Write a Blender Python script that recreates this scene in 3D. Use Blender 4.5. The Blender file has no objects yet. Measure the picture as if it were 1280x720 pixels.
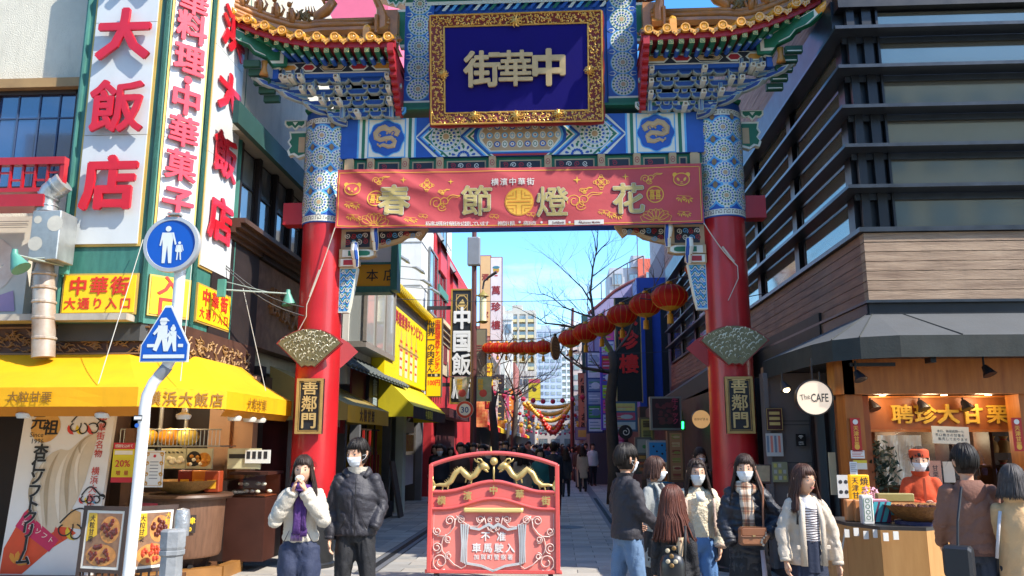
import bpy,math,random
from math import sin,cos,pi,radians,sqrt,atan2,exp
from mathutils import Vector as V,Matrix,noise as mnoise
scene=bpy.context.scene
C=scene.collection
rnd=random.Random(11)
# ---------------- camera ----------------
F_PX,PITCH,YAW,CAM_Z=1010.0,math.atan(195/1010),radians(3.17),1.70
cam=bpy.data.objects.new('camera',bpy.data.cameras.new('camera'))
cam.data.sensor_width=36;cam.data.lens=36*F_PX/1280
cam.data.clip_start=.1;cam.data.clip_end=3000
cam.location=(0,0,CAM_Z);cam.rotation_euler=(pi/2+PITCH,0,YAW)
C.objects.link(cam);scene.camera=cam
# ---------------- world and sun ----------------
SUN_AZ,SUN_EL=radians(64),radians(47)
world=bpy.data.worlds.new('World');scene.world=world;world.use_nodes=True
wn=world.node_tree.nodes;wl=world.node_tree.links
bg=wn['Background'];sky=wn.new('ShaderNodeTexSky');sky.sky_type='NISHITA';sky.sun_disc=False
sky.sun_elevation=SUN_EL;sky.sun_rotation=pi-SUN_AZ;sky.air_density=1.0;sky.dust_density=.6;sky.ozone_density=1.6
tcw=wn.new('ShaderNodeTexCoord');mpw=wn.new('ShaderNodeMapping');mpw.inputs['Scale'].default_value=(1,1,3.2)
nzw=wn.new('ShaderNodeTexNoise');nzw.inputs['Scale'].default_value=2.6;nzw.inputs['Detail'].default_value=7;nzw.inputs['Roughness'].default_value=.6
rpw=wn.new('ShaderNodeValToRGB');rpw.color_ramp.elements[0].position=.56;rpw.color_ramp.elements[0].color=(0,0,0,1)
rpw.color_ramp.elements[1].position=.78;rpw.color_ramp.elements[1].color=(.35,.35,.35,1)
mxw=wn.new('ShaderNodeMix');mxw.data_type='RGBA';mxw.inputs[7].default_value=(8.5,8.9,9.6,1)
wl.new(tcw.outputs['Generated'],mpw.inputs[0]);wl.new(mpw.outputs[0],nzw.inputs['Vector']);wl.new(nzw.outputs[0],rpw.inputs[0])
wl.new(rpw.outputs[0],mxw.inputs[0]);wl.new(sky.outputs[0],mxw.inputs[6]);hsw=wn.new('ShaderNodeHueSaturation');hsw.inputs['Saturation'].default_value=1.36;wl.new(mxw.outputs[2],hsw.inputs['Color']);wl.new(hsw.outputs[0],bg.inputs[0])
bg.inputs[1].default_value=.15
sun=bpy.data.objects.new('sun',bpy.data.lights.new('sun','SUN'));sun.data.energy=3.3;sun.data.angle=radians(.53)
sun.data.color=(1,.94,.85)
sdir=V((sin(SUN_AZ)*cos(SUN_EL),-cos(SUN_AZ)*cos(SUN_EL),sin(SUN_EL)))
sun.rotation_euler=sdir.to_track_quat('Z','Y').to_euler();sun.location=(30,-30,40);C.objects.link(sun)
scene.view_settings.view_transform='Standard';scene.view_settings.look='None'
scene.view_settings.exposure=1.46;scene.view_settings.gamma=1
# ---------------- pixel -> world, for laying things out at their real depth ----------------
_F=V((-sin(YAW)*cos(PITCH),cos(YAW)*cos(PITCH),sin(PITCH)));_R=V((cos(YAW),sin(YAW),0));_U=_R.cross(_F)
def ray(px,py):return _F+_R*((px-640)/F_PX)+_U*((360-py)/F_PX)
def atY(px,py,y):r=ray(px,py);return V((0,0,CAM_Z))+r*(y/r.y)
def atX(px,py,x):r=ray(px,py);return V((0,0,CAM_Z))+r*(x/r.x)
def atZ(px,py,z=0):r=ray(px,py);return V((0,0,CAM_Z))+r*((z-CAM_Z)/r.z)
# ---------------- materials ----------------
def lin(h):
 c=[int(h[i:i+2],16)/255 for i in(0,2,4)]
 return tuple(x/12.92 if x<=.04045 else((x+.055)/1.055)**2.4 for x in c)+(1,)
_mats={}
def mat(hexc,rough=.6,var=.12,vs=3.0,bump=0.0,bs=40.0,metal=0,coat=0,emit=0,second=None,stretch=(1,1,1),spec=.5,dirt=0,backlit=0,alpha=1,trans=0):
 key=(hexc,rough,var,vs,bump,bs,metal,coat,emit,second,stretch,spec,dirt,backlit,alpha,trans)
 if key in _mats:return _mats[key]
 m=bpy.data.materials.new('m_'+hexc);m.use_nodes=True;nt=m.node_tree;n=nt.nodes;l=nt.links
 b=n['Principled BSDF'];col=lin(hexc)
 b.inputs['Roughness'].default_value=rough;b.inputs['Metallic'].default_value=metal
 b.inputs['Coat Weight'].default_value=coat;b.inputs['Coat Roughness'].default_value=.12
 b.inputs['Specular IOR Level'].default_value=spec
 b.inputs['Base Color'].default_value=col
 if trans:b.inputs['Transmission Weight'].default_value=trans
 if var or bump or second:
  tc=n.new('ShaderNodeTexCoord');mp=n.new('ShaderNodeMapping');mp.inputs['Scale'].default_value=stretch
  l.new(tc.outputs['Object'],mp.inputs[0])
 if var or second:
  nz=n.new('ShaderNodeTexNoise');nz.inputs['Scale'].default_value=vs;nz.inputs['Detail'].default_value=6;nz.inputs['Roughness'].default_value=.62
  l.new(mp.outputs[0],nz.inputs['Vector'])
  r=n.new('ShaderNodeValToRGB');r.color_ramp.elements[0].position=.3;r.color_ramp.elements[1].position=.7
  c2=lin(second)if second else tuple(min(1,x*(1+var))for x in col[:3])+(1,)
  c1=col if second else tuple(x*(1-var)for x in col[:3])+(1,)
  r.color_ramp.elements[0].color=c1;r.color_ramp.elements[1].color=c2
  l.new(nz.outputs[0],r.inputs[0]);out=r.outputs[0]
  if dirt:
   n2=n.new('ShaderNodeTexNoise');n2.inputs['Scale'].default_value=1.36;n2.inputs['Detail'].default_value=8;n2.inputs['Roughness'].default_value=.7
   m2=n.new('ShaderNodeMapping');m2.inputs['Scale'].default_value=(3,3,.6);l.new(tc.outputs['Object'],m2.inputs[0]);l.new(m2.outputs[0],n2.inputs['Vector'])
   r2=n.new('ShaderNodeValToRGB');r2.color_ramp.elements[0].position=.5;r2.color_ramp.elements[1].position=.75
   mm=n.new('ShaderNodeMath');mm.operation='MULTIPLY';mm.inputs[1].default_value=dirt
   mx=n.new('ShaderNodeMix');mx.data_type='RGBA';mx.inputs[7].default_value=(.05,.042,.033,1)
   l.new(n2.outputs[0],r2.inputs[0]);l.new(r2.outputs[0],mm.inputs[0]);l.new(mm.outputs[0],mx.inputs[0]);l.new(out,mx.inputs[6]);out=mx.outputs[2]
  l.new(out,b.inputs['Base Color'])
  mr=n.new('ShaderNodeMapRange');mr.inputs[3].default_value=max(0,rough-.08);mr.inputs[4].default_value=min(1,rough+.1)
  l.new(nz.outputs[0],mr.inputs[0]);l.new(mr.outputs[0],b.inputs['Roughness'])
  if emit:l.new(out,b.inputs['Emission Color'])
 elif emit:b.inputs['Emission Color'].default_value=col
 if emit:b.inputs['Emission Strength'].default_value=emit
 if bump:
  nb=n.new('ShaderNodeTexNoise');nb.inputs['Scale'].default_value=bs;nb.inputs['Detail'].default_value=4
  l.new(mp.outputs[0],nb.inputs['Vector'])
  bp=n.new('ShaderNodeBump');bp.inputs['Strength'].default_value=bump;bp.inputs['Distance'].default_value=.02
  l.new(nb.outputs[0],bp.inputs['Height']);l.new(bp.outputs[0],b.inputs['Normal'])
 if backlit:
  tr=n.new('ShaderNodeBsdfTranslucent');ms=n.new('ShaderNodeMixShader');ms.inputs[0].default_value=backlit
  src=b.inputs['Base Color'].links
  if src:l.new(src[0].from_socket,tr.inputs[0])
  else:tr.inputs[0].default_value=col
  l.new(b.outputs[0],ms.inputs[1]);l.new(tr.outputs[0],ms.inputs[2]);l.new(ms.outputs[0],n['Material Output'].inputs[0])
 _mats[key]=m;return m
def glass(tint='8fa3ab',rough=.03,dark=.7):
 key=('glass',tint,rough,dark)
 if key in _mats:return _mats[key]
 m=bpy.data.materials.new('m_glass');m.use_nodes=True;n=m.node_tree.nodes;l=m.node_tree.links
 b=n['Principled BSDF'];b.inputs['Base Color'].default_value=tuple(x*(1-dark)for x in lin(tint)[:3])+(1,)
 b.inputs['Roughness'].default_value=rough;b.inputs['Coat Weight'].default_value=.6;b.inputs['Coat Roughness'].default_value=.02
 b.inputs['Specular IOR Level'].default_value=1.0;b.inputs['IOR'].default_value=1.75
 tc=n.new('ShaderNodeTexCoord');nz=n.new('ShaderNodeTexNoise');nz.inputs['Scale'].default_value=.9;bp=n.new('ShaderNodeBump');bp.inputs['Strength'].default_value=.05
 l.new(tc.outputs['Object'],nz.inputs[0]);l.new(nz.outputs[0],bp.inputs['Height']);l.new(bp.outputs[0],b.inputs['Normal'])
 _mats[key]=m;return m
def clear_glass():
 if 'cg' in _mats:return _mats['cg']
 m=bpy.data.materials.new('m_clear_glass');m.use_nodes=True;n=m.node_tree.nodes;l=m.node_tree.links
 tr=n.new('ShaderNodeBsdfTransparent');tr.inputs[0].default_value=(.86,.88,.88,1);g=n.new('ShaderNodeBsdfGlossy');g.inputs['Roughness'].default_value=.02
 fr=n.new('ShaderNodeFresnel');fr.inputs[0].default_value=1.6;ms=n.new('ShaderNodeMixShader')
 l.new(fr.outputs[0],ms.inputs[0]);l.new(tr.outputs[0],ms.inputs[1]);l.new(g.outputs[0],ms.inputs[2]);l.new(ms.outputs[0],n['Material Output'].inputs[0])
 _mats['cg']=m;return m
 # ---------------- objects ----------------
W={}
def props(o,label=None,cat=None,group=None,kind=None):
 if label:o['label']=label
 if cat:o['category']=cat
 if group:o['group']=group
 if kind:o['kind']=kind
 return o
def thing(name,label,cat,loc=(0,0,0),rz=0,group=None):
 o=bpy.data.objects.new(name,None);o.empty_display_size=.2;C.objects.link(o)
 o.location=loc;o.rotation_euler=(0,0,rz)
 W[o]=Matrix.Translation(V(loc))@Matrix.Rotation(rz,4,'Z')
 return props(o,label,cat,group)
def inst(name,mesh,parent,M=None,mats=None,label=None):
 o=bpy.data.objects.new(name,mesh);C.objects.link(o)
 if parent is not None:o.parent=parent;W[o]=W.get(parent,Matrix())
 if M is not None:o.matrix_basis=(W.get(parent,Matrix()).inverted()@M)if parent is not None else M
 if mats:
  for i,m in enumerate(mats):
   o.material_slots[i].link='OBJECT';o.material_slots[i].material=m
 if label:o['label']=label
 return o
def dup(root,loc,rz=0,label=None,group=None,swap=None,sc=1):
 def cp(o,par):
  c=o.copy();C.objects.link(c)
  if par is not None:c.parent=par
  if swap and c.type=='MESH':
   for s in c.material_slots:
    if s.material in swap:
     k=swap[s.material];s.link='OBJECT';s.material=k
  for ch in list(o.children):cp(ch,c)
  return c
 r=cp(root,None);r.location=loc;r.rotation_euler=(0,0,rz);r.scale=(sc,)*3
 W[r]=Matrix.Translation(V(loc))@Matrix.Rotation(rz,4,'Z')
 if label:r['label']=label
 if group:r['group']=group
 return r
class Fr:
 def __init__(s,o,r,u):
  s.o=V(o);s.r=V(r).normalized();s.u=V(u).normalized();s.n=s.r.cross(s.u)
 def __call__(s,x,y,z=0):return s.o+s.r*x+s.u*y+s.n*z
 def sub(s,x,y,z=0,a=0):
  return Fr(s(x,y,z),s.r*cos(a)+s.u*sin(a),s.u*cos(a)-s.r*sin(a))
class MB:
 def __init__(s):s.v=[];s.f=[];s.m=[]
 def add(s,vs,fs,m=0):
  k=len(s.v);s.v+=[tuple(p)for p in vs];s.f+=[tuple(i+k for i in f)for f in fs];s.m+=[m]*len(fs);return s
 def box(s,a,b,m=0,fr=None):
  (x0,y0,z0),(x1,y1,z1)=a,b
  p=[(x0,y0,z0),(x1,y0,z0),(x1,y1,z0),(x0,y1,z0),(x0,y0,z1),(x1,y0,z1),(x1,y1,z1),(x0,y1,z1)]
  if fr:p=[fr(*q)for q in p]
  return s.add(p,[(0,3,2,1),(4,5,6,7),(0,1,5,4),(1,2,6,5),(2,3,7,6),(3,0,4,7)],m)
 def bbox(s,a,b,bev,m=0,fr=None):
  (x0,y0,z0),(x1,y1,z1)=a,b;e=bev
  def ring(x0,y0,x1,y1,z):return[(x0+e,y0,z),(x1-e,y0,z),(x1,y0+e,z),(x1,y1-e,z),(x1-e,y1,z),(x0+e,y1,z),(x0,y1-e,z),(x0,y0+e,z)]
  def ins(z):return ring(x0+e,y0+e,x1-e,y1-e,z)
  R=[ins(z0),ring(x0,y0,x1,y1,z0+e),ring(x0,y0,x1,y1,z1-e),ins(z1)]
  return s.loft([[fr(*q)if fr else q for q in r]for r in R],m)
 def loft(s,rings,m=0,caps=True,closed=True):
  k=len(rings[0]);vs=[p for r in rings for p in r];fs=[]
  for i in range(len(rings)-1):
   for j in range(k if closed else k-1):
    a=i*k+j;b=i*k+(j+1)%k;fs.append((a,b,b+k,a+k))
  if caps and closed:fs.append(tuple(range(k-1,-1,-1)));fs.append(tuple(range((len(rings)-1)*k,len(rings)*k)))
  return s.add(vs,fs,m)
 def tube(s,pts,rad,n=8,m=0,caps=True,flat=1.0,up=None):
  pts=[V(p)for p in pts];rad=rad if isinstance(rad,(list,tuple))else[rad]*len(pts);R=[]
  t0=(pts[1]-pts[0]).normalized();ref=V(up)if up else(V((0,0,1))if abs(t0.z)<.9 else V((0,1,0)))
  for i,p in enumerate(pts):
   t=(pts[min(i+1,len(pts)-1)]-pts[max(i-1,0)])
   t=t.normalized()if t.length>1e-9 else t0
   a=ref-t*ref.dot(t)
   if a.length<1e-6:a=t.orthogonal()
   a.normalize();b=t.cross(a);ref=a
   R.append([p+(b*cos(2*pi*j/n)+a*sin(2*pi*j/n)*flat)*rad[i]for j in range(n)])
  return s.loft(R,m,caps)
 def lathe(s,o,prof,n=24,m=0,axis='z',caps=False,sx=1,sy=1):
  o=V(o);R=[]
  for r,h in prof:
   ring=[]
   for j in range(n):
    a=2*pi*j/n;q=(r*cos(a)*sx,r*sin(a)*sy,h)
    if axis=='y':q=(q[0],h,-q[1])
    if axis=='x':q=(h,q[0],q[1])
    ring.append(o+V(q))
   R.append(ring)
  return s.loft(R,m,caps)
 def prism(s,poly,z0,z1,m=0,fr=None,mside=None):
  g=fr or(lambda x,y,z:V((x,y,z)));k=len(poly)
  vs=[g(x,y,z0)for x,y in poly]+[g(x,y,z1)for x,y in poly]
  s.add(vs,[tuple(range(k-1,-1,-1)),tuple(range(k,2*k))],m)
  b=len(s.v)-2*k;fs=[(b+j,b+(j+1)%k,b+k+(j+1)%k,b+k+j)for j in range(k)]
  s.f+=fs;s.m+=[m if mside is None else mside]*k;return s
 def sheet(s,poly,z=0,m=0,fr=None):
  return s.add([fr(x,y,z)if fr else(x,y,z)for x,y in poly],[tuple(range(len(poly)))],m)
 def grid(s,fn,nu,nv,m=0):
  vs=[fn(i/nu,j/nv)for j in range(nv+1)for i in range(nu+1)]
  return s.add(vs,[(j*(nu+1)+i,j*(nu+1)+i+1,(j+1)*(nu+1)+i+1,(j+1)*(nu+1)+i)for j in range(nv)for i in range(nu)],m)
 def ball(s,c,r,n=10,m=0):
  r=r if isinstance(r,(tuple,list))else(r,r,r);k=n//2+1
  R=[[V(c)+V((r[0]*sin(pi*i/k)*cos(2*pi*j/n),r[1]*sin(pi*i/k)*sin(2*pi*j/n),-r[2]*cos(pi*i/k)))for j in range(n)]for i in range(1,k)]
  R=[[V(c)+V((0,0,-r[2]))]*n]+R+[[V(c)+V((0,0,r[2]))]*n]
  return s.loft(R,m,caps=False)
 def mesh(s,name,mats,frame=None,smooth=False):
  me=bpy.data.meshes.new(name);vs=s.v
  if frame is not None:
   Mi=frame.inverted();vs=[Mi@V(p)for p in vs]
  me.from_pydata([tuple(p)for p in vs],[],s.f)
  for m in(mats if isinstance(mats,(list,tuple))else[mats]):me.materials.append(m)
  me.polygons.foreach_set('material_index',s.m)
  if smooth:me.polygons.foreach_set('use_smooth',[True]*len(s.f))
  me.update();return me
 def build(s,name,mats,parent=None,smooth=False,label=None,ang=None):
  me=s.mesh(name,mats,W.get(parent)if parent is not None else None,smooth or ang is not None)
  if ang is not None:me.set_sharp_from_angle(angle=radians(ang))
  o=bpy.data.objects.new(name,me);C.objects.link(o)
  W[o]=W.get(parent,Matrix())if parent is not None else Matrix()
  if parent is not None:o.parent=parent
  if label:o['label']=label
  return o
  # ---------------- lettering: Blender's own built-in font, turned into mesh ----------------
_gl={};DENSE='善鄰濱飯龍警察署樓萬横燈節駛華菓聘栗團國'
def glyph(ch,bold=.02,depth=.06):
 key=(ch,bold,depth)
 if key not in _gl:
  c=bpy.data.curves.new('t','FONT');c.body=ch;c.extrude=depth/2;c.offset=bold;c.resolution_u=2
  o=bpy.data.objects.new('t',c);me=bpy.data.meshes.new_from_object(o)
  vs=[v.co.copy()for v in me.vertices];fs=[tuple(p.vertices)for p in me.polygons]
  wd=max([v.x for v in vs],default=.3)+.04
  bpy.data.objects.remove(o);bpy.data.curves.remove(c);bpy.data.meshes.remove(me)
  cjk=len(ch)==1 and ord(ch)>0x2000
  cx,cy=(.5,.38)if cjk else(wd/2,.36)
  _gl[key]=([(v.x-cx,v.y-cy,v.z+depth/2)for v in vs],fs,1.0 if cjk else wd)
 return _gl[key]
def put(mb,ch,fr,x,y,size,m=0,bold=.02,depth=.06,z=0,sx=1.0):
 if len(ch)==1 and ord(ch)>0x2000:
  d=bold*(.62 if ch in DENSE else .95);n=8 if bold>.026 else(4 if size>.1 else 2)
  vs,fs,w=glyph(ch,0,depth)
  for k in range(n):
   p,q=d*cos(.37+k*6.283/n),d*sin(.37+k*6.283/n)*(1 if n>2 else .3)
   mb.add([fr(x+(a+p)*size*sx,y+(b+q)*size,z+(c+k*.0011)*size)for a,b,c in vs],fs,m)
  return w*size*sx
 vs,fs,w=glyph(ch,bold,depth)
 mb.add([fr(x+a*size*sx,y+b*size,z+c*size)for a,b,c in vs],fs,m);return w*size*sx
def text_h(mb,s,fr,x,y,size,m=0,bold=.02,depth=.04,z=0,sx=1.0,pitch=None):
 if pitch is None and all(ord(c)<0x2000 for c in s):return put(mb,s,fr,x,y,size,m,bold,depth,z,sx)
 p=pitch or size*sx;n=len(s)
 for i,ch in enumerate(s):
  if ch!=' ':put(mb,ch,fr,x+(i-(n-1)/2)*p,y,size,m,bold,depth,z,sx)
def text_v(mb,s,fr,x,ytop,size,m=0,bold=.02,depth=.04,z=0,sx=1.0,pitch=None):
 p=pitch or size
 for i,ch in enumerate(s):
  if ch==' ':continue
  if ch=='ー':put(mb,ch,fr.sub(x,ytop-(i+.5)*p,z,-pi/2),0,0,size,m,bold,depth,0,1)
  else:put(mb,ch,fr,x,ytop-(i+.5)*p,size,m,bold,depth,z,sx)
def circ(cx,cy,r,n=20,ry=None,a0=0):return[(cx+r*cos(a0+2*pi*i/n),cy+(ry or r)*sin(a0+2*pi*i/n))for i in range(n)]
def rect(x0,y0,x1,y1):return[(x0,y0),(x1,y0),(x1,y1),(x0,y1)]
def stroke(mb,pts,w,fr,z=0,m=0,closed=False):
 n=len(pts);vs=[];
 for i,(x,y)in enumerate(pts):
  a=pts[(i-1)%n]if(closed or i>0)else pts[i];b=pts[(i+1)%n]if(closed or i<n-1)else pts[i]
  dx,dy=b[0]-a[0],b[1]-a[1];L=sqrt(dx*dx+dy*dy)or 1;wx,wy=-dy/L*w/2,dx/L*w/2
  vs+=[fr(x-wx,y-wy,z),fr(x+wx,y+wy,z)]
 k=n if closed else n-1
 mb.add(vs,[(2*i,(2*i+2)%(2*n),(2*i+3)%(2*n),2*i+1)for i in range(k)],m)
def petal(cx,cy,a,r0,r1,w):
 return[(cx+cos(a)*r+-sin(a)*t,cy+sin(a)*r+cos(a)*t)for r,t in((r0,0),(r0+(r1-r0)*.35,-w*.8),(r0+(r1-r0)*.75,-w),(r1,0),(r0+(r1-r0)*.75,w),(r0+(r1-r0)*.35,w*.8))]
def spiral(cx,cy,r0,r1,a0,turns,n=24):
 return[(cx+(r0+(r1-r0)*i/n)*cos(a0+2*pi*turns*i/n),cy+(r0+(r1-r0)*i/n)*sin(a0+2*pi*turns*i/n))for i in range(n+1)]
 # ================= the gate =================
CREAM,BLUE,GREEN,LBLUE,TAN,RED,DARK,ORNG=range(8)
PAL=[mat('d9d8c6',.55,.06),mat('1c4fa0',.45,.15),mat('1f6b4c',.5,.15),mat('5aa6d6',.5,.12),mat('b79a70',.5,.12),mat('a3242b',.45,.1),mat('22232a',.5,.1),mat('c98a2c',.45,.15)]
def rdisc(mb,fr,cx,cy,r,z,m,n=24):
 vs=[fr(cx,cy,z)];
 for k in(.5,1):vs+=[fr(cx+r*k*cos(2*pi*i/n),cy+r*k*sin(2*pi*i/n),z)for i in range(n)]
 fs=[(0,1+i,1+(i+1)%n)for i in range(n)]+[(1+i,1+n+i,1+n+(i+1)%n,1+(i+1)%n)for i in range(n)]
 mb.add(vs,fs,m)
def medallion(mb,fr,cx,cy,r,z=0,alt=False,a0=0,lite=False):
 A,B=(GREEN,BLUE)if alt else(BLUE,GREEN);e=.0022
 rdisc(mb,fr,cx,cy,r,z,LBLUE);rdisc(mb,fr,cx,cy,r*.96,z+e,CREAM)
 def ringp(n,r0,r1,w,m,zz,off=0):
  for k in range(n):mb.sheet(petal(cx,cy,a0+2*pi*(k+off)/n,r0*r,r1*r,w*r),zz,m,fr)
 ringp(18,.72,.93,.085,B,z+2*e)
 if not lite:
  for k in range(18):
   a=a0+2*pi*(k+.5)/18;mb.sheet(circ(cx+cos(a)*r*.8,cy+sin(a)*r*.8,r*.025,4),z+2*e,TAN,fr)
 rdisc(mb,fr,cx,cy,r*.68,z+2*e,LBLUE,20);rdisc(mb,fr,cx,cy,r*.65,z+3*e,CREAM,20)
 ringp(14,.46,.64,.09,A,z+4*e);ringp(12,.24,.42,.07,B,z+4*e,.5)
 rdisc(mb,fr,cx,cy,r*.2,z+4*e,TAN,12)
def key_band(mb,fr,x0,x1,y0,y1,z,step):
 h=y1-y0;n=max(1,round((x1-x0)/step));s=(x1-x0)/n
 for i in range(n*2):mb.sheet(rect(x0+i*s/2,y0,x0+(i+1)*s/2,y1),z,TAN if 0 else CREAM,fr)
 for i in range(n):
  a=x0+i*s;q=s*.14;w=h*.11
  stroke(mb,[(a+q,y0+h*.2),(a+q,y0+h*.8),(a+s-q,y0+h*.8),(a+s-q,y0+h*.32),(a+s*.42,y0+h*.32),(a+s*.42,y0+h*.56),(a+s*.62,y0+h*.56)],w,fr,z+.002,DARK)
def cloud_fringe(mb,fr,x0,x1,ytop,ybot,z,step=.3):
 n=max(1,round((x1-x0)/step));s=(x1-x0)/n;h=ytop-ybot
 for i in range(n):
  a=x0+i*s;m=BLUE if i%2 else GREEN
  def lobe(k,o):
   c=a+s/2
   return[(c-s*.5*k,ytop-o),(c-s*.5*k,ytop-h*.45*k),(c-s*.36*k,ytop-h*.75*k),(c-s*.18*k,ytop-h*.6*k),(c,ytop-h*1.0*k),(c+s*.18*k,ytop-h*.6*k),(c+s*.36*k,ytop-h*.75*k),(c+s*.5*k,ytop-h*.45*k),(c+s*.5*k,ytop-o)]
  mb.prism(lobe(1,0),z-.04,z,LBLUE if i%2 else CREAM,fr);mb.sheet(lobe(.84,h*.1),z+.003,m,fr)
  mb.sheet([(a+s*.38,ytop-h*.2),(a+s*.5,ytop-h*.55),(a+s*.62,ytop-h*.2)],z+.006,CREAM,fr)
GC=-.52
gate=thing('ceremonial_gate','painted Chinese gate with two red pillars, blue and green beams and gold tiled roofs','gate',(GC,11.82,0))
GFc=Fr((GC,11.6,0),(1,0,0),(0,0,1))
PX=3.02;PR=.32
redp=mat('b01a20',.36,.16,1.4,coat=.3,bump=.08,bs=9,dirt=.32)
ZS0,ZS1=4.97,6.62
for s in(-1,1):
 px=GC+s*PX
 mb=MB();mb.lathe((px,11.82,0),[(PR+.015,.95),(PR+.012,.96),(PR,.97),(PR,3),(PR-.005,ZS0)],40,0)
 p=mb.build('pillar',[redp],gate,ang=40)
 mb=MB();mb.lathe((px,11.82,0),[(PR+.04,0),(PR+.04,.05),(PR+.016,.07),(PR+.016,.95),(0,.951)],40,0)
 mb.build('pillar_base',[mat('17191b',.5,.35,6,dirt=.2,bump=.2)],gate,ang=40)
 mb=MB();mb.lathe((px,11.82,0),[(PR+.005,ZS0-.01),(PR+.012,ZS0),(PR+.012,ZS1+.1),(0,ZS1+.1)],40,BLUE)
 R0=PR+.014
 def cyl(x,y,z,px=px,R0=R0):
  a=x/R0-pi/2;return V((px+(R0+z)*cos(a),11.82+(R0+z)*sin(a),y))
 key_band(mb,cyl,-1.0,1.0,ZS0+.01,ZS0+.1,.002,.12);key_band(mb,cyl,-1.0,1.0,ZS1-.1,ZS1-.01,.002,.12)
 hh=(ZS1-.12-ZS0-.12)/4
 for k in range(-3,4):
  xo=k*2*pi*R0/7
  if abs(k)>2:continue
  for j in range(4):
   yc=ZS0+.12+hh*(j+.5)
   rdisc(mb,cyl,xo,yc,hh*.53,.002,LBLUE,20)
   medallion(mb,cyl,xo,yc,hh*.47,.004,alt=(j+k)%2==1)
   for(dx,dy)in((-.5,.5),(.5,.5),(-.5,-.5),(.5,-.5)):
    mb.sheet(petal(xo+dx*.05,yc+dy*hh,pi/2*(1 if dy<0 else-1)+dx*.9*(1 if dy<0 else-1),-.02,.1,.035),.006,LBLUE if(j%2)else CREAM,cyl)
   for sx in(-1,1):mb.sheet(circ(xo+sx*2*pi*R0/14,yc+hh/2,.035,8,.05),.007,TAN,cyl)
 mb.build('painted_sleeve',PAL,gate)
 # pegs that stick out of the pillars
 mb=MB();x0,x1=(px-PR-.3,px-PR+.05)if s<0 else(px+PR-.05,px+PR+.3)
 mb.box((x0,11.72,ZS0+.02),(x1,11.95,ZS0+.36),0);mb.build('beam_end',[mat('a01a24',.4,.1)],gate)
 # green and tan end boards outside the pillars above
 xo=px+s*PR
 fr=Fr((xo,11.72,0),(s,0,0),(0,0,1))if s>0 else Fr((xo,11.72,0),(-1,0,0),(0,0,1))
 out=[(0,6.1),(.12,6.06),(.2,6.12),(.27,6.1),(.3,6.18),(.25,6.25),(.3,6.33),(.26,6.4),(.28,6.5),(0,6.5)]
 g2=lambda x,y,z,xo=xo,s=s:V((xo+s*x,11.74-z,y))
 mb=MB();mb.prism(out,-.1,0,CREAM,g2);mb.sheet([(x*.86+.01,6.3+(y-6.3)*.84)for x,y in out],.004,GREEN,g2)
 mb.sheet(rect(.02,6.15,.12,6.4),.008,TAN,g2);mb.build('beam_end_board',PAL,gate)
 mb=MB();cloud_fringe(mb,g2,0,.34,6.66,6.5,.06,.34);mb.build('cornice',PAL,gate)
 # wood plaque with three characters
 fp=Fr((px+.02,11.82-PR-.055,0),(1,0,0),(0,0,1))
 mb=MB();x,y0,y1=.19,1.84,2.62
 mb.box((-x,y0,-.05),(x,y1,.02),0,fp)
 mb.build('plaque',[mat('1d2023',.45,.3,5)],gate)
 mb=MB()
 for i,(a,b,c,d)in enumerate(((-x,y0,x,y0+.035),(-x,y1-.035,x,y1),(-x,y0+.035,-x+.035,y1-.035),(x-.035,y0+.035,x,y1-.035))):mb.box((a,b,.02),(c,d,.045),0,fp)
 for i,(a,b,c,d)in enumerate(((-x+.045,y0+.045,x-.045,y0+.053),(-x+.045,y1-.053,x-.045,y1-.045),(-x+.045,y0+.053,-x+.053,y1-.053),(x-.053,y0+.053,x-.045,y1-.053))):mb.box((a,b,.02),(c,d,.03),0,fp)
 mb.build('plaque_frame',[mat('a8894f',.4,.15,8,metal=.2)],gate)
 for i,ch in enumerate('善鄰門'):
  mb=MB();put(mb,ch,fp,0,2.5-i*.235,.235,0,.02,.08,.018);mb.build('character',[mat('c9ad72',.35,.1,metal=.3)],gate)
  # fan ornament in front, and the red fan behind it
 def fan(cx,cy,R,r,a,n=18,dy=0):return[(cx+R*sin(-a+2*a*i/n),cy+R*cos(-a+2*a*i/n))for i in range(n+1)][::-1]
 zc=2.68
 ff=Fr((px-.015,11.82-PR-.1,zc),(1,0,0),(0,0,1))
 prof=fan(0,0,.66,0,.83)+[(-.13,.12),(-.1,.09),(-.05,.115),(0,.1),(.05,.115),(.1,.09),(.13,.12)]
 mb=MB();mb.prism(prof,-.05,0,0,ff)
 mb.build('fan_board',[mat('8c2a25',.45,.15)],gate)
 mb=MB();prof2=[(x*.94,.02+y*.95)for x,y in prof];mb.prism(prof2,0,.018,0,ff)
 mb.build('fan_relief',[mat('6f6847',.4,.25,10,metal=.3,bump=.4,bs=60)],gate)
 mb=MB();R3=random.Random(5)
 for rr,n in((.6,17),(.545,15),(.48,13),(.42,11),(.36,9),(.29,7),(.22,5)):
  for k in range(n):
   a=(-.74+1.48*(k+.5)/n)+R3.uniform(-.02,.02);ja=R3.uniform(0,pi)*(1 if a>0 else-1)
   L=R3.uniform(.012,.034);r2=rr+R3.uniform(-.025,.02)
   q=(r2*sin(a),.02+r2*cos(a))
   for sg in(1,):
    pts=[(q[0]+cos(ja)*L*t+.016*sin(2.2*t)*sin(ja),q[1]+sin(ja)*L*t*.8+.014*cos(2.5*t))for t in(-1,-.5,0,.5,1)]
    w_=R3.uniform(.7,1.5);mb.tube([ff(x,y,.02)for x,y in pts],[.002,.008*w_,.006*w_,.009*w_,.002],5,0,flat=.5)
 mb.build('fan_carving',[mat('cbc7ae',.35,.15,metal=.25)],gate)
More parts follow.
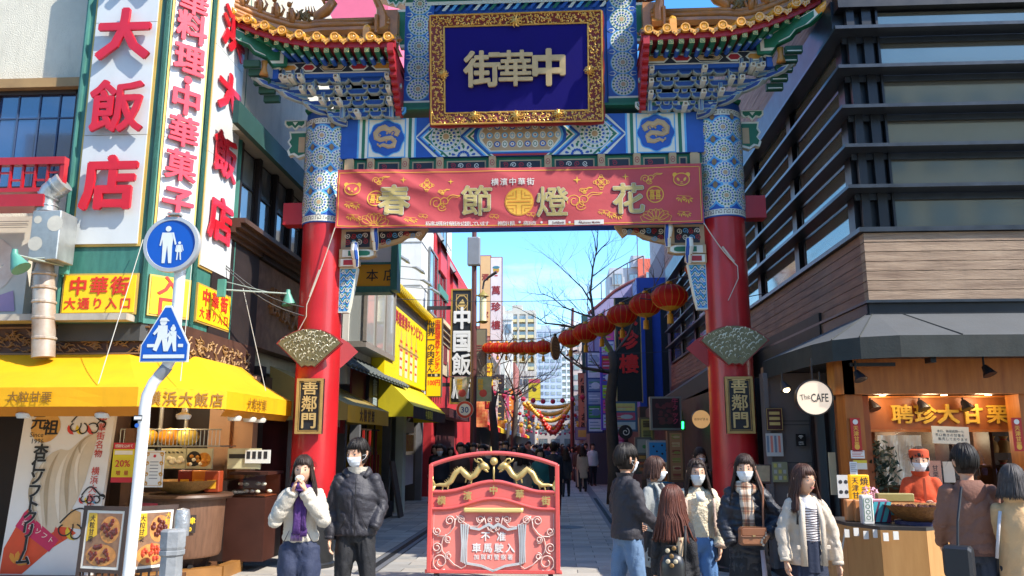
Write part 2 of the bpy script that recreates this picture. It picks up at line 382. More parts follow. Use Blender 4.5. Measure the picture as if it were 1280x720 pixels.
 # red fan on the inner flank, turned towards the street
 fi=Fr((px-s*.12,11.82+(-.1),zc+.02),(-s*.62,.55,0),(0,0,1))if s<0 else Fr((px-.1,11.72,zc+.02),(-.8,.3,0),(0,0,1))
 mb=MB();pr2=[(.0,.05),(.0,.62),(.2,.6),(.38,.52),(.54,.39),(.3,.17),(.12,.02)]
 mb.prism([(x,y-.02)for x,y in pr2],-.02,.02,0,fi);mb.build('side_fan',[mat('8f1f22',.45,.12)],gate)
 # great beam
BZ0,BZ1=5.98,6.62
mb=MB();mb.box((GC-PX+.25,11.6,BZ0),(GC+PX-.25,12.05,BZ1),BLUE)
mb.build('great_beam',PAL,gate)
def symm(fn):
 for s in(-1,1):fn(lambda x,y,z,s=s:GFc(s*x,y,z),s)
mb=MB();H=BZ1-BZ0;yc=(BZ0+BZ1)/2
def paint_beam(f,s):
 def R(x0,x1,m,z=.003):mb.sheet(rect(x0,BZ0+.004,x1,BZ1,)if s>0 else rect(x0,BZ0+.004,x1,BZ1)[::-1],z,m,f)
 xe=2.72
 def bars(xs,cols):
  for(a,b),c in zip(zip(xs,xs[1:]),cols):R(a,b,c)
 bars((xe,2.5,2.47,2.43,2.38,2.34),(BLUE,LBLUE,CREAM,GREEN,CREAM))
 # dragon medallion panel
 a,b=1.75,2.34;R(a,b,LBLUE);mb.sheet(rect(a+.02,BZ0+.02,b-.02,BZ1-.02),.006,CREAM,f)
 cx=(a+b)/2
 lob=[(cx+.265*(1+.05*cos(8*t))*cos(t),yc+.275*(1+.05*cos(8*t))*sin(t))for t in[2*pi*i/40 for i in range(40)]]
 mb.sheet([(cx+(x-cx)*1.06,yc+(y-yc)*1.06)for x,y in lob],.009,LBLUE,f);mb.sheet(lob,.012,BLUE,f)
 dr=[(cx-.17*cos(t*2.1)*(1-.0*t)+.03*t,yc+.17*sin(t*2.6+.6)-.02)for t in[i/16*2.9 for i in range(17)]]
 dr=[(cx+X_,yc+Y_)for X_,Y_ in((-.14,.03),(-.17,.1),(-.11,.15),(-.03,.13),(.03,.17),(.11,.15),(.17,.08),(.16,0),(.1,-.03),(.02,-.01),(-.07,0),(-.13,-.06),(-.11,-.13),(-.03,-.14),(.05,-.11),(.12,-.13))]
 mb.tube([f(x,y,.016)for x,y in dr],[.035,.045,.04,.045,.05,.045,.045,.04,.035,.04,.04,.035,.04,.035,.03,.012],6,TAN,flat=.35,up=(0,1,0))
 for q in range(26):
  t=q*2.4;r=.05+.16*((q*7)%13)/13
  mb.tube([f(cx+r*cos(t),yc+r*sin(t),.016),f(cx+r*cos(t)+.04*cos(t*3),yc+r*sin(t)+.04*sin(t*2),.016)],.013,5,TAN)
 bars((1.75,1.71,1.66,1.62,1.59),(CREAM,GREEN,CREAM,LBLUE))
 # lozenge field with rosettes
 R(.0,1.59,CREAM,.003)
 def chev(x,w,m,z,d=1):
  hgt=H/2-.003;mb.sheet([(x,yc),(x+hgt*1.05,yc+hgt),(x+hgt*1.05+w,yc+hgt),(x+w,yc),(x+hgt*1.05+w,yc-hgt),(x+hgt*1.05,yc-hgt)][:4],z,m,f)
  mb.sheet([(x,yc),(x+w,yc),(x+hgt*1.05+w,yc-hgt),(x+hgt*1.05,yc-hgt)],z,m,f)
 def chevr(x,w,m,z):
  hgt=H/2-.003
  for sg in(1,-1):mb.sheet([(x,yc),(x-hgt*1.05,yc+sg*hgt),(x-hgt*1.05-w,yc+sg*hgt),(x-w,yc)],z,m,f)
 x=1.59
 mb.sheet([(1.59,BZ1),(1.59,yc+.02),(1.31,BZ1)],.005,BLUE,f);mb.sheet([(1.59,BZ0),(1.59,yc-.02),(1.31,BZ0)],.005,BLUE,f)
 for i,(w,m)in enumerate(((.05,BLUE),(.035,LBLUE),(.03,CREAM),(.045,GREEN),(.03,CREAM))):
  chevr(1.58-(.0,.05,.085,.115,.16)[i],w,m,.007)
 medallion(mb,f,1.13,yc,.235,.008);medallion(mb,f,.93,yc-.3,.001,.008)
 for dy in(-1,1):
  for k in range(7):
   t=pi*(k+.5)/7;mb.sheet(petal(.86,yc+dy*H/2,-dy*t,.12,.19,.02),.008,GREEN if k%2 else BLUE,f)
   mb.sheet(petal(.86,yc+dy*H/2,-dy*t,.05,.1,.02),.008,BLUE,f)
 for k in range(14):mb.sheet(petal(1.13,yc,k*2*pi/14,.255,.3,.018),.008,GREEN,f)
 for i,(w,m)in enumerate(((.05,BLUE),(.035,LBLUE),(.03,CREAM),(.045,GREEN),(.03,CREAM))):
  chevr(.92-(.0,.05,.085,.115,.16)[i]+.0,w,m,.011)
 hg=H/2
 mb.sheet([(.73,yc),(.73-hg*1.05,yc+hg),(0,yc+hg),(0,yc-hg),(.73-hg*1.05,yc-hg)],.0095,RED,f)
 for k,m,z in((1,BLUE,.013),(.93,LBLUE,.016),(.88,CREAM,.019),(.83,TAN,.022)):
  w=.84*.82;mb.sheet([(0,yc+hg*.9*k),(w-.2-(1-k)*.3,yc+hg*.9*k),(w-.08-(1-k)*.5,yc+hg*.55*k),(w-(1-k)*.7,yc+hg*.3*k),(w+.02-(1-k)*.7,yc),(w-(1-k)*.7,yc-hg*.3*k),(w-.08-(1-k)*.5,yc-hg*.55*k),(w-.2-(1-k)*.3,yc-hg*.9*k),(0,yc-hg*.9*k)],z-.0005,m,f)
symm(paint_beam)
for i in range(-5,6):
 for j in(-1,0,1):
  x=i*.115
  if abs(i)==5 and j:continue
  if(i+j)%2:mb.sheet(circ(x,yc+j*.14,.048,8,.062),.024,CREAM,GFc);mb.sheet(circ(x,yc+j*.14,.03,8,.04),.026,mat and GREEN if j else LBLUE,GFc);mb.sheet(circ(x,yc+j*.14,.02,8,.028),.028,CREAM,GFc)
  else:rdisc(mb,GFc,x,yc+j*.14,.05,.024,LBLUE if j==0 else BLUE,10);rdisc(mb,GFc,x,yc+j*.14,.032,.026,CREAM,8);mb.sheet(circ(x,yc+j*.14,.014,6),.028,RED,GFc)
mb.build('beam_painting',PAL,gate)
mb=MB();cloud_fringe(mb,GFc,-PX+.0,-1.74,6.76,6.6,.1,.31);mb.build('cornice',PAL,gate)
mb=MB();cloud_fringe(mb,GFc,1.74,PX,6.76,6.6,.1,.31);mb.build('cornice',PAL,gate)
mb=MB();mb.box((GC-PX-.3,11.55,6.74),(GC+PX+.3,12.1,6.78),GREEN);mb.build('cornice_board',PAL,gate)
# board of lattice openings under the great beam
mb=MB();mb.box((-2.72,5.7,-.2),(2.72,BZ0,-.05),GREEN,GFc)
xs=[-2.62,-2.3,-1.76,-1.22,-.62,.27-.89,.27+.35,1.22,1.76,2.3,2.62]
mb.build('lattice_board',PAL,gate)
blk=[-2.6,-2.28,-1.75,-1.22,-.42,.42,1.22,1.75,2.28,2.6]
for x in blk:
 mb=MB();mb.bbox((x-.055,5.72,-.05),(x+.055,BZ0-.005,.03),.01,TAN,GFc);stroke(mb,circ(x,5.87,.03,10,.045),.009,GFc,.033,RED,True);mb.sheet(circ(x,5.87,.012,6),.033,RED,GFc)
 mb.build('block',PAL,gate)
for a,b in zip(blk,blk[1:]):
 mb=MB();mb.sheet(rect(a+.1,5.7,b-.1,5.93),-.046,TAN,GFc);mb.sheet(rect(a+.12,5.7,b-.12,5.91),-.043,DARK,GFc)
 for k in range(int((b-a-.3)/.12)):stroke(mb,spiral(a+.2+k*.12,5.85,.01,.045,k,1.4,12),.012,GFc,-.04,CREAM if k%2 else RED)
 mb.build('lattice_panel',PAL,gate)
 # lower beam with a swirl-painted underside
mb=MB();mb.box((GC-PX+.3,11.66,4.9),(GC+PX-.3,12.0,5.7),BLUE)
fb=Fr((GC,11.83,4.9),(1,0,0),(0,-1,0))
mb.sheet(rect(-2.7,-.16,2.7,.16)[::-1],-.003,CREAM,fb)
for i in range(-13,14):
 stroke(mb,[(i*.2+.1*sin(t*3),-.15+.3*t/4)for t in(0,1,2,3,4)],.05,fb,-.006,(BLUE,GREEN,LBLUE)[i%3])
mb.build('lower_beam',PAL,gate)
for s in(-1,1):
 mb=MB();x0,x1=sorted((s*2.7,s*2.5));mb.box((x0,5.2,-.02),(x1,5.72,.05),GREEN,GFc);mb.sheet(rect(x0+.03,5.5,x1-.03,5.95),.054,TAN,GFc)
 mb.build('end_block',PAL,gate)
 # carved spandrel wings under the lower beam
for s in(-1,1):
 g=lambda x,y,z,s=s:V((GC+s*(PX-PR+.02-x),11.74-z,y))
 wing=[(0,4.9),(1.32,4.9),(1.27,4.82),(1.2,4.72),(1.12,4.78),(1.0,4.77),(.9,4.7),(.72,4.65),(.55,4.61),(.42,4.6),(.42,4.45),(0,4.45)]
 mb=MB();mb.prism(wing,-.09,.02,TAN,g)
 def inset(pts,k=.86,cx=None,cy=None):
  cx=cx if cx is not None else sum(p[0]for p in pts)/len(pts);cy=cy if cy is not None else sum(p[1]for p in pts)/len(pts)
  return[(cx+(x-cx)*k,cy+(y-cy)*k)for x,y in pts]
 mb.sheet([(.52,4.86),(1.22,4.86),(1.15,4.82),(1.0,4.82),(.86,4.74),(.66,4.69),(.52,4.66)],.023,DARK,g);mb.sheet(rect(.07,4.62,.44,4.86),.023,DARK,g)
 R3=random.Random(9+s)
 for k in range(26):
  x=.1+(k%13)*.09;y=4.8-(k//13)*.1+R3.uniform(-.01,.01)
  if .4<x<.55 or(y<4.72 and x>.8):continue
  stroke(mb,spiral(x,y,.006,.045,R3.uniform(0,6),R3.choice((-1.5,1.5)),14),.012,g,.026,(CREAM,RED,LBLUE)[k%3])
 mb.build('spandrel',PAL,gate)
 mb=MB()
 for(x0,x1,y)in((.0,.3,4.3),(.0,.55,4.44)):
  ol=[(x0,y),(x0,y+.13),(x1-.08,y+.13),(x1,y+.1),(x1,y+.03),(x1-.08,y)]
  mb.prism(ol,-.02,.1,TAN,g);mb.sheet(inset(ol,.86),.104,CREAM,g);mb.sheet(inset(ol,.6),.108,RED if y<4.4 else GREEN,g)
 mb.build('bracket_step',PAL,gate)
 mb=MB();ap=[(0,4.3),(.27,4.3),(.24,4.1),(.2,3.85),(.15,3.62),(0,3.62)]
 mb.prism(ap,-.09,.03,CREAM,g);mb.sheet([(.01,4.28),(.25,4.28),(.22,4.1),(.18,3.85),(.135,3.64),(.01,3.64)],.033,LBLUE,g)
 for k in range(7):
  y=3.7+k*.088;w=.13+k*.014
  for q,mm in enumerate((BLUE,CREAM,GREEN)):
   stroke(mb,[(.02+t/10*w+q*.0,y+.03*sin(t*1.25+k)+q*.02-.02)for t in range(11)],.012,g,.036+q*.002,mm)
  stroke(mb,spiral(.06+(k%2)*.07,y,.005,.04,k,1.4,12),.009,g,.043,CREAM)
 mb.build('apron_board',PAL,gate)
 for(x,y,h)in((.26,4.3,.33),(.55,4.55,.37)):
  mb=MB();pts=[(x,y-.0,.1),(x+.01,y+h*.3,.17),(x-.005,y+h*.65,.2),(x-.01,y+h,.17),(x-.01,y+h*1.05,.1)]
  mb.tube([g(*p)for p in pts],[.04,.05,.06,.055,.02],10,CREAM)
  mb.tube([g(p[0]+.018,p[1],p[2]+.025)for p in pts],[.02,.03,.036,.03,.01],8,BLUE)
  for p in pts[1:4]:mb.ball(g(p[0]-.03,p[1],p[2]+.03),.016,6,ORNG)
  mb.build('scroll_arm',PAL,gate)
  # upper wall behind the name board
UW=1.8
mb=MB();mb.box((-UW,6.78,-.45),(UW,9.3,-.05),BLUE,GFc);mb.build('upper_wall',PAL,gate)
fu=Fr((GC,11.65,0),(1,0,0),(0,0,1))
mb=MB()
for s in(-1,1):
 mb=MB();xc=s*1.58;mb.box((xc-.23,6.78,0),(xc+.23,9.3,.05),BLUE,fu)
 mb.sheet(rect(xc-.23,6.79,xc+.23,6.87),.054,GREEN,fu);mb.sheet(rect(xc-.23,6.87,xc+.23,6.9),.054,CREAM,fu)
 for k in range(5):
  y=7.09+k*.36
  rdisc(mb,fu,xc,y,.19,.053,LBLUE);medallion(mb,fu,xc,y,.182,.055,alt=False)
  for sx in(-1,1):mb.sheet(petal(xc+sx*.23,y+.18,pi if sx>0 else 0,.0,.13,.04),.054,CREAM,fu);mb.sheet(petal(xc+sx*.23,y+.18,pi if sx>0 else 0,.0,.11,.026),.057,BLUE,fu)
 mb.build('medallion_column',PAL,gate)
mb=MB();mb.sheet(rect(-1.82,8.5,1.82,8.56),.06,CREAM,fu);mb.box((-1.82,8.56,0),(1.82,8.75,.06),GREEN,fu)
for k in range(22):
 x=-1.3+k*.124;mb.sheet([(x,8.4),(x+.12,8.55),(x+.06,8.55),(x-.06,8.4)],.03+.02,(BLUE,CREAM,LBLUE,GREEN)[k%4],fu)
cloud_fringe(mb,fu,-1.82,1.82,8.8,8.64,.12,.28);mb.build('cornice',PAL,gate)
# name board, leaning forward
pb=[atY(544,157,11.38),atY(757,152,11.38),atY(758,15,11.08),atY(540,22,11.08)]
o=(pb[0]+pb[1])/2;up=((pb[2]+pb[3])/2-o);Hn=up.length;Wn=(pb[1]-pb[0]).length
o.x=GC-.04;fn=Fr(o,(1,0,0),V((0,up.y,up.z)))
mb=MB();mb.bbox((-Wn/2,0,-.06),(Wn/2,Hn,.0),.02,0,fn)
sc=[]
for i in range(60):
 t=i/60
 def edge(p):return .03*abs(sin(p*pi*7))
gold=mat('c08a35',.32,.35,14,metal=.55,second='e0b864');panelblue=mat('130a5e',.7,.06,spec=.15)
fw=.2
mb2=MB();scal=11
def scrim(m,k,z0,z1,mi):
 pts=[]
 for(ax,ay,bx,by)in((-1,0,1,0),(1,0,1,1),(1,1,-1,1),(-1,1,-1,0)):
  for i in range(scal*2):
   t=i/(scal*2);x=(ax+(bx-ax)*t)*(Wn/2+k);y=(ay+(by-ay)*t)*(Hn+2*k)-k
   w=.018*abs(sin(t*pi*5));n=(0,-1)if ay==by==0 else((1,0)if ax==bx==1 else((0,.3)if ay==1 and by==1 else(-1,0)))
   pts.append((x+n[0]*w,y+n[1]*w))
 m.prism(pts,z0,z1,mi,fn)
scrim(mb,.025,-.05,.01,0);mb.build('name_board_backing',[mat('8d1f22',.5,.1)],gate)
mb=MB();mb.box((-Wn/2+fw-.02,fw*.85-.02,.02),(Wn/2-fw+.02,Hn-fw*.8+.02,.03),0,fn);nb=mb.build('name_board_panel',[panelblue],gate)
mb=MB();a,b,c,d=-Wn/2,0,Wn/2,Hn;ia,ib,ic,id_=a+fw,fw*.85,c-fw,d-fw*.8
for(p,q,r_,t_)in(((a,b),(c,b),(ic,ib),(ia,ib)),((c,b),(c,d),(ic,id_),(ic,ib)),((c,d),(a,d),(ia,id_),(ic,id_)),((a,d),(a,b),(ia,ib),(ia,id_))):
 mb.add([fn(*p,.075),fn(*q,.075),fn(*r_,.035),fn(*t_,.035),fn(*p,.0),fn(*q,.0),fn(*r_,0),fn(*t_,0)],[(0,1,2,3),(0,4,5,1),(3,2,6,7)],0)
mb.build('name_board_frame',[mat('6e1c12',.5,.2),],gate)
mb=MB();R3=random.Random(3)
def on_frame(t,w):
 i=int(t)%4;t-=int(t)
 P=[((a,b),(c,b),(ia,ib),(ic,ib)),((c,b),(c,d),(ic,ib),(ic,id_)),((c,d),(a,d),(ic,id_),(ia,id_)),((a,d),(a,b),(ia,id_),(ia,ib))][i]
 ox=P[0][0]+(P[1][0]-P[0][0])*t,P[0][1]+(P[1][1]-P[0][1])*t;ix=P[2][0]+(P[3][0]-P[2][0])*t,P[2][1]+(P[3][1]-P[2][1])*t
 return ox[0]+(ix[0]-ox[0])*w,ox[1]+(ix[1]-ox[1])*w,.078-.04*w
for side in range(4):
 n=54 if side%2==0 else 34
 for k in range(n):
  for w0 in(.22,.5,.78):
   t=side+(k+R3.random())/n;x,y,z=on_frame(min(t,side+.985),w0+R3.uniform(-.1,.1));ang=R3.uniform(0,6.3);rr=R3.uniform(.018,.03)
   mb.tube([fn(x+rr*cos(ang+q*.95)*(1-q*.12),y+rr*sin(ang+q*.95)*(1-q*.12),z)for q in range(5)],[.005,.011,.012,.01,.005],5,0)
for side in range(4):
 for w0 in(.0,1.0):
  pts=[on_frame(side+q/10*.999,w0)for q in range(11)];mb.tube([fn(x,y,z)for x,y,z in pts],.014,6,0)
mb.build('name_board_carving',[gold],gate)
for(x,y,s_)in((0,.1,.1),(0,Hn-.12,.1),(-.62,.12,.08),(.62,.12,.08),(-Wn/2+.19,Hn*.46,.08),(Wn/2-.19,Hn*.46,.08)):
 mb=MB();mb.ball(fn(x,y,.07),(s_*.5,s_*.45,s_*.6),8)
 for q in range(9):
  aa=q*.7;mb.tube([fn(x,y,.1),fn(x+s_*.8*cos(aa),y+s_*.7*sin(aa),.08),fn(x+s_*1.0*cos(aa+.4),y+s_*.9*sin(aa+.4),.07)],[.016,.012,.004],5)
 mb.build('carved_boss',[gold],gate)
for i,ch in enumerate('街華中'):
 mb=MB();put(mb,ch,fn,(-.5,-.005,.49)[i],Hn*.5,.56,0,(.03,.029,.045)[i],.09,.03);mb.build('character',[mat('b99f72',.45,.15,9,metal=.1)],gate)
 # ----- banner -----
bt=[atY(421,213,11.45),atY(878,203.5,11.45),atY(878,279,11.45),atY(421,285,11.45)]
banner=thing('festival_banner','long red lantern festival banner printed with pandas and clouds, stretched below the painted beam','banner',(GC,11.45,4.9))
BW=5.2;BL=(bt[0].x+bt[3].x)/2;BW=(bt[1].x+bt[2].x)/2-BL;bz1=(bt[0].z+bt[1].z)/2;bz0=(bt[2].z+bt[3].z)/2;BH=bz1-bz0
def cloth(x,y,z=0):
 dx=x-0;dy=BH-y
 rg=lambda q:1-abs(sin(q))*1.0
 w=.034*exp(-((x-1.2)/1.5)**2)*rg(4.4*(y*1.25+x*.5)+.5*sin(x*2))+.012*sin(4.2*y+1.9*x)*sin(pi*x/BW)+.022*exp(-((x-.5)/.9)**2)*rg(9*(y+x*.62))+.014*exp(-((x-3.4)/1.6)**2)*rg(5*y-1.4*x)+.006*mnoise.noise(V((x*2.2,y*5,1)))
 w+=.008*sin(13*(y*.9-(x-BW)*.7))*exp(-((x-BW)/.9)**2)
 return V((BL+x,11.45-.03*sin(pi*x/BW)-w-z,bz0+y-.03*sin(pi*x/BW)))
mb=MB();mb.grid(lambda u,v:cloth(u*BW,v*BH,0),220,44,0)
cloth_m=mat('bf4a4c',.62,.07,1.5,bump=.12,bs=9,backlit=.15)
mb.build('cloth',[cloth_m],banner,smooth=True)
bf=lambda x,y,z=0:V((x,y,z));gy=mat('d8a437',.45,.06,metal=.1);gl=mat('a3935a',.55,.15,6);wh=mat('c8c4ba',.6,.03);dk=mat('5f1a1e',.6,0);org=mat('c98224',.5,.1)
BM=[gy,gl,wh,dk,org,cloth_m]
pr=MB();Z=.006
def ln(pts,w=.012,m=0,closed=False,z=Z):stroke(pr,pts,w,bf,z,m,closed)
for o_ in(.03,):
 N=60;ln([(o_+(BW-2*o_)*i/N,BH-.05)for i in range(N+1)],.01);ln([(o_+(BW-2*o_)*i/N,.03)for i in range(N+1)],.01)
 ln([(o_,.03+(BH-.08)*i/12)for i in range(13)],.01);ln([(BW-o_,.03+(BH-.08)*i/12)for i in range(13)],.01)
def panda(cx,cy,r=.115):
 for s in(-1,1):
  pr.sheet(circ(cx+s*r*.82,cy+r*.62,r*.3,14),Z,0,bf)
  e=circ(0,0,r*.15,12,r*.27);an=-s*.5
  pr.sheet([(cx+s*r*.42+x*cos(an)-y*sin(an),cy+x*sin(an)+y*cos(an))for x,y in e],Z+.006,0,bf)
 pr.sheet(circ(cx,cy,r,26,r*.82),Z+.001,5,bf);ln(circ(cx,cy,r,26,r*.82),.014,0,True,Z+.004);pr.sheet(circ(cx,cy-r*.35,r*.16,8,r*.07),Z+.006,0,bf);ln([(cx-r*.2,cy-r*.55),(cx,cy-r*.6),(cx+r*.2,cy-r*.55)],.008,0,False,Z+.006)
def cloudp(cx,cy,s,f=1):
 for(dx,dy,r,a,t)in((-.1,0,.12,1,1.4),(.06,.02,.1,3,1.3),(-.0,-.07,.09,4,1.3)):ln([(cx+f*(x),cy+y)for x,y in spiral(dx*s,dy*s,r*s*.3,r*s,a,t,22)],.01)
 ln([(cx+f*s*(.1+.035*k),cy+s*(.08+.03*sin(k*.7)+.012*k))for k in range(8)],.01);ln([(cx+f*s*(.12+.03*k),cy+s*(.03+.03*sin(k*.7)+.016*k))for k in range(9)],.008)
def bamboo(cx,cy,s,f=1):
 for j in(0,1):
  for k in range(5):
   a=-pi*.08-k*pi*.19;x0=cx-s*.28+j*s*.5;y0=cy+s*.12-j*s*.08
   pr.sheet(petal(x0,y0,a,.02,s*(.42 if k in(1,2)else .36),s*.045),Z,0,bf)
 ln([(cx-s*.5,cy+s*.2),(cx+s*.4,cy+s*.12)],.006)
def lotus(cx,cy,s):
 for a,L in((pi/2,.16),(pi*.36,.17),(pi*.64,.17),(pi*.22,.19),(pi*.78,.19),(pi*.1,.2),(pi*.9,.2)):ln(petal(cx,cy-s*.5,a,s*.15,s*L*5,s*.24),.009,0,True)
def shuang(cx,cy,r):
 ln(circ(cx,cy,r,24),.016,0,True)
 for s in(-1,1):put(pr,'喜',bf,cx+s*r*.36,cy,r*1.35,0,.02,.02,Z,.55)
def spark(cx,cy,r):
 pr.sheet([(cx+(r if i%2==0 else r*.3)*cos(i*pi/4),cy+(r if i%2==0 else r*.3)*sin(i*pi/4))for i in range(8)],Z,0,bf)
def knot(cx,cy,r):
 for a in range(4):ln(circ(cx+r*.4*cos(a*pi/2),cy+r*.4*sin(a*pi/2),r*.4,12),.01,0,True)
 for a in range(4):ln(circ(cx+r*.85*cos(a*pi/2),cy+r*.85*sin(a*pi/2),r*.22,8),.008,0,True)
sx=BW/457;
def bx(px_):return(px_-421)*sx
def by(py_,px_):return BH-(py_-(213-9.5*(px_-421)/457))/72*BH+.0
panda(bx(441),by(237,441));panda(bx(853),by(223,853));shuang(bx(471),by(248,471),.12);shuang(bx(820),by(241,820),.12)
bamboo(bx(442),by(256,442),.22);bamboo(bx(444),by(271,444),.2);bamboo(bx(856),by(246,856),.22);bamboo(bx(855),by(264,855),.18);bamboo(bx(517),by(273,517),.18);bamboo(bx(532),by(268,532),.13)
bamboo(bx(770),by(266,770),.2);bamboo(bx(757),by(262,757),.16);bamboo(bx(621),by(267,621),.13);bamboo(bx(667),by(265,667),.13)
lotus(bx(470),by(272,470),.24);lotus(bx(820),by(264,820),.24)
cloudp(bx(555),by(252,555),.8);cloudp(bx(728),by(249,728),.9);cloudp(bx(475),by(226,475),.45,1);cloudp(bx(813),by(222,813),.55);cloudp(bx(556),by(239,556),.3);cloudp(bx(733),by(236,733),.33)
for x_,y_,r_ in((506,225,.05),(566,226,.045),(724,223,.06),(784,219,.05)):spark(bx(x_),by(y_,x_),r_)
knot(bx(536),by(231,536),.1);knot(bx(754),by(226,754),.11)
# centre coin
cx,cy,cr=bx(652),by(250,652),.215
pr.sheet(circ(cx,cy,cr,34),Z,4,bf);pr.sheet(circ(cx,cy,cr*.93,34),Z+.003,0,bf)
for s in(-1,1):
 for t in(-1,1):
  ln([(cx+s*.04,cy+t*.18),(cx+s*.04,cy+t*.05),(cx+s*.19,cy+t*.05),(cx+s*.16,cy+t*.1),(cx+s*.085,cy+t*.1),(cx+s*.085,cy+t*.15)],.012,4,False,Z+.007)
ln([(cx-.17,cy),(cx+.17,cy)],.02,4,False,Z+.007)
for ch,x_,y_ in(('春',495,250),('節',599,249),('燈',693,250),('花',787,246)):
 X,Y=bx(x_),by(y_,x_)
 put(pr,ch,bf,X,Y,.48,3,.056,.004,Z+.0);put(pr,ch,bf,X,Y,.48,2,.044,.004,Z+.006);put(pr,ch,bf,X,Y,.48,1,.027,.004,Z+.012)
text_h(pr,'横濱中華街',bf,bx(644),by(226,644),.115,2,.02,.01,Z,pitch=.132)
text_h(pr,'私達は横浜中華街を応援しています',bf,bx(575),by(277,575),.075,2,.015,.01,Z,pitch=.058)
text_h(pr,'神奈川県',bf,bx(636),by(276,636),.075,2,.02,.01,Z,pitch=.062);text_h(pr,'横浜市',bf,bx(665),by(275.5,665),.07,2,.02,.01,Z,pitch=.062)
for x_ in(652.5,679.5,714):pr.sheet(circ(bx(x_),by(274.5,x_),.018,10),Z,2,bf)
for a_,b_,t_ in((688,709,'SoftBank'),(720,756,'Rakuten Mobile')):
 x0,x1=bx(a_),bx(b_);y=by(274.5,(a_+b_)/2);pr.grid(lambda u,v:bf(x0+(x1-x0)*u,y-.035+.07*v,Z),8,1,2)
 put(pr,t_,bf,(x0+x1)/2+.02,y-.002,.05 if a_<700 else .045,3,.01,.01,Z+.003)
pr.sheet(circ(bx(727),by(274,727),.018,10),Z+.004,3,bf);pr.sheet(circ(bx(727),by(274,727),.01,8),Z+.007,2,bf)
import bmesh
me_=bpy.data.meshes.new('printing');me_.from_pydata(pr.v,[],pr.f)
for m_ in BM:me_.materials.append(m_)
me_.polygons.foreach_set('material_index',pr.m);bm_=bmesh.new();bm_.from_mesh(me_);bmesh.ops.triangulate(bm_,faces=bm_.faces)
for _ in range(4):
 lg_=[e for e in bm_.edges if e.calc_length()>.06]
 if lg_:bmesh.ops.subdivide_edges(bm_,edges=lg_,cuts=1);bmesh.ops.triangulate(bm_,faces=bm_.faces)
Wi=W[banner].inverted()
for v in bm_.verts:v.co=Wi@cloth(*v.co)
bm_.to_mesh(me_);bm_.free();pro=bpy.data.objects.new('printing',me_);C.objects.link(pro);pro.parent=banner
for(p,q,i)in((cloth(0,BH),(GC-PX+.25,11.52,bz1+.03),0),(cloth(BW,BH),(GC+PX-.25,11.52,bz1+.03),0),(cloth(0,0),(GC-PX-.1,11.46,3.7),1),(cloth(BW,0),(GC+PX+.1,11.46,4.2),1)):
 mb=MB();p=V(p);q=V(q);N=10
 mb.tube([p.lerp(q,k/N)+V((0,-.0,-.05*sin(pi*k/N)*i))for k in range(N+1)],.008,6);
 if i:
  mb.tube([p.lerp(q,.55),p.lerp(q,.9)],.014,6)
  mb.tube([q,q+V((.0,0,-.18)),q+V((-.16,-.01,-.5))],.006,5)
 mb.build('rope',[mat('b8b0a0',.8,.1)],banner)
 # ----- side roofs with bracket sets -----
tile_m=mat('c98624',.22,.25,7,coat=.6,second='e6a83e',bump=.1,bs=20);ridge_m=mat('b8762f',.4,.3,4,second='8a5a2c',coat=.3,bump=.2,bs=15,dirt=.3)
redb=mat('9c1b22',.45,.08);capg=mat('c9bb72',.5,.05)
dm=MB();dm.lathe((0,0,0),[(0,-.012),(.028,-.014),(.04,-.005),(.052,-.02),(.066,-.02),(.068,.0),(.068,.03)],20,0,'y');dm.tube([(x,-.012,y)for x,y in spiral(0,0,.004,.03,0,1.3,10)],.005,4)
disc_mesh=dm.mesh('eave_disc',[tile_m],smooth=True);disc_mesh.set_sharp_from_angle(angle=radians(35))
dm=MB();fx=Fr((0,0,0),(1,0,0),(0,0,1));dm.prism([(-.07,.03),(-.06,-.03),(-.025,-.05),(0,-.085),(.025,-.05),(.06,-.03),(.07,.03),(0,.0)],-.01,.01,0,fx)
for k in(-1,0,1):dm.ball((k*.03,-.012,-.02-(.02 if k==0 else 0)),.012,6)
drip_mesh=dm.mesh('drip_tile',[tile_m])
dm=MB();dm.box((-.035,0,-.035),(.035,.5,.035),0);dm.sheet(rect(-.035,-.035,.035,.035),.003,1,fx);dm.sheet(rect(-.026,-.026,.026,.026),.006,0,fx);dm.sheet(rect(-.018,-.018,.018,.018),.009,1,fx);stroke(dm,[(-.012,-.012),(.012,.012)],.008,fx,.012,0)
flyr_mesh=dm.mesh('flying_rafter',[PAL[GREEN],capg])
dm=MB();dm.lathe((0,0,0),[(0,0),(.02,0),(.035,.012),(.036,.5)],12,0,'y');dm.lathe((0,0,0),[(0,-.012),(.02,-.01),(.03,.002)],12,1,'y')
rafter_mesh=dm.mesh('rafter',[PAL[BLUE],mat('8fb6cc',.5,.1)],smooth=True)
def boat(w,h,d,m1=BLUE):
 mb=MB();ol=[(-w/2,h),(-w/2,h*.45),(-w/2+h*.5,0),(w/2-h*.5,0),(w/2,h*.45),(w/2,h)]
 mb.prism(ol,-d,0,CREAM,fx);mb.sheet([(x*(1-.02/w*1.2),h*.08+y*.86)for x,y in ol],.003,LBLUE,fx);mb.sheet([(x*(1-.035/w*1.1),h*.13+y*.74)for x,y in ol],.006,m1,fx);return mb
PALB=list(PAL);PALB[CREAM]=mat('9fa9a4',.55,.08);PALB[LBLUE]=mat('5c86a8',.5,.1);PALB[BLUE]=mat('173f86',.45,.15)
arm_meshes=[boat(.3,.085,.1).mesh('bracket_arm',PALB),boat(.2,.085,.1).mesh('bracket_arm',PALB),boat(.42,.085,.1,GREEN).mesh('bracket_arm',PALB)]
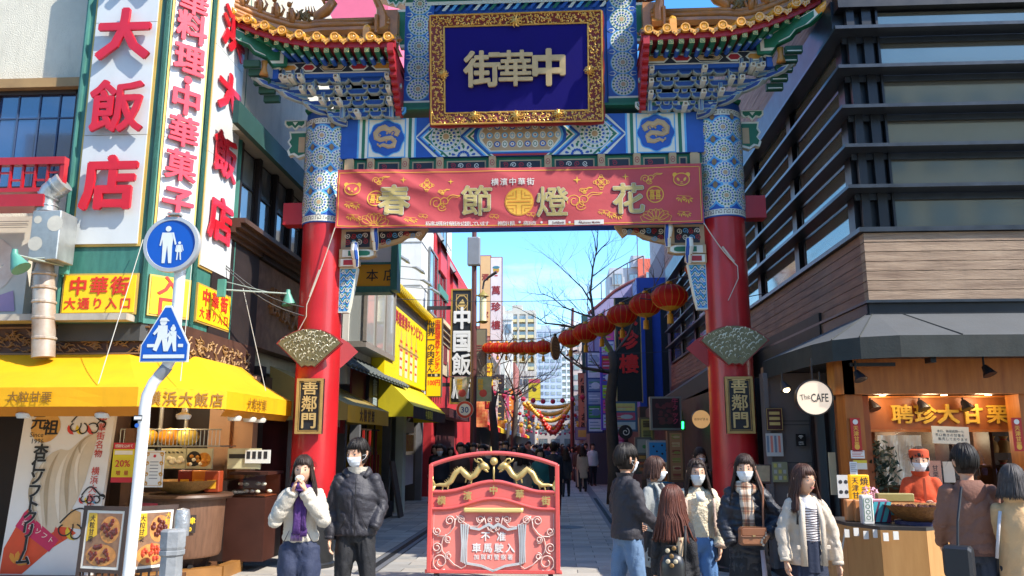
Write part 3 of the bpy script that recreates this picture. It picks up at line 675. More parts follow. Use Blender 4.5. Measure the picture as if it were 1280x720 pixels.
dm=MB();cup=[(-.045,.055),(-.045,.025),(-.03,0),(.03,0),(.045,.025),(.045,.055)];dm.prism(cup,-.07,0,CREAM,fx);dm.sheet([(x*.72,.008+y*.74)for x,y in cup],.003,BLUE,fx)
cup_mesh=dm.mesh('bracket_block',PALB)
dm=MB();dm.box((-.033,-.1,-.033),(.033,.15,.033),CREAM);fz=Fr((0,-.1,0),(1,0,0),(0,0,1));dm.sheet(rect(-.026,-.026,.026,.026),.003,TAN,fz);dm.sheet(rect(-.012,-.012,.012,.012),.006,DARK,fz)
nose_mesh=dm.mesh('bracket_nose',PAL)
dm=MB();dm.box((-.03,-.02,-.09),(.03,.1,.09),CREAM);dm.sheet(rect(-.018,-.085,-.004,.085),.023,BLUE,fx);dm.sheet(rect(.004,-.085,.018,.085),.023,LBLUE,fx)
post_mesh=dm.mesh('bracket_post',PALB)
EY=10.72
zy=lambda py_,y_:atY(430,py_,y_).z
ZD=zy(46.5,EY-.02);ZF=zy(63.5,EY+.06);ZR=zy(73.5,EY+.24);ZP=zy(90.5,EY+.42);ZPT=zy(77,EY+.42);ZR0=zy(96,EY+.44)
def eavez(u):
 return ZD+.44*max(0,(u-.4)/.6)**1.8
for s in(-1,1):
 MX=lambda x,s=s:GC+s*x
 xi,xo=1.78,4.25
 roof=Fr((GC,EY,0),(1,0,0),(0,0,1))
 n=10
 xs_=[xi+.1+(xo-xi-.15)*i/(n-1)for i in range(n)]
 for i,x in enumerate(xs_):
  u=(x-xi)/(xo-xi);z=eavez(u)
  inst('eave_disc',disc_mesh,gate,Matrix.Translation((MX(x),EY-.12*u,z)))
  if i<n-1:inst('drip_tile',drip_mesh,gate,Matrix.Translation((MX((x+xs_[i+1])/2),EY-.1*u,(z+eavez((xs_[i+1]-xi)/(xo-xi)))/2-.035)))
  mb=MB();mb.tube([(MX(x),EY-.12*u+.01,z),(MX(x)-s*.02*u,EY+.25,z+.09),(MX(x)-s*.1*u,EY+.62,z+.3-.06*u)],.066,10)
  mb.build('roof_tile_row',[tile_m],gate,smooth=True)
 mb=MB()
 mb.grid(lambda a,b:V((MX(xi+(xo-xi+.08)*a),EY-.1*a+.02+.62*b,eavez(a)-.02+.06*b+.26*b*b*(1-.15*a))),14,4,0)
 mb.grid(lambda a,b:V((MX(xi+(xo-xi+.08)*a),EY-.1*a+.02+.62*b,eavez(a)-.06+.06*b)),14,4,0)
 mb.build('roof_slab',[ridge_m],gate,smooth=True)
 mb=MB()
 R=[[(MX(xi+(xo-xi+.05)*u),EY-.1*u+.05,eavez(u)-.03),(MX(xi+(xo-xi+.05)*u),EY-.1*u+.05,eavez(u)+ZF-ZD+.035),(MX(xi+(xo-xi+.05)*u),EY-.1*u+.1,eavez(u)+ZF-ZD+.035),(MX(xi+(xo-xi+.05)*u),EY-.1*u+.1,eavez(u)-.03)]for u in[k/14 for k in range(15)]]
 mb.loft(R,0);mb.build('fascia',[redb],gate)
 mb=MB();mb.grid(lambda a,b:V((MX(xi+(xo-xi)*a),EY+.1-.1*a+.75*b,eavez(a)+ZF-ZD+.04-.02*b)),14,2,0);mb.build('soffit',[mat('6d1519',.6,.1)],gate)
 for k in range(17):
  x=xi+.12+k*.148;u=(x-xi)/(xo-xi)
  if u>.97:break
  inst('flying_rafter',flyr_mesh,gate,Matrix.Translation((MX(x),EY+.06-.08*u,eavez(u)+ZF-ZD))@Matrix.Rotation(s*max(0,u-.5)*.9,4,'Z'))
  if u<.9:inst('rafter',rafter_mesh,gate,Matrix.Translation((MX(x-.03),EY+.24-.05*u,eavez(u)+ZR-ZD))@Matrix.Rotation(s*max(0,u-.5)*.9,4,'Z'))
  # painted purlin board
 x0,x1=xi+.05,3.62
 fpu=Fr((GC,EY+.42,0),(1,0,0),(0,0,1));g=lambda x,y,z,s=s:fpu(s*x,y,z)
 zt=ZPT
 mb=MB();mb.box((s*x0 if s>0 else-x1,ZP,-.12),(x1 if s>0 else-x0,zt,0),CREAM,fpu)
 mb.sheet(rect(x0,ZP+.01,x1,zt-.01),.003,DARK,g)
 for(a,b,m_)in((x0+.02,x0+.38,ORNG),(x0+.42,x0+.72,RED),(x0+.76,x1-.62,TAN),(x1-.58,x1-.34,RED),(x1-.3,x1-.04,ORNG)):
  hgt=(zt-ZP)*.38;c=(a+b)/2;q=(zt+ZP)/2
  for k,mm,zz in((1,CREAM,.006),(.86,DARK if m_==TAN else CREAM,.008),(.62,m_,.011)):
   mb.sheet([(a+(1-k)*.08,q),(a+.07,q+hgt*k),(b-.07,q+hgt*k),(b-(1-k)*.08,q),(b-.07,q-hgt*k),(a+.07,q-hgt*k)],zz,mm,g)
  if m_==TAN:
   for k in range(12):stroke(mb,spiral(a+.14+k*(b-a-.28)/11,q,.004,.026,k,1.3,8),.008,g,.014,DARK)
 mb.build('painted_purlin',PAL,gate)
 mb=MB();mb.lathe((MX(x1+.03),EY+.36,zt-.03),[(0,-.02),(.095,-.02),(.1,0),(.1,.2)],22,CREAM,'y');fe=Fr((MX(x1+.03),EY+.337,zt-.03),(1,0,0),(0,0,1));medallion(mb,fe,0,0,.088,.001,lite=True)
 mb.box((MX(x1+.03)-.04,EY+.36,zt-.28),(MX(x1+.03)+.04,EY+.5,zt-.12),BLUE);mb.build('purlin_end',PAL,gate)
 mb=MB();mb.box((min(MX(x0),MX(x1+.1)),EY+.44,ZR0),(max(MX(x0),MX(x1+.1)),EY+.6,ZP-.002),BLUE);mb.build('bracket_rail',PAL,gate)
 # tiers of brackets: lower tiers stand further back and are shorter
 for t in range(4):
  y=11.5-.09*t;z=zy(147-14.5*t,y);xb=2.72+.28*t
  bset=MB();bset.box((min(MX(x0),MX(xb)),y+.05,z+.085),(max(MX(x0),MX(xb)),y+.09,z+.115),LBLUE);bset=bset.build('bracket_tier',PAL,gate)
  k=0;x=1.95
  while x<xb:
   big=(k+t)%2==0
   inst('bracket_arm',arm_meshes[0 if big else 1],bset,Matrix.Translation((MX(x),y-.02*(k%2),z)))
   for dx in((-.13,.13)if big else(0,)):inst('bracket_block',cup_mesh,bset,Matrix.Translation((MX(x+dx),y-.05,z+.075)))
   if k%3==(0 if t else 2):inst('bracket_nose',nose_mesh,bset,Matrix.Translation((MX(x),y-.1,z+.02)))
   if k%3==0 and t in(0,3):inst('bracket_post',post_mesh,bset,Matrix.Translation((MX(x),y-.06,z+.05)))
   x+=.25 if big else .26;k+=1
  if t>0:
   for q in range(t):
    inst('bracket_nose',nose_mesh,bset,Matrix.Translation((MX(xb-.02-q*.14),y-.12,z+.03)))
    inst('bracket_post',post_mesh,bset,Matrix.Translation((MX(xb-.02-q*.14),y-.08,z+.1)))
    # beaks fanning out at the corner
  for q in range(3):
   L=.24+.085*t+.0*q;a=.1+q*.35;y0=y-.02+q*.05;z0=z-.01-q*.05
   mbk=MB();bl=[(-.05,0),(-.05,.09),(L*.55,.07),(L*.8,.1),(L,.085),(L*.8,.02),(L*.4,0)]
   fk=Fr((MX(xb),y0,z0),(s*cos(a),-sin(a),0),(0,0,1))
   mbk.prism(bl,-.035,.035,CREAM,fk)
   for zz,fl in((.038,1),(-.038,-1)):mbk.sheet([(x_*.9+.01,.012+y_*.74)for x_,y_ in(bl if fl>0 else bl[::-1])],zz,BLUE if q%2==0 else LBLUE,fk)
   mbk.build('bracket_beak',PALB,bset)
 mb=MB();mb.box((min(MX(1.8),MX(2.9)),11.62,6.78),(max(MX(1.8),MX(2.9)),11.7,7.3),DARK);mb.box((min(MX(1.8),MX(3.7)),11.3,7.24),(max(MX(1.8),MX(3.7)),11.7,7.3),RED);mb.build('bracket_wall',[PAL[0]]*5+[mat('6d1519',.6),mat('16181f',.7)],gate)
 # corner beam: green and white stepped, gold dragon snout
 fcn=Fr((MX(3.5),EY+.4,ZPT+.02),(s*.82,-.5,.28),(0,.0,1))
 mb=MB();cb=[(0,-.1),(0,.08),(.55,.1),(.98,.1),(.98,-.02),(.8,-.08),(.6,-.06),(.5,-.13),(.3,-.12),(.2,-.2)]
 mb.prism(cb,-.05,.05,GREEN,fcn)
 for zz,m_,k in((.054,CREAM,.88),(.058,GREEN,.76)):mb.sheet([(.5+(x_-.5)*k,(y_)*k)for x_,y_ in cb],zz*(1 if s>0 else 1),m_,fcn);mb.sheet([(.5+(x_-.5)*k,(y_)*k)for x_,y_ in cb][::-1],-zz,m_,fcn)
 mb.build('corner_beam',PAL,gate)
 mb=MB();mb.tube([fcn(.9,.04),fcn(1.06,.07),fcn(1.18,.12),fcn(1.22,.2)],[.07,.08,.055,.015],8);mb.ball(fcn(1.12,.16),.035,6);mb.build('corner_dragon_head',[tile_m],gate,smooth=True)
 mb=MB();mb.tube([(MX(3.78),EY+.25,ZP-.1),(MX(3.78),EY+.25,ZP-.04),(MX(3.78),EY+.25,ZP+.03),(MX(3.78),EY+.25,ZP+.12)],[.07,.05,.035,.05],10);mb.build('baluster',[mat('b07a35',.4,.15)],gate,smooth=True)
 # small stepped brackets under the corner
 for q in range(5):
  mb=MB();mb.box((-.12,-.05,-.04),(.12,.05,.04),GREEN,Fr((MX(3.95-q*.05),EY+.2+q*.09,ZP+.06-q*.1),(s,0,0),(0,0,1)));mb.sheet(rect(-.1,-.035,.1,-.02),.044,CREAM,Fr((MX(3.95-q*.05),EY+.2+q*.09,ZP+.06-q*.1),(s,0,0),(0,0,1)));mb.build('corner_block',[PAL[0]]*2+[mat('1d4a38',.6)]+PAL[3:],gate)
  # red stepped gable board next to the upper wall
 st=[];
 for q in range(9):st+=[(10.72+q*.09,7.36-q*.083),(10.72+q*.09,7.36-(q+1)*.083+.02),(10.75+q*.09,7.36-(q+1)*.083)]
 poly=st+[(11.62,6.62),(11.62,7.42),(10.72,7.42)]
 mb=MB();xg=xi;mb.prism(poly,0,.09,0,lambda x,y,z,s=s:V((MX(1.8+z),x,y)));mb.build('gable_board',[redb],gate)
 # hip ridge and flat ridge with beasts
 rid=[(MX(a_),EY+b_,zy(c_,EY+b_))for a_,b_,c_ in((2.0,.62,31),(3.05,.6,31),(3.3,.5,33),(3.5,.38,30),(3.75,.25,22),(4.0,.1,12),(4.25,-.05,0),(4.4,-.12,-12))]
 mb=MB();mb.tube(rid,[.06,.06,.06,.06,.055,.055,.05,.05],8);mb.tube([(x,y,z+.07)for x,y,z in rid],[.04]*8,8);mb.tube([(x,y,z-.08)for x,y,z in rid],[.05]*8,8);mb.build('ridge',[ridge_m],gate,smooth=True)
 mb=MB();mb.tube([(x,y-.05,z-.15)for x,y,z in rid],[.08,.08,.08,.07,.06,.05,.04,.03],6);mb.build('ridge_base',[ridge_m],gate)
 for q,(x,y,z,h)in enumerate([(a_,EY+b_,zy(c_,EY+b_)+.05,.26)for a_,b_,c_ in((3.46,.4,28),(3.66,.3,21),(3.88,.18,14),(4.1,.04,5))]):
  mb=MB();mb.tube([(MX(x),y,z-.05),(MX(x),y,z+h*.45),(MX(x+.02),y-.02,z+h*.75)],[.06,.055,.04],8);mb.ball((MX(x+.035),y-.04,z+h*.95),(.04,.05,.045),8)
  mb.tube([(MX(x+.05),y-.05,z-.02),(MX(x+.05),y-.05,z+h*.45)],.02,6);mb.tube([(MX(x-.05),y+.03,z),(MX(x-.09),y+.05,z+h*.5),(MX(x-.05),y+.05,z+h*.8)],[.03,.02,.008],6)
  for e in(-1,1):mb.tube([(MX(x+.03)+e*.02,y-.03,z+h),(MX(x+.02)+e*.03,y-.02,z+h*1.2)],[.014,.004],5)
  mb.build('ridge_beast',[ridge_m],gate,smooth=True)
 mb=MB();x=2.98;y=EY+.6;ZB=zy(28,y)-7.95
 mb.tube([(MX(x+.16),y,ZB+7.92),(MX(x+.15),y,ZB+8.06),(MX(x+.02),y,ZB+8.15),(MX(x-.08),y,ZB+8.28),(MX(x-.02),y,ZB+8.38),(MX(x+.08),y,ZB+8.34),(MX(x+.04),y,ZB+8.27)],[.05,.08,.09,.08,.06,.04,.02],8)
 for q in range(4):mb.tube([(MX(x+.1+q*.04),y,ZB+8.02+.02*q),(MX(x+.18+q*.05),y-.02,ZB+8.12+.01*q),(MX(x+.22+q*.04),y,ZB+8.24)],[.03,.02,.006],5)
 mb.build('ridge_beast',[ridge_m],gate,smooth=True)
 mb=MB()
 R3=random.Random(21)
 for q in range(14):
  x=3.2+.02*q;z=zy(27,EY+.5)+R3.random()*.12;mb.tube([(MX(x),y-.1,z),(MX(x+.06),y-.12,z+.07),(MX(x+.02),y-.1,z+.13)],[.03,.025,.008],6)
 mb.build('ridge_relief',[mat('6f5a2f',.5,.3)],gate,smooth=True)
 mb=MB();mb.box((MX(2.28)-.05,EY+.3,ZD+.1),(MX(2.28)+.05,EY+.42,ZD+.33));mb.ball((MX(2.28),EY+.36,ZD+.34),.06,10);mb.box((MX(2.28)-.12,EY+.2,ZD+.04),(MX(2.28)+.12,EY+.42,ZD+.11));mb.build('finial',[tile_m],gate)
 mb=MB();x=1.98;mb.box((MX(x)-.1,EY+.62,7.6),(MX(x)+.1,EY+.8,8.3))
 mb.tube([(MX(x+.14),EY+.6,7.9),(MX(x+.13),EY+.58,8.15),(MX(x+.16),EY+.55,8.3),(MX(x+.22),EY+.5,8.42)],[.1,.09,.06,.05],8);mb.ball((MX(x+.2),EY+.5,8.45),(.07,.07,.06),8);mb.tube([(MX(x+.2),EY+.5,7.85),(MX(x+.2),EY+.5,8.15)],.03,6)
 mb.build('ridge_beast',[ridge_m],gate)
 # end of upper cornice
 g3=lambda x,y,z,s=s:V((GC+s*(1.8+x),11.6-z,y))
 mb=MB();ol=[(0,8.35),(.08,8.3),(.12,8.12),(.2,8.2),(.24,8.1),(.26,7.96),(0,7.9)];ol=[(0,7.8),(0,8.45),(.26,8.45),(.24,8.3),(.28,8.15),(.24,8.0),(.27,7.9),(.12,7.92),(.08,7.8)]
 mb.prism(ol,-.1,0,CREAM,g3);mb.sheet([(.01+x*.86,8.13+(y-8.13)*.86)for x,y in ol],.004,GREEN,g3);mb.build('beam_end_board',PAL,gate);mb=MB();cloud_fringe(mb,g3,0,.3,8.66,8.46,.06,.3);mb.build('cornice',PAL,gate)
 # main roof on top (above the picture's edge): brackets, eaves and tiles
mb=MB();mb.box((GC-1.9,11.1,8.8),(GC+1.9,12.2,9.5),DARK);mb.build('bracket_wall',[PAL[0]]*6+[mat('1d3a35',.6,.3)],gate)
for t in range(3):
 for k in range(9):inst('bracket_arm',arm_meshes[2],gate,Matrix.Translation((GC-1.8+k*.45,11.08-.14*t,8.95+.16*t)))
mb=MB();mb.grid(lambda a,b:V((GC-2.7+5.4*a,10.1+1.75*b,9.45+.35*abs(2*a-1)**3+.9*b**1.3)),24,6,0);mb.grid(lambda a,b:V((GC-2.7+5.4*a,13.6-1.75*b,9.45+.35*abs(2*a-1)**3+.9*b**1.3)),24,6,0)
mb.grid(lambda a,b:V((GC-2.7+5.4*a,10.1+3.5*b,9.4+.35*abs(2*a-1)**3)),24,2,0);mb.build('main_roof_slab',[ridge_m],gate,smooth=True)
for k in range(21):
 x=GC-2.6+k*.26;a=k/20;z=9.5+.35*abs(2*a-1)**3;inst('eave_disc',disc_mesh,gate,Matrix.Translation((x,10.06,z)))
 mb=MB();mb.tube([(x,10.08,z),(x,10.9,z+.35),(x,11.8,z+.9)],.066,8);mb.build('roof_tile_row',[tile_m],gate,smooth=True)
mb=MB();mb.tube([(GC-2.5,11.85,10.6),(GC,11.85,10.5),(GC+2.5,11.85,10.6)],.16,8);mb.build('ridge',[ridge_m],gate)
# corner tassel of the main roof eave seen against the sky
for s in(-1,1):
 mb=MB();f5=Fr((GC+s*2.45,10.5,8.6),(s*.8,-.5,.2),(0,0,1))
 for q in range(4):mb.prism([(-.1+q*.02,-.28+q*.12),(.3+q*.08,-.22+q*.13),(.34+q*.08,-.16+q*.13),(-.1,-.2+q*.12)],-.05,.05,GREEN if q%2 else CREAM,f5)
 mb.build('corner_beam',PAL,gate)
 # ================= ground =================
def struct(o):o['kind']='structure';return o
mb=MB();mb.sheet([(-60,-40),(60,-40),(60,900),(-60,900)],-.03,0)
struct(mb.build('ground',[mat('6d6a66',.9,.2,2)]))
slab_ms=[mat('9a948a',.72,.16,1.7,bump=.12,bs=30,dirt=.35),mat('a49e94',.72,.14,1.9,bump=.12,bs=30,dirt=.3),mat('8b8983',.72,.14,1.6,bump=.12,bs=30,dirt=.35)]
mb=MB();mb.box((-60,-40,-.028),(60,900,-.008));paving=struct(mb.build('street_paving',[mat('55534f',.85,.15,6)]))
def slab(w,d,m):
 mb=MB();e=.006;R=[[(0,0,-.01),(w,0,-.01),(w,d,-.01),(0,d,-.01)],[(0,0,-e),(w,0,-e),(w,d,-e),(0,d,-e)],[(e,e,0),(w-e,e,0),(w-e,d-e,0),(e,d-e,0)]]
 mb.loft(R);return mb.mesh('paving_slab',[m])
SL={}
for i,m in enumerate(slab_ms):SL['l',i]=slab(.592,.292,m);SL['s',i]=slab(.392,.392,m)
cnt=0;rest=MB();R3=random.Random(4)
def lay(x0,x1,y0,y1,w,d,kind,far):
 global cnt
 y=y0;row=0
 while y<y1:
  x=x0-(w/2 if row%2 and kind=='l' else 0)
  while x<x1-.01:
   xa=max(x,x0);xb=min(x+w,x1);i=R3.randrange(3)
   if cnt<300 and y<far and 11.0<y and xb-xa>w*.9:
    inst('paving_slab',SL[kind,i],paving,Matrix.Translation((xa+.004,y+.004,R3.uniform(0,.003))));cnt+=1
   else:
    z=R3.uniform(0,.0025);rest.add([(xa+.004,y+.004,z),(xb-.004,y+.004,z),(xb-.004,y+d-.004,z),(xa+.004,y+d-.004,z)],[(0,1,2,3)],i)
   x+=w
  y+=d;row+=1
lay(-2.45,1.05,11.1,60,.6,.3,'l',16.5)
lay(-4.6,-2.75,11.1,45,.4,.4,'s',16);lay(1.3,3.9,11.1,45,.4,.4,'s',12.8)
lay(-8.0,6.0,2.0,11.1,.6,.3,'l',0)
ro=rest.build('paving_field',slab_ms,paving);ro['kind']='stuff'
for x in(-2.6,1.17):
 mb=MB();mb.box((x-.13,11.1,-.004),(x+.13,140,.004),0)
 n=0
 for k in range(260):
  y=11.12+k*.06;mb.box((x-.05,y,.0045),(x+.05,y+.035,.007),1)
 g_=mb.build('drain_channel',[mat('5b5d61',.6,.15,5),mat('141517',.5,.1)],paving)
mb=MB();mb.lathe((.2,17.5,.003),[(0,.004),(.3,.004),(.31,.0),(.33,0),(.33,-.01)],28)
mb.build('manhole_cover',[mat('4a4b4d',.5,.25,20,bump=.5,bs=30,metal=.3)],paving)
# ================= left restaurant building =================
XL=-4.7
brn=mat('3b2a22',.55,.25,4,bump=.15,bs=25,dirt=.25);brn2=mat('55402f',.6,.3,5,stretch=(1,1,6),bump=.15,bs=20);stucco=mat('cfc8b4',.9,.08,2,bump=.5,bs=60,dirt=.25)
LB=thing('restaurant_building','corner restaurant building with cream plaster, dark timber windows and carved frieze, left of the gate','building',(-9,14,0))
def part(name,mats,fn,parent,**k):
 mb=MB();fn(mb);return mb.build(name,mats if isinstance(mats,(list,tuple))else[mats],parent,**k)
part('wall',stucco,lambda m:(m.box((-14,9.95,6.56),(-6.1,16,11.5)),m.box((-14,9.95,2.78),(-6.1,12.5,5.0)),m.box((-14,12,0),(-7,16,7))),LB)
part('wall',stucco,lambda m:(m.box((-6.1,10.9,6.345),(XL,17,10.6)),m.box((-8,10.6,2.9),(XL-.3,17,7.9))),LB)
part('cornice',mat('9a7a4d',.6,.15),lambda m:m.box((-14,9.8,6.42),(-6.2,9.98,6.55)),LB)
fw0=Fr((-14,9.9,0),(1,0,0),(0,0,1))
for i,(a,b)in enumerate(((-10.2,-9.0),(-8.95,-7.75),(-7.6,-6.4))):
 w=part('window',mat('30211c',.5,.1),lambda m:[m.box((a+14+p,q,-.05),(a+14+r_,s_,.0),0,fw0)for p,q,r_,s_ in((0,5.0,.06,6.42),(b-a-.06,5.0,b-a,6.42),(0,5.0,b-a,5.06),(0,6.36,b-a,6.42))],LB)
 part('pane',glass('27406e',.05,.3),lambda m:m.box((a+14+.05,5.05,-.06),(b+14-.05,6.37,-.045),0,fw0),w)
 part('glazing_bar',mat('3a4b66',.5,.1),lambda m:([m.box((a+14+x,5.06,-.04),(a+14+x+.02,6.36,-.03),0,fw0)for x in(.32,.62,.9)],m.box((a+14+.05,6.02,-.042),(b+14-.05,6.04,-.032),0,fw0)),w)
part('wall',mat('2c211d',.7,.2),lambda m:m.box((-14,10.0,5.0),(-6.2,10.3,6.5)),LB)
# balcony railing
rl=mat('a3161f',.4,.1,coat=.3)
rz_=[atY(40,y_,9.35).z for y_ in(262,250,241,236,207,198)];rx_=atY(81,225,9.35).x
rail=part('balcony_railing',rl,lambda m:(m.box((-14,9.3,rz_[4]),(rx_,9.4,rz_[5])),m.box((-14,9.3,rz_[2]),(rx_,9.4,rz_[3])),m.box((-14,9.2,rz_[0]),(rx_-.15,9.5,rz_[1]+.03)),m.box((rx_-.05,9.31,rz_[3]),(rx_,9.39,rz_[4]))),LB)
for k in range(14):
 x=rx_-.08-k*.16
 part('baluster',rl,lambda m:(m.box((x,9.33,rz_[3]),(x+.025,9.37,rz_[4])),m.box((x-.135,9.34,rz_[3]+(.1 if k%2 else .2)),(x,9.365,rz_[3]+(.125 if k%2 else .225)))),rail)
part('mural_board',mat('c9bfae',.6,.1),lambda m:m.box((-14,9.75,3.3),(-6.75,9.9,4.6)),LB)
fm=Fr((-7.4,9.745,3.5),(1,0,0),(0,0,1))
part('mural',[mat('c7a892',.6,.2,3,second='e3d3c2'),mat('a98aa6',.6,.1),mat('6f6a68',.6,0),mat('4b3a42',.6)],lambda m:(m.sheet(circ(-.05,.45,.55,20,.42),.002,0,fm),m.sheet([(-.6,-.15),(.55,-.15),(.5,.12),(.2,.02),(-.1,.1),(-.4,.0),(-.6,.1)],.004,1,fm),m.sheet([(-.6,.1),(-.4,0),(-.1,.1),(.2,.02),(.2,.06),(-.1,.16),(-.4,.06),(-.6,.16)],.006,3,fm),[stroke(m,[(.3,q),(.1,q),(.1,q+.08),(.2,q+.08),(.2,q+.03)],.008,fm,.008,2)for q in(-.1,.05)],[stroke(m,[(-.6,q),(.6,q)],.01,fm,.006,2)for q in(.98,1.03)]),LB)
part('sill_ledge',mat('a59e90',.7,.15,dirt=.4),lambda m:m.box((-14,9.4,3.18),(-5.2,9.95,3.26)),LB)
# carved frieze
frz=part('frieze_board',mat('4a2f22',.6,.2),lambda m:(m.box((-14,9.7,2.74),(-5.0,9.9,3.17))),LB)
R3=random.Random(8)
def carve(m,fr,x0,x1,y0,y1,n):
 for k in range(n):
  x=R3.uniform(x0,x1);y=R3.uniform(y0,y1);a=R3.uniform(-.6,.6)if k%3 else R3.uniform(0,3);L=R3.uniform(.03,.09)
  m.tube([fr(x+L*t*cos(a),y+L*t*sin(a)+.01*sin(t*4),.01)for t in(-1,-.3,.4,1)],[.004,.011,.01,.003],5)
part('frieze_carving',mat('7a5a3b',.5,.25,8),lambda m:(carve(m,Fr((-9,9.69,2.95),(1,0,0),(0,0,1)),0,3.9,-.12,.12,260),[m.box((-9+0,9.67,z),(-5.05,9.7,z+.02))for z in(2.79,3.12)]),LB)['kind']='stuff'
fs_=Fr((XL+.02,9.9,2.95),(0,1,0),(0,0,1))
part('frieze_board',mat('4a2f22',.6,.2),lambda m:m.box((XL-.1,9.9,2.6),(XL+.02,12.3,3.17)),LB)
part('frieze_carving',mat('9a7a52',.5,.25,8),lambda m:carve(m,fs_,.1,2.2,-.25,.1,150),LB)['kind']='stuff'
# street side: timber windows over a relief panel
dk2=mat('241a17',.6,.3,5,bump=.1,bs=30)
part('timber_wall',dk2,lambda m:(m.box((XL-.2,10.9,4.9),(XL-.1,17,6.19)),m.box((XL-.3,10.6,2.2),(XL,12.3,4.75)),m.box((XL-.3,12.3,4.6),(XL+.05,17,4.78))),LB)
part('ledge',mat('4a3526',.5,.2,bump=.1),lambda m:[m.box((XL-.2,11.0,4.62+.07*k),(XL+.04+.07*k,16.5,4.69+.07*k))for k in range(4)],LB)
for k in range(6):
 y=11.3+k*.78
 part('post',dk2,lambda m:m.box((XL-.12,y,4.9),(XL,y+.1,6.19)),LB)
 w=part('window',mat('1d1613',.5,.1),lambda m:[m.box((XL-.1,y+.14+a,b),(XL-.06,y+.14+c,d))for a,b,c,d in((0,4.95,.04,6.15),(.58,4.95,.62,6.15),(0,5.6,.62,5.63))],LB)
 part('pane',glass('a9b0ae',.1,.55),lambda m:m.box((XL-.098,y+.14,4.95),(XL-.088,y+.76,6.15)),w)
part('eave',mat('8f8674',.8,.15,dirt=.3),lambda m:m.box((XL-.2,10.9,6.2),(XL+.3,17,6.3)),LB)
part('shop_blind',mat('1f4038',.6,.15),lambda m:(m.box((XL+.3,10.2,6.02),(XL+.38,17,6.34)),m.box((XL-.2,10.9,6.305),(XL+.3,17,6.34))),LB)
rp=part('relief_panel',mat('8a6c54',.75,.25,6,second='6a503e',bump=.5,bs=12),lambda m:m.box((XL-.25,12.3,3.2),(XL+.0,16.6,4.58)),LB)
fr_=Fr((XL,12.35,3.2),(0,1,0),(0,0,1))
for i,ch in enumerate('横濱大飯店'):
 part('relief_character',mat('86603c',.5,.2,6),lambda m:put(m,ch,fr_,.65+i*.52,.82-.06*i,.46,0,.03,.12,.0),LB)
part('lintel',brn2,lambda m:(m.box((XL-.3,11.0,2.5),(XL+.1,17.5,2.75))),LB)
# ---- sign tower ----
def solve(S,d,px,z):
 lo,hi=0.,6.
 for _ in range(50):
  t=(lo+hi)/2;p=V((S[0]+d[0]*t,S[1]+d[1]*t,z))-V((0,0,CAM_Z));x=p.dot(_R)/p.dot(_F)*F_PX+640
  if x<px:lo=t
  else:hi=t
 return(S[0]+d[0]*t,S[1]+d[1]*t)
T0=(-6.2,9.6);T1=(-5.13,9.6);T2=solve(T1,(.616,.788),238,3.2);T3=solve(T2,(.0,1.),284,3.2)
TW=thing('sign_tower','tall green cornered sign tower with white panels and big red characters above the yellow awning','sign',(-5.4,10.6,3.1))
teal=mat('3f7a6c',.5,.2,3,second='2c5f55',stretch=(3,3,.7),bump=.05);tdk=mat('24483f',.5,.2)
foot=[T0,T1,T2,T3,(T0[0],T3[1])]
part('tower_body',teal,lambda m:m.loft([[(x,y,z)for x,y in foot]for z in(3.17,8.6)]),TW)
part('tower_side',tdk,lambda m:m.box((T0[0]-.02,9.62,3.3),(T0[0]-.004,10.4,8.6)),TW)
part('tower_base',mat('3a3a38',.6,.2),lambda m:m.loft([[(x*.985-.08,y*.99+.12,z)for x,y in foot]for z in(2.95,3.168)]),TW)
whp=mat('c4c8c6',.4,.05,1.5,coat=.15,dirt=.06);gtrim=mat('c7a455',.4,.1,metal=.3);redl=mat('c01526',.4,.08,coat=.3);redl2=mat('d8364a',.4,.08)
faces=[(T0,T1),(T1,T2),(T2,T3)]
TF=[]
for a,b in faces:
 a,b=V((*a,0)),V((*b,0));TF.append((Fr(a,b-a,(0,0,1)),(b-a).length))
def zz(py_,fc=0,px=150):return atY(px,py_,9.6).z
for i,(f,L)in enumerate(TF):
 m0,m1=((.1,.08),(.06,.05),(.05,.12))[i];zb=(4.14,4.1,4.0)[i]
 part('panel_trim',gtrim,lambda m:m.box((m0,zb,.0),(L-m1,8.5,.02),0,f),TW)
 part('white_panel',whp,lambda m:[m.box((m0+.03,z0,.02),(L-m1-.03,z1-.008,.035),0,f)for z0,z1 in((zb+.03,5.62),(5.62,7.2),(7.2,8.48))],TW)
 for x in(.0,L):part('corner_post',teal,lambda m:m.tube([f(x,3.17,0),f(x,8.6,0)],.035,8),TW)
f,L=TF[0]
for ch,z in(('大',6.99),('飯',5.98),('店',4.95),('浜',7.98)):
 part('character',[redl],lambda m:put(m,ch,f,L/2+.04,z,.74,0,.042,.05,.09),TW)
f,L=TF[1]
for ch,z in zip('華料理・中華菓子',(7.62,7.22,6.76,6.46,6.18,5.74,5.27,4.77)):
 part('character',[redl2],lambda m:put(m,ch,f,L/2-.01,z,.44 if ch!='・' else .4,0,.034,.06,.07),TW)
f,L=TF[2]
for ch,z in[(c_,atX(px_,py_,T2[0]).z)for c_,px_,py_ in(('大',270,107),('飯',265,186),('店',262,270),('浜',274,26),('横',280,-60))]:
 part('character',[redl],lambda m:put(m,ch,f,L/2-.05,z,.66,0,.04,.03,.06,1.2),TW)
yel=mat('e8c014',.45,.05);redt=mat('c8321e',.5,.05)
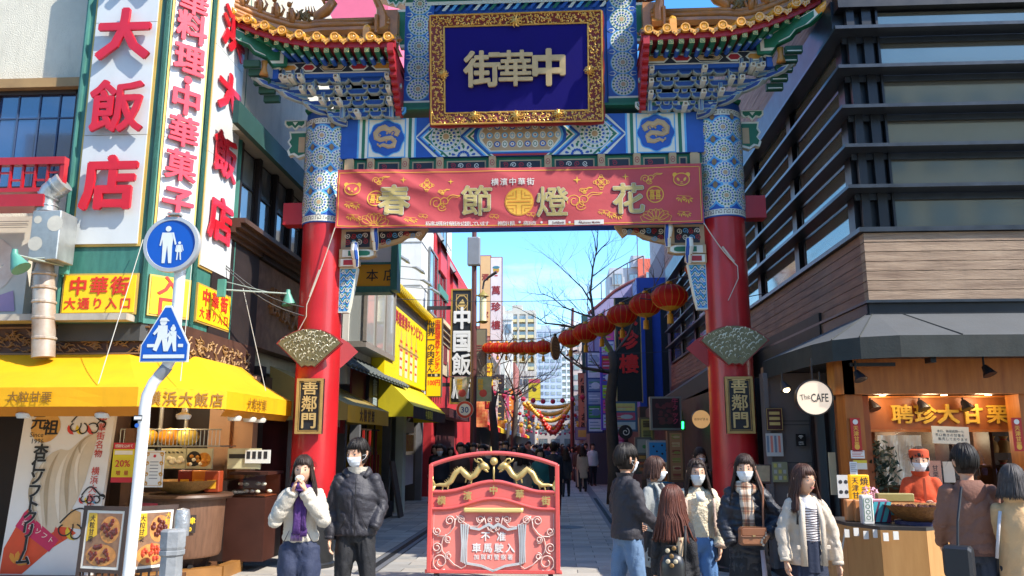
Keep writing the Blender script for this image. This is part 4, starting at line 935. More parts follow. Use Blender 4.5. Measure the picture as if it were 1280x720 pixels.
for i,(f,L)in enumerate(TF):
 s=part('yellow_panel',[gtrim,yel],lambda m:(m.box((.06,3.27,.0),(L-.05,3.79,.035),0,f),m.box((.085,3.295,.035),(L-.075,3.765,.045),1,f)),TW)
 def tx(m):
  if i==1:text_v(m,'入口',f,L/2,3.8,.26,0,.03,.03,.046,1.3)
  else:text_h(m,'中華街',f,L/2,3.63,.24,0,.028,.03,.046,pitch=L*.25);text_h(m,'大通り入口',f,L/2,3.41,.155,0,.022,.03,.046,pitch=L*.165)
 part('lettering',[redt],tx,TW)
 # ---- yellow awning ----
aw=thing('yellow_awning','bright yellow shop awning wrapping the corner, lettered with chestnut and restaurant names','awning',(-5.2,9.3,2.2))
ywm=mat('e8ac04',.65,.09,1.2,bump=.25,bs=4,backlit=.22,dirt=.12)
fr1=[(-14,8.6),(-4.55,8.6),(-3.87,9.35),(-3.87,11.7)];bk1=[(-14,9.72),(-5.3,9.72),(XL+.05,10.2),(XL+.05,11.7)]
def awn(m):
 for(a,b),(c,d),n in((fr1[:2],bk1[:2],12),(fr1[1:3],bk1[1:3],3),(fr1[2:],bk1[2:],5)):
  a,b,c,d=[V((*q,0))for q in(a,b,c,d)]
  m.grid(lambda u,v:a.lerp(b,u)*(1-v)+c.lerp(d,u)*v+V((0,0,2.31+.5*v-.03*sin(pi*v))),n,4,0)
part('canopy',[ywm],awn,aw)
for(a,b)in zip(fr1,fr1[1:]):
 a3,b3=V((*a,0)),V((*b,0))
 part('valance',[ywm],lambda m:m.grid(lambda u,v:a3.lerp(b3,u)+V((.004*sin(u*40),-.008*sin(u*50)*v,2.10+.21*(1-v))),24,2,0),aw)
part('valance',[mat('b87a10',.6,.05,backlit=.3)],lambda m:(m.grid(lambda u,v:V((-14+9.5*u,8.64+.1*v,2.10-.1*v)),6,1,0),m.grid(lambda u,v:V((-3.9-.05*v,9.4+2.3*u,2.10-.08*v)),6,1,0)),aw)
gold2=mat('7a5410',.6,.1)
fa=Fr((0,8.592,0),(1,0,0),(0,0,1));fd=Fr((-4.55,8.6,0),(.68,.75,0),(0,0,1));fe2=Fr((-3.862,9.35,0),(0,1,0),(0,0,1))
part('lettering',[gold2],lambda m:text_h(m,'大粒甘栗',fa,atY(38,497,8.6).x,2.205,.125,0,.018,.01,.008,pitch=.128),aw)
part('lettering',[gold2],lambda m:text_h(m,'横浜大飯店',fd,.53,2.2,.165,0,.02,.01,.012,pitch=.18),aw)
part('lettering',[gold2],lambda m:text_h(m,'大粒甘栗',fe2,.95,2.2,.15,0,.018,.01,.012,pitch=.17),aw)
for(x,y)in((-5.9,8.75),(-5.0,8.75),(-4.3,9.2),(-3.98,9.9),(-3.98,10.4),(-3.98,10.75)):
 part('lamp',mat('c9c4b6',.3,.05),lambda m:m.lathe((x,y,1.98),[(.0,0),(.07,0),(.085,.03),(.085,.05),(.03,.08),(.02,.14)],14),aw,ang=40)
for a_,b_ in(((-6.9,9.5,3.9),(-7.6,8.7,2.4)),((T2[0]-.02,T2[1]-.05,4.1),(-4.25,8.95,2.4)),((-4.5,11.2,3.9),(-3.9,10.7,2.4)),((T1[0],9.5,4.2),(T1[0]+.1,8.65,2.35))):
 part('stay_rod',mat('a9a498',.5,.1),lambda m:m.tube([a_,b_],.005,5),aw)
 # ---- duct ----
du=thing('exhaust_duct','galvanised exhaust duct with square box and bent pipe beside the sign tower','duct',(-6.8,9.4,3))
galv=mat('a8aaa6',.35,.25,3,metal=.6,dirt=.3);rust=mat('b8b0a4',.45,.2,3,second='94775e',metal=.3)
q=[atY(80,228,9.35),atY(64,240,9.35),atY(58,252,9.35),atY(58,266,9.35)]
part('elbow_pipe',galv,lambda m:m.tube(q,.13,14),du,ang=50)
for k in(0,1,2):part('pipe_band',galv,lambda m:m.tube([q[k].lerp(q[k+1],.45),q[k].lerp(q[k+1],.55)],.14,14),du)
c0,c1=atY(37,326,9.2),atY(80,264,9.2)
part('duct_box',galv,lambda m:m.bbox((c0.x,c0.z,-.1),(c1.x,c1.z,.25),.01,0,Fr((0,9.4,0),(1,0,0),(0,0,1))),du)
for(dx,dz,r)in((.3,.45,.1),(.08,.2,.09),(.08,.5,.05)):part('patch',mat('bcb6a6',.4,.2),lambda m:m.sheet(circ(c0.x+dx,c0.z+dz,r,14),.252,0,Fr((0,9.4,0),(1,0,0),(0,0,1))),du)
lo=[atY(57,326,9.4),atY(55,342,9.4),atY(55,400,9.4),atY(54,447,9.4)]
part('lower_pipe',[rust],lambda m:m.tube(lo,[.09,.12,.13,.13],14),du,ang=50)
for k in(345,362,380,400,425):part('pipe_band',rust,lambda m:m.lathe(atY(55,k,9.4),[(.13,0),(.14,.01),(.14,.03),(.13,.04)],14),du)
def armlamp(label,a,b,hx):
 t=thing('arm_lamp',label,'lamp',a,0,'green arm lamps along the street');gm=mat('4f8a78',.45,.15)
 part('arm',mat('8f9a90',.4,.1),lambda m:(m.tube([a,b],.012,6),m.tube([V(a)+V((0,0,.12)),V(a).lerp(V(b),.7)],.006,5)),t)
 d=(V(b)-V(a)).normalized()*.02
 part('shade',gm,lambda m:m.tube([V(b)+V((0,0,.06)),V(b),V(b)+V((hx,0,-.14)),V(b)+V((hx*1.3,0,-.17))],[.03,.04,.1,.11],12),t,ang=60)
 part('bracket',gm,lambda m:m.box((a[0]-.05,a[1]-.03,a[2]-.1),(a[0]+.05,a[1]+.03,a[2]+.14)),t)
A=atY(81,333,9.5);B=atY(18,318,8.7);armlamp('green cone lamp on a long arm left of the square duct',A,B,.08)
A=atX(277,362,XL+.2);B=atX(360,367,-4.0);armlamp('pale green cone lamp on a rod between sign tower and left pillar',A,B,.02)
# wires
wr=thing('overhead_wires','thin overhead wires strung across the street between the buildings','wire',(0,20,6))
for a_,b_ in((atY(437,371,19),atY(800,371,21)),(atY(280,333,11),atY(380,395,11.3)),(atY(280,330,11),atY(380,384,11.3)),(atY(560,470,27),atY(690,468,27)),(atY(800,373,14.5),atY(960,366,14.5)),(atY(700,437,26),atY(860,437,26))):
 part('wire',mat('3a3a3c',.6),lambda m:m.tube([a_.lerp(b_,k/8)-V((0,0,.12*sin(pi*k/8)))for k in range(9)],.008,4),wr)
 # ---- the shop under the awning ----
shop_dk=mat('2a1a14',.6,.3,4,bump=.1)
def warm(x,y,z,e):
 L_=bpy.data.lights.new('lamp_light','POINT');L_.energy=e;L_.color=(1,.78,.5);L_.shadow_soft_size=.08;o=bpy.data.objects.new('lamp_light',L_);o.location=(x,y,z);C.objects.link(o)
for x_,y_ in((-5.6,10.9),(-4.9,11.05)):
 part('ceiling_lamp',mat('ffe0b0',.5,0,emit=2.5),lambda m:m.lathe((x_,y_,2.56),[(0,0),(.09,0),(.1,.03),(0,.035)],16),LB);warm(x_,y_,2.48,22)
tan=mat('bd9270',.6,.12,3)
part('shop_floor',mat('5a3a24',.5,.2,5,stretch=(1,8,1)),lambda m:(m.box((-14,9.75,0.0),(-4.62,12.6,.14)),),LB)
part('floor_edge',mat('8a5f2e',.45,.15),lambda m:(m.box((-14,9.6,0.0),(-5.3,9.75,.16)),m.loft([[(-5.3,9.6,z),(-4.3,10.6,z),(-4.4,10.72,z),(-5.35,9.75,z)]for z in(0,.16)]),m.box((-4.42,10.66,0),(-4.3,11.3,.16))),LB)
part('shop_wall',shop_dk,lambda m:(m.box((-14,11.6,.1),(-6.2,11.8,2.8)),m.box((-6.4,12.4,.1),(-4.6,12.6,2.9)),m.box((-14,9.75,2.6),(-4.8,12.4,2.74)),m.box((-6.35,10.9,.1),(-6.2,12.4,2.8))),LB)
part('panelling',tan,lambda m:(m.box((-5.25,12.1,1.0),(-4.75,12.35,2.7)),m.box((-4.72,11.9,1.0),(-4.5,12.1,2.7)),m.box((-4.95,12.04,1.0),(-4.9,12.1,2.7))),LB)
part('post',mat('6b4c38',.6,.15),lambda m:m.box((-6.45,10.7,.14),(-6.3,10.85,2.7)),LB);part('post',mat('6b4c38',.6,.15),lambda m:m.box((-5.62,10.4,.14),(-5.5,10.52,1.9)),LB)
for a_ in((-5.75,11.6),(-5.42,11.7)):part('steel_post',mat('b8bab8',.3,.1,metal=.7),lambda m:m.tube([(*a_,1.3),(*a_,2.6)],.03,10),LB)
# counter with racks
ct=thing('food_counter','dark shop counter with lit food photo boards and wire racks, under the yellow awning','counter',(-5.3,11.3,.14))
cf=Fr((0,11.2,0),(1,0,0),(0,0,1))
part('counter_body',shop_dk,lambda m:(m.box((-6.2,11.2,.14),(-4.55,12.0,1.2))),ct)
part('rack',mat('9a9a94',.35,.1,metal=.6),lambda m:([m.tube([(-6.15+k*.055,11.25,1.68),(-6.15+k*.055,11.25,1.9)],.006,4)for k in range(27)],m.tube([(-6.15,11.25,1.9),(-4.7,11.25,1.9)],.01,5),m.box((-6.2,11.25,1.66),(-4.7,11.8,1.68))),ct)
fy=mat('c98d1a',.5,.3,14,second='8a4a12');cr=mat('d9d2b8',.5,.1);grn=mat('6d7a3a',.5,.2)
def photo_board(m,x0,x1,y0,y1,fr,kind):
 w,h=x1-x0,y1-y0
 m.sheet(rect(x0,y0,x1,y1),.0,4,fr)
 R=random.Random(kind)
 if kind%3==0:
  for k in range(7):m.ball(fr(x0+w*(.12+.8*R.random()),y0+h*R.uniform(.25,.6),.004),(h*.16,.008,h*.13),8,3)
  for k in range(5):stroke(m,[(x0+w*.1+k*w*.17,y0+h*.85),(x0+w*.2+k*w*.17,y0+h*.82)],h*.07,fr,.003,2)
 elif kind%3==1:
  m.sheet(circ(x0+w*.3,y0+h*.5,h*.4,14),.002,2,fr);m.sheet(circ(x0+w*.7,y0+h*.45,h*.38,14),.002,0,fr)
  for k in range(9):m.ball(fr(x0+w*R.uniform(.1,.9),y0+h*R.uniform(.2,.7),.004),(h*.12,.008,h*.1),7,R.choice((0,3)))
 else:
  m.sheet(rect(x0+w*.03,y0+h*.52,x1-w*.03,y0+h*.75),.003,2,fr)
food_mats=[mat('c98d1a',.5,.3,30,second='a05a1c'),mat('7a2018',.5,.2),mat('1d1a16',.5),mat('e3d8b4',.5,.15,20),mat('b9b48f',.5,.1)]
b1=part('menu_board',[mat('c4c8a8',.5,.05),mat('1c1c18',.5),mat('d4ce2a',.5)],lambda m:(m.box((-6.17,1.38,.02),(-5.6,1.63,.05),0,cf),m.box((-6.15,1.52,.05),(-5.62,1.58,.053),1,cf),put(m,'3480円',cf,-5.86,1.55,.1,2,.02,.02,.055),text_h(m,'食べ放題',cf,-5.92,1.45,.1,1,.02,.02,.051,pitch=.11)),ct)
for k,(x0,x1)in enumerate(((-5.5,-5.15),(-5.14,-4.78),(-4.55,-4.1))):
 part('food_photo',food_mats,lambda m:(m.box((x0-.01,1.36,.0),(x1+.01,1.64,.02),4,cf),photo_board(m,x0,x1,1.37,1.63,Fr((0,11.175,0),(1,0,0),(0,0,1)),k)),ct)
part('menu_board',[mat('cfcfc8',.5,.05),mat('26262a',.5)],lambda m:(m.box((-4.3,1.44,.03),(-3.95,1.62,.05),0,cf),[m.box((-4.28+k*.08,1.5,.05),(-4.23+k*.08,1.6,.053),1,cf)for k in range(4)]),ct)
for k,(x,c_)in enumerate(((-5.9,'d9a21e'),(-5.55,'c98416'),(-5.3,'e0c15a'))):
 bk=part('snack_bag',mat(c_,.4,.2,9,coat=.3),lambda m:m.ball((x,11.5,1.8),(.18,.12,.13),10),None,smooth=True)
 props(bk,('golden snack bag at the left end of the counter rack','orange snack bag in the middle of the counter rack','pale yellow snack bag at the right end of the counter rack')[k],'snack bag','snack bags on the counter rack')
sc2=thing('food_showcase','low warm-lit showcase of buns behind glass, left of the left red pillar','showcase',(-4.15,11.2,.14))
part('case_body',mat('3a1c12',.5,.2),lambda m:(m.box((-4.55,11.2,.14),(-4.0,11.9,.98)),m.box((-4.55,11.25,1.28),(-4.0,11.9,1.32))),sc2)
part('shelf',mat('7a3c20',.4,.15),lambda m:(m.box((-4.53,11.22,.99),(-4.02,11.85,1.0)),m.box((-4.53,11.8,1.0),(-4.02,11.85,1.27))),sc2)
for k in range(9):part('bun',cr,lambda m:m.ball((-4.5+.055*k,11.35+(k%3)*.08,1.15 if k%2 else 1.05),(.04,.04,.025),7),sc2,smooth=True)
part('case_glass',clear_glass(),lambda m:m.box((-4.54,11.205,.99),(-4.01,11.21,1.28)),sc2)
# barrel counter with basket
brl=thing('round_counter','rounded wooden barrel-like counter with yellow price boards, in front of the shop','counter',(-5.0,10.6,.0))
bc=(-4.95,10.75)
part('barrel',[mat('6b4c38',.55,.25,5,stretch=(6,6,.8),bump=.2)],lambda m:(m.lathe((*bc,0),[(.0,.28),(.5,.28),(.52,.32),(.54,1.0),(.0,1.0)],28)),brl,ang=40)
part('counter_top',mat('4f382a',.4,.2),lambda m:m.lathe((*bc,0),[(.0,1.0),(.62,1.0),(.64,1.03),(.62,1.06),(0,1.06)],28),brl,ang=40)
part('wheel',mat('1b1b1c',.6),lambda m:[m.lathe((bc[0]+dx,bc[1]-.3,.15),[(0,-.02),(.05,-.02),(.05,.02),(0,.02)],12,0,'x')for dx in(.3,)],brl)
part('base',shop_dk,lambda m:m.lathe((*bc,0),[(.35,.1),(.4,.28)],20),brl)
fcb=lambda x,y,z:V((bc[0]+(.545+z)*sin(x/.545),bc[1]-(.545+z)*cos(x/.545),y))
part('price_board',[mat('d8d21e',.5,.05),mat('c8283a',.5),mat('e8e4da',.5),mat('3f7a2a',.5)],lambda m:(m.grid(lambda u,v:fcb(-.42+.36*u,.52+.42*v,.01),6,1,0),m.grid(lambda u,v:fcb(-.42+.36*u,.87+.1*v,.014),6,1,1),m.grid(lambda u,v:fcb(-.39+.3*u,.78+.07*v,.014),6,1,2),put(m,'20%',fcb,-.24,.68,.15,1,.01,.02,.016),m.grid(lambda u,v:fcb(-.42+.36*u,.5+.05*v,.014),6,1,1)),brl)
part('price_board',[mat('e0b81e',.5,.05),mat('2a1c12',.5),],lambda m:(m.grid(lambda u,v:fcb(.05+.36*u,.6+.22*v,.01),6,1,1),m.grid(lambda u,v:fcb(.07+.13*u,.62+.18*v,.014),3,1,0),text_h(m,'天津',fcb,.31,.75,.09,0,.03,.02,.016),put(m,'100',fcb,.31,.65,.07,0,.03,.02,.016)),brl)
bsk=thing('chestnut_basket','flat bamboo basket of chestnuts on the rounded wooden counter','basket',(bc[0],bc[1],1.06))
part('basket',mat('a8824a',.6,.25,18,bump=.5,bs=50),lambda m:m.lathe((bc[0],bc[1],1.06),[(.15,0),(.33,.07),(.42,.16),(.44,.17),(.4,.14),(.3,.08),(0,.06)],26),bsk,ang=50)
part('chestnuts',mat('4a2414',.3,.3,30),lambda m:[m.ball((bc[0]+.28*sqrt(R3.random())*cos(k),bc[1]+.28*sqrt(R3.random())*sin(k),1.15+R3.random()*.03),.022,6)for k in range(90)],bsk)['kind']='stuff'
for k,(x,y,c_,l_)in enumerate(((bc[0]-.1,bc[1]+.3,'7a1a14','dark red paper box standing behind the chestnut basket'),(bc[0]+.12,bc[1]+.25,'d07a14','orange paper box standing behind the chestnut basket'),(bc[0]+.36,bc[1]+.1,'8a3412','brown box at the right rim of the chestnut basket'))):
 bx_=thing('paper_box',l_,'box',(x,y,1.06));part('box',mat(c_,.5,.15),lambda m:m.bbox((-.1,0,-.07),(.1,.28,.07),.01,0,Fr((x,y,1.07),(1,0,0),(0,0,1))),bx_)
 part('label',mat('e0a52a',.5),lambda m:m.box((-.06,.05,.071),(.06,.16,.073),0,Fr((x,y,1.07),(1,0,0),(0,0,1))),bx_)
 # hanging price posters
def poster(label,fr,w,h,kind):
 t=thing('price_poster',label,'poster',fr(0,0,0))
 if kind=='sale':
  part('sheet',[mat('d6c61c',.5,.04),mat('c2222e',.5),mat('e4e0d2',.5),mat('b43a18',.5)],lambda m:(m.box((-w/2,0,0),(w/2,h,.01),0,fr),m.box((-w/2,h*.84,.01),(w/2,h,.013),1,fr),m.box((-w/2,0,.01),(w/2,h*.13,.013),1,fr),m.box((-w*.42,h*.7,.01),(w*.42,h*.8,.013),2,fr),put(m,'20%',fr,0,h*.48,h*.24,1,.012,.02,.012),text_h(m,'増量',fr,0,h*.24,h*.13,3,.02,.02,.012,pitch=w*.38),text_h(m,'感謝を込めて',fr,0,h*.92,h*.09,2,.01,.02,.014,pitch=w*.14)),t)
 else:
  part('sheet',[mat('dcd8cc',.5,.04),mat('c8912a',.5),mat('6a6a68',.5),mat('c2222e',.5)],lambda m:(m.box((-w/2,0,0),(w/2,h,.01),0,fr),[stroke(m,spiral(sx_*w*.38,sy_,.01,w*.1,0,1.5,14),.012,fr,.012,1)for sx_ in(-1,1)for sy_ in(h*.1,h*.35,h*.65,h*.9)],stroke(m,rect(-w*.42,h*.05,w*.42,h*.95),.01,fr,.012,1,True),m.sheet(circ(0,h*.85,w*.08,8),.012,3,fr),[m.box((-w*.22,h*(.68-.09*k),.01),(w*.22,h*(.7-.09*k),.012),2,fr)for k in range(6)]),t)
 return t
p_=atY(152,603,9.95);poster('yellow and red 20 percent poster hanging between ice cream poster and white post',Fr(p_,(1,0,0),(0,0,1)),.27,.48,'sale')
p_=atY(191,609,9.7);poster('white certificate with golden scroll border hanging right of the white post',Fr(p_,(1,-.05,0),(0,0,1)),.24,.43,'cert')
# chestnut sandwich boards
for k,(a,b,lab)in enumerate((((-5.5,9.35),(-4.86,9.2),'framed chestnut photo board partly behind the white post'),((-4.84,9.2),(-4.47,9.62),'framed chestnut photo board angled towards the street'))):
 a3,b3=V((*a,0)),V((*b,0));L=(b3-a3).length-.03;f=Fr(a3,b3-a3,(0,.06,1))
 t=thing('photo_stand',lab,'sign',a3,0,'chestnut photo boards by the post')
 part('frame',brn,lambda m:[m.box((x0,y0,-.03),(x1,y1,.0),0,f)for x0,y0,x1,y1 in((0,0,.05,1.0),(L-.05,0,L,1.0),(.05,.95,L-.05,1.0),(.05,.27,L-.05,.31),(.05,.02,L-.05,.06))],t)
 for q in range(int(L/.09)):part('slat',brn,lambda m:m.box((.08+q*.09,.06,-.02),(.1+q*.09,.27,-.005),0,f),t)
 part('photo_border',mat('d2cfc4',.4,.03),lambda m:m.box((.05,.31,-.02),(L-.05,.95,-.008),0,f),t)
 cmats=[mat('6a4a3a',.5,.3,12,second='8c6a4c'),mat('c9a21e',.4,.15),mat('5c2418',.3,.3,20),mat('b57a3c',.5,.3,14),mat('2a1a12',.5),mat('c2472a',.3,.2)]
 def ph(m):
  x0,x1=.08,L-.08;w=x1-x0
  m.sheet(rect(x0,.34,x1,.92),-.006,0,f);m.sheet([(x0,.6),(x0+w*.32,.68),(x0+w*.25,.92),(x0,.92)],-.004,1,f)
  m.sheet(circ(x0+w*.68,.74,w*.3,16,.15),-.004,3,f);m.sheet(circ(x0+w*.5,.46,w*.45,16,.12),-.004,3,f)
  R=random.Random(k)
  for q in range(40):
   t_=R.random()*6.3;r=sqrt(R.random());c=(x0+w*.68+w*.24*r*cos(t_),.76+.11*r*sin(t_))if q%2 else(x0+w*.45+w*.34*r*cos(t_),.47+.09*r*sin(t_))
   m.ball(f(c[0],c[1],-.003),(.03,.012,.028),7,5 if k and q%2==0 else 2)
  text_v(m,'大粒甘栗',f,x0+w*.14,.9,.075,4,.02,.01,-.003)
  if k:text_v(m,'大粒甘栗',f,x1-w*.08,.92,.07,1,.02,.01,-.003)
 part('photo',cmats,ph,t)
 # ice cream poster
ic=thing('ice_cream_poster','tall white poster with a huge soft serve cone and cloud drawings, left of the doorway','poster',(-6.7,10.1,.14))
pa,pb_=atY(-4,712,9.95),atY(135,514,9.95);iw=pb_.x-pa.x-.04;
fi=Fr((pb_.x-iw-.02,9.95,.13),(1,0,0),(.06,0,1));fi.n=V((0,-1,0));ih=2.02
part('board',[mat('dedcd6',.5,.03)],lambda m:m.box((0,0,-.06),(iw,ih,0),0,fi),ic)
cm=mat('cbbca2',.6,.1,3);cm2=mat('a89679',.6,.1,5);cm3=mat('ddd1bb',.6,.05,5)
def smooth_poly(P,n=6):
 out=[]
 for i in range(len(P)):
  p0,p1,p2,p3=P[i-1],P[i],P[(i+1)%len(P)],P[(i+2)%len(P)]
  for j in range(n):
   t=j/n;out.append(tuple(.5*(2*p1[c]+(p2[c]-p0[c])*t+(2*p0[c]-5*p1[c]+4*p2[c]-p3[c])*t*t+(3*p1[c]-p0[c]-3*p2[c]+p3[c])*t**3)for c in(0,1)))
 return out
def crescent(m,A,B,w,z,mi):
 n=14;up,lo_=[],[]
 for j in range(n+1):
  t=j/n;x=A[0]+(B[0]-A[0])*t-.13*sin(pi*t**.8);y=A[1]+(B[1]-A[1])*t;k=w*sin(pi*t)**.7;up.append((x+k,y));lo_.append((x,y))
 m.sheet(up[::-1]+lo_ if 0 else lo_+up[::-1],z,mi,fi)
def swirl(m):
 k0=len(m.v)
 m.sheet(smooth_poly([(1.08,1.74),(1.09,1.55),(1.05,1.3),(1.02,1.12),(.95,.9),(.84,.7),(.66,.5),(.45,.55),(.31,.8),(.28,1.1),(.4,1.38),(.58,1.5),(.73,1.5),(.88,1.62)]),.005,0,fi)
 for k,(A,B,w,mi)in enumerate((((.34,1.25),(.42,.62),.06,1),((.42,1.38),(.52,.55),.07,2),((.6,1.48),(.58,.55),.06,1),((.74,1.48),(.74,.62),.07,2),((.88,1.6),(.84,.72),.06,1),((1.0,1.62),(.95,.95),.05,2),((1.07,1.7),(.9,1.45),.04,1))):crescent(m,A,B,w,.007+.0006*k,mi)
def swirl2(m):
 swirl(m)
 for i,p in enumerate(m.v):q_=V(p);x_=(q_-fi.o).dot(fi.r);m.v[i]=tuple(q_-fi.r*x_*.1)
part('ice_cream_print',[cm,cm2,cm3],swirl2,ic)
part('cone_print',[mat('d9a868',.5,.15,8),mat('c41f52',.5,.1),mat('d84a1e',.5,.1),mat('e8dcc8',.5),mat('e0902a',.5)],lambda m:(m.sheet([(.3,.62),(.95,.55),(.92,.75),(.36,.92)],.004,0,fi),m.sheet([(.02,.32),(.2,.74),(.36,.9),(.9,.5),(.62,.32),(.3,.02),(.02,.02)],.003,2,fi),m.sheet([(.12,.58),(.22,.76),(.7,.42),(.6,.28)],.006,1,fi),text_h(m,'杏仁ソフト',fi.sub(.42,.52,0,-.5),0,0,.08,3,.01,.01,.008,pitch=.1),[m.sheet(petal(.2,.12,a_,.02,.17,.03),.006,4,fi)for a_ in(.3,.9,1.5,2.1)]),ic)
blk_=mat('1f1f1e',.6);
part('badge',[mat('c88f3c',.4,.2,5,second='e2b765'),blk_,mat('e8e4da',.5)],lambda m:(m.sheet(circ(.3,1.78,.19,28),.004,0,fi),put(m,'元',fi,.2,1.85,.2,1,.025,.01,.006),put(m,'祖',fi,.37,1.78,.2,1,.025,.01,.008),put(m,'Since',fi,.2,1.69,.085,1,.0,.01,.006),put(m,'1996',fi,.22,1.61,.085,1,.0,.01,.006)),ic)
part('lettering',[blk_,mat('e8e6e0',.5)],lambda m:(text_v(m,'杏仁ソフトクリーム',fi,.3,1.56,.19,1,.058,.005,.014,pitch=.158),text_v(m,'杏仁ソフトクリーム',fi,.3,1.56,.19,0,.038,.01,.022,pitch=.158)),ic)
part('lettering',[mat('c23a2a',.5)],lambda m:text_v(m,'中華街名物 横浜大飯店の自信作',fi,iw-.14,1.94,.105,0,.012,.01,.006,pitch=.107),ic)
def clouds(m):
 for(cx_,cy_,s_)in(cl3,):
  stroke(m,[(cx_-.25*s_+.5*s_*t,cy_+.13*s_*sin(pi*t)+.04*sin(6*t))for t in[j/14 for j in range(15)]],.018,fi,.01,0)
  for dx,dy,r_,a_ in((-.2,-.05,.1,2),(-.08,-.1,.09,3),(.08,-.1,.1,4),(.2,-.04,.08,5)):stroke(m,spiral(cx_+dx*s_,cy_+dy*s_,r_*s_*.35,r_*s_,a_,.75,14),.016,fi,.01,0)
  for dx,c_ in((-.2,1),(-.08,2),(.08,1 if cy_>1.5 else 3)):m.sheet([(cx_+dx*s_+.1*s_*cos(a),cy_-.08*s_+.09*s_*sin(a))for a in(2.6,3.1,3.6,4.2,4.8)]+[(cx_+dx*s_-.02*s_,cy_-.12*s_)],.007,c_,fi)
for cl3 in((.85,1.84,.9),(.98,.62,1.2),(1.05,.95,.6)):part('cloud_print',[blk_,mat('c8382a',.5),mat('e0c02a',.5),mat('3a9ab8',.5)],clouds,ic)
# grey bollard
bo=thing('wrapped_bollard','grey taped bollard post with a lid, at the shop corner right of the white post','bollard',(*atY(212,720,9.0).xy,0))
bx0=atY(213,720,9.0).x;gr=mat('8f9396',.5,.3,5,second='6d7174',bump=.4,bs=12)
part('post',gr,lambda m:m.lathe((bx0,9.0,0),[(.12,0),(.125,.3),(.12,.5),(.14,.52),(.14,.56),(.125,.57)],8),bo)
part('cap',gr,lambda m:m.lathe((bx0,9.0,0),[(.13,.57),(.14,.6),(.14,.76),(.12,.78),(0,.79)],8),bo)
part('knob',mat('a5a8aa',.3,.2,12,metal=.5,bump=.5),lambda m:m.lathe((bx0+.03,9.12,0),[(.08,.7),(.085,.9),(.07,.98),(0,1.0)],12),bo,ang=50)
# ---- crossing signs on the white post ----
sp=thing('sign_post','white bent steel post carrying two blue crossing signs, in front of the yellow awning','sign post',(-3.75,7.5,0))
wp=mat('d6d6d2',.35,.06,6,coat=.2,dirt=.12)
def q7(px,py):return atY(px,py,7.5)
pp=[V((q7(160,720).x-.03,7.5,0)),q7(161,715),q7(171,620),q7(179,540),q7(181,510),q7(184,494),q7(192,478),q7(206,462),q7(214,448),q7(218,430),q7(222,380),q7(229,290),q7(231,272)]
part('post',wp,lambda m:m.tube(pp,.052,16),sp,ang=60)
for ya,yb,c_ in((456,470,'7d8288'),):part('tape',mat(c_,.4,.1),lambda m:m.tube([q7(209,458),q7(205,463),q7(198,471)],.0545,16),sp)
part('sticker',[mat('2a2a2c',.5),mat('e0e0dc',.5),mat('2458a8',.5)],lambda m:(m.box((-.04,0,0),(.04,.05,.004),0,Fr(q7(176,526)-V((0,.054,0)),(1,0,0),(0,0,1))),m.box((-.035,.012,0),(.035,.038,.006),1,Fr(q7(176,526)-V((0,.054,0)),(1,0,0),(0,0,1))),m.sheet(circ(0,0,.02,12),.006,2,Fr(q7(175,532)-V((0,.054,0)),(1,0,0),(0,0,1)))),sp)
sb=mat('0b4fa8',.35,.05,coat=.3,emit=0);sw=mat('c9cfcc',.4,.03);srim=mat('b4b8ba',.35,.05,metal=.3)
rs=thing('pedestrian_sign','round blue sign of an adult leading a child, upper one on the white post','road sign',q7(219,308))
fr2=Fr(q7(219.5,308)-V((0,.09,0)),(1,.02,0),(0,0,1));RR=.275
part('rim',srim,lambda m:(m.lathe(fr2(0,0,0),[(0,.05),(RR,.05),(RR+.005,.03),(RR,-.01),(RR-.035,-.012),(RR-.04,0)],40,0,'y')),rs,ang=40)
part('face',sb,lambda m:m.sheet(circ(0,0,RR-.03,40),.004,0,fr2),rs)
def figure(m,f,x,y,h,skirt=False,cap=False):
 s=h
 P=lambda pts,z=.008:m.sheet([(x+a*s,y+b*s)for a,b in pts],z,0,f)
 m.sheet(circ(x,y+.9*s,.075*s,14),.008,0,f)
 if cap:P([(-.1,.92),(.11,.92),(.06,.99),(-.05,.99)],.01)
 if skirt:P([(-.09,.8),(.09,.8),(.17,.42),(-.17,.42)]);P([(-.1,.42),(-.03,.42),(-.05,.02),(-.12,0)],.009);P([(.03,.42),(.1,.42),(.14,0),(.07,.02)],.009)
 else:P([(-.15,.8),(.15,.8),(.13,.45),(-.12,.45)]);P([(-.12,.47),(.0,.47),(-.03,0),(-.11,0)],.009);P([(0,.47),(.13,.47),(.14,0),(.06,0)],.009)
 P([(-.15,.8),(-.1,.8),(-.16,.45),(-.2,.46)],.01);P([(.1,.8),(.15,.8),(.24,.5),(.2,.47)],.01)
part('pictogram',[sw],lambda m:(figure(m,fr2,-.035,-.19,.38),figure(m,fr2,.085,-.16,.19,True)),rs)
part('solar_cap',mat('8a8f92',.4,.1),lambda m:m.box((-.05,.29,-.05),(.07,.31,.03),0,fr2),rs)
ts=thing('school_crossing_sign','blue pointed school crossing sign with two children walking, lower one on the white post','road sign',q7(209,430))
fr3=Fr(q7(209,453.5)-V((0,.075,0)),(1,.0,0),(.01,0,1));
def pent(k):h=.54*k;w=.235*k;return[(-w,0),(w,0),(w+.0,.16*k),(.03*k,h),(-.03*k,h),(-w,.16*k)]
part('rim',sw,lambda m:m.prism(pent(1),-.015,.0,0,fr3),ts);part('face',sb,lambda m:m.sheet([(x,.012+y)for x,y in pent(.94)],.004,0,fr3),ts)
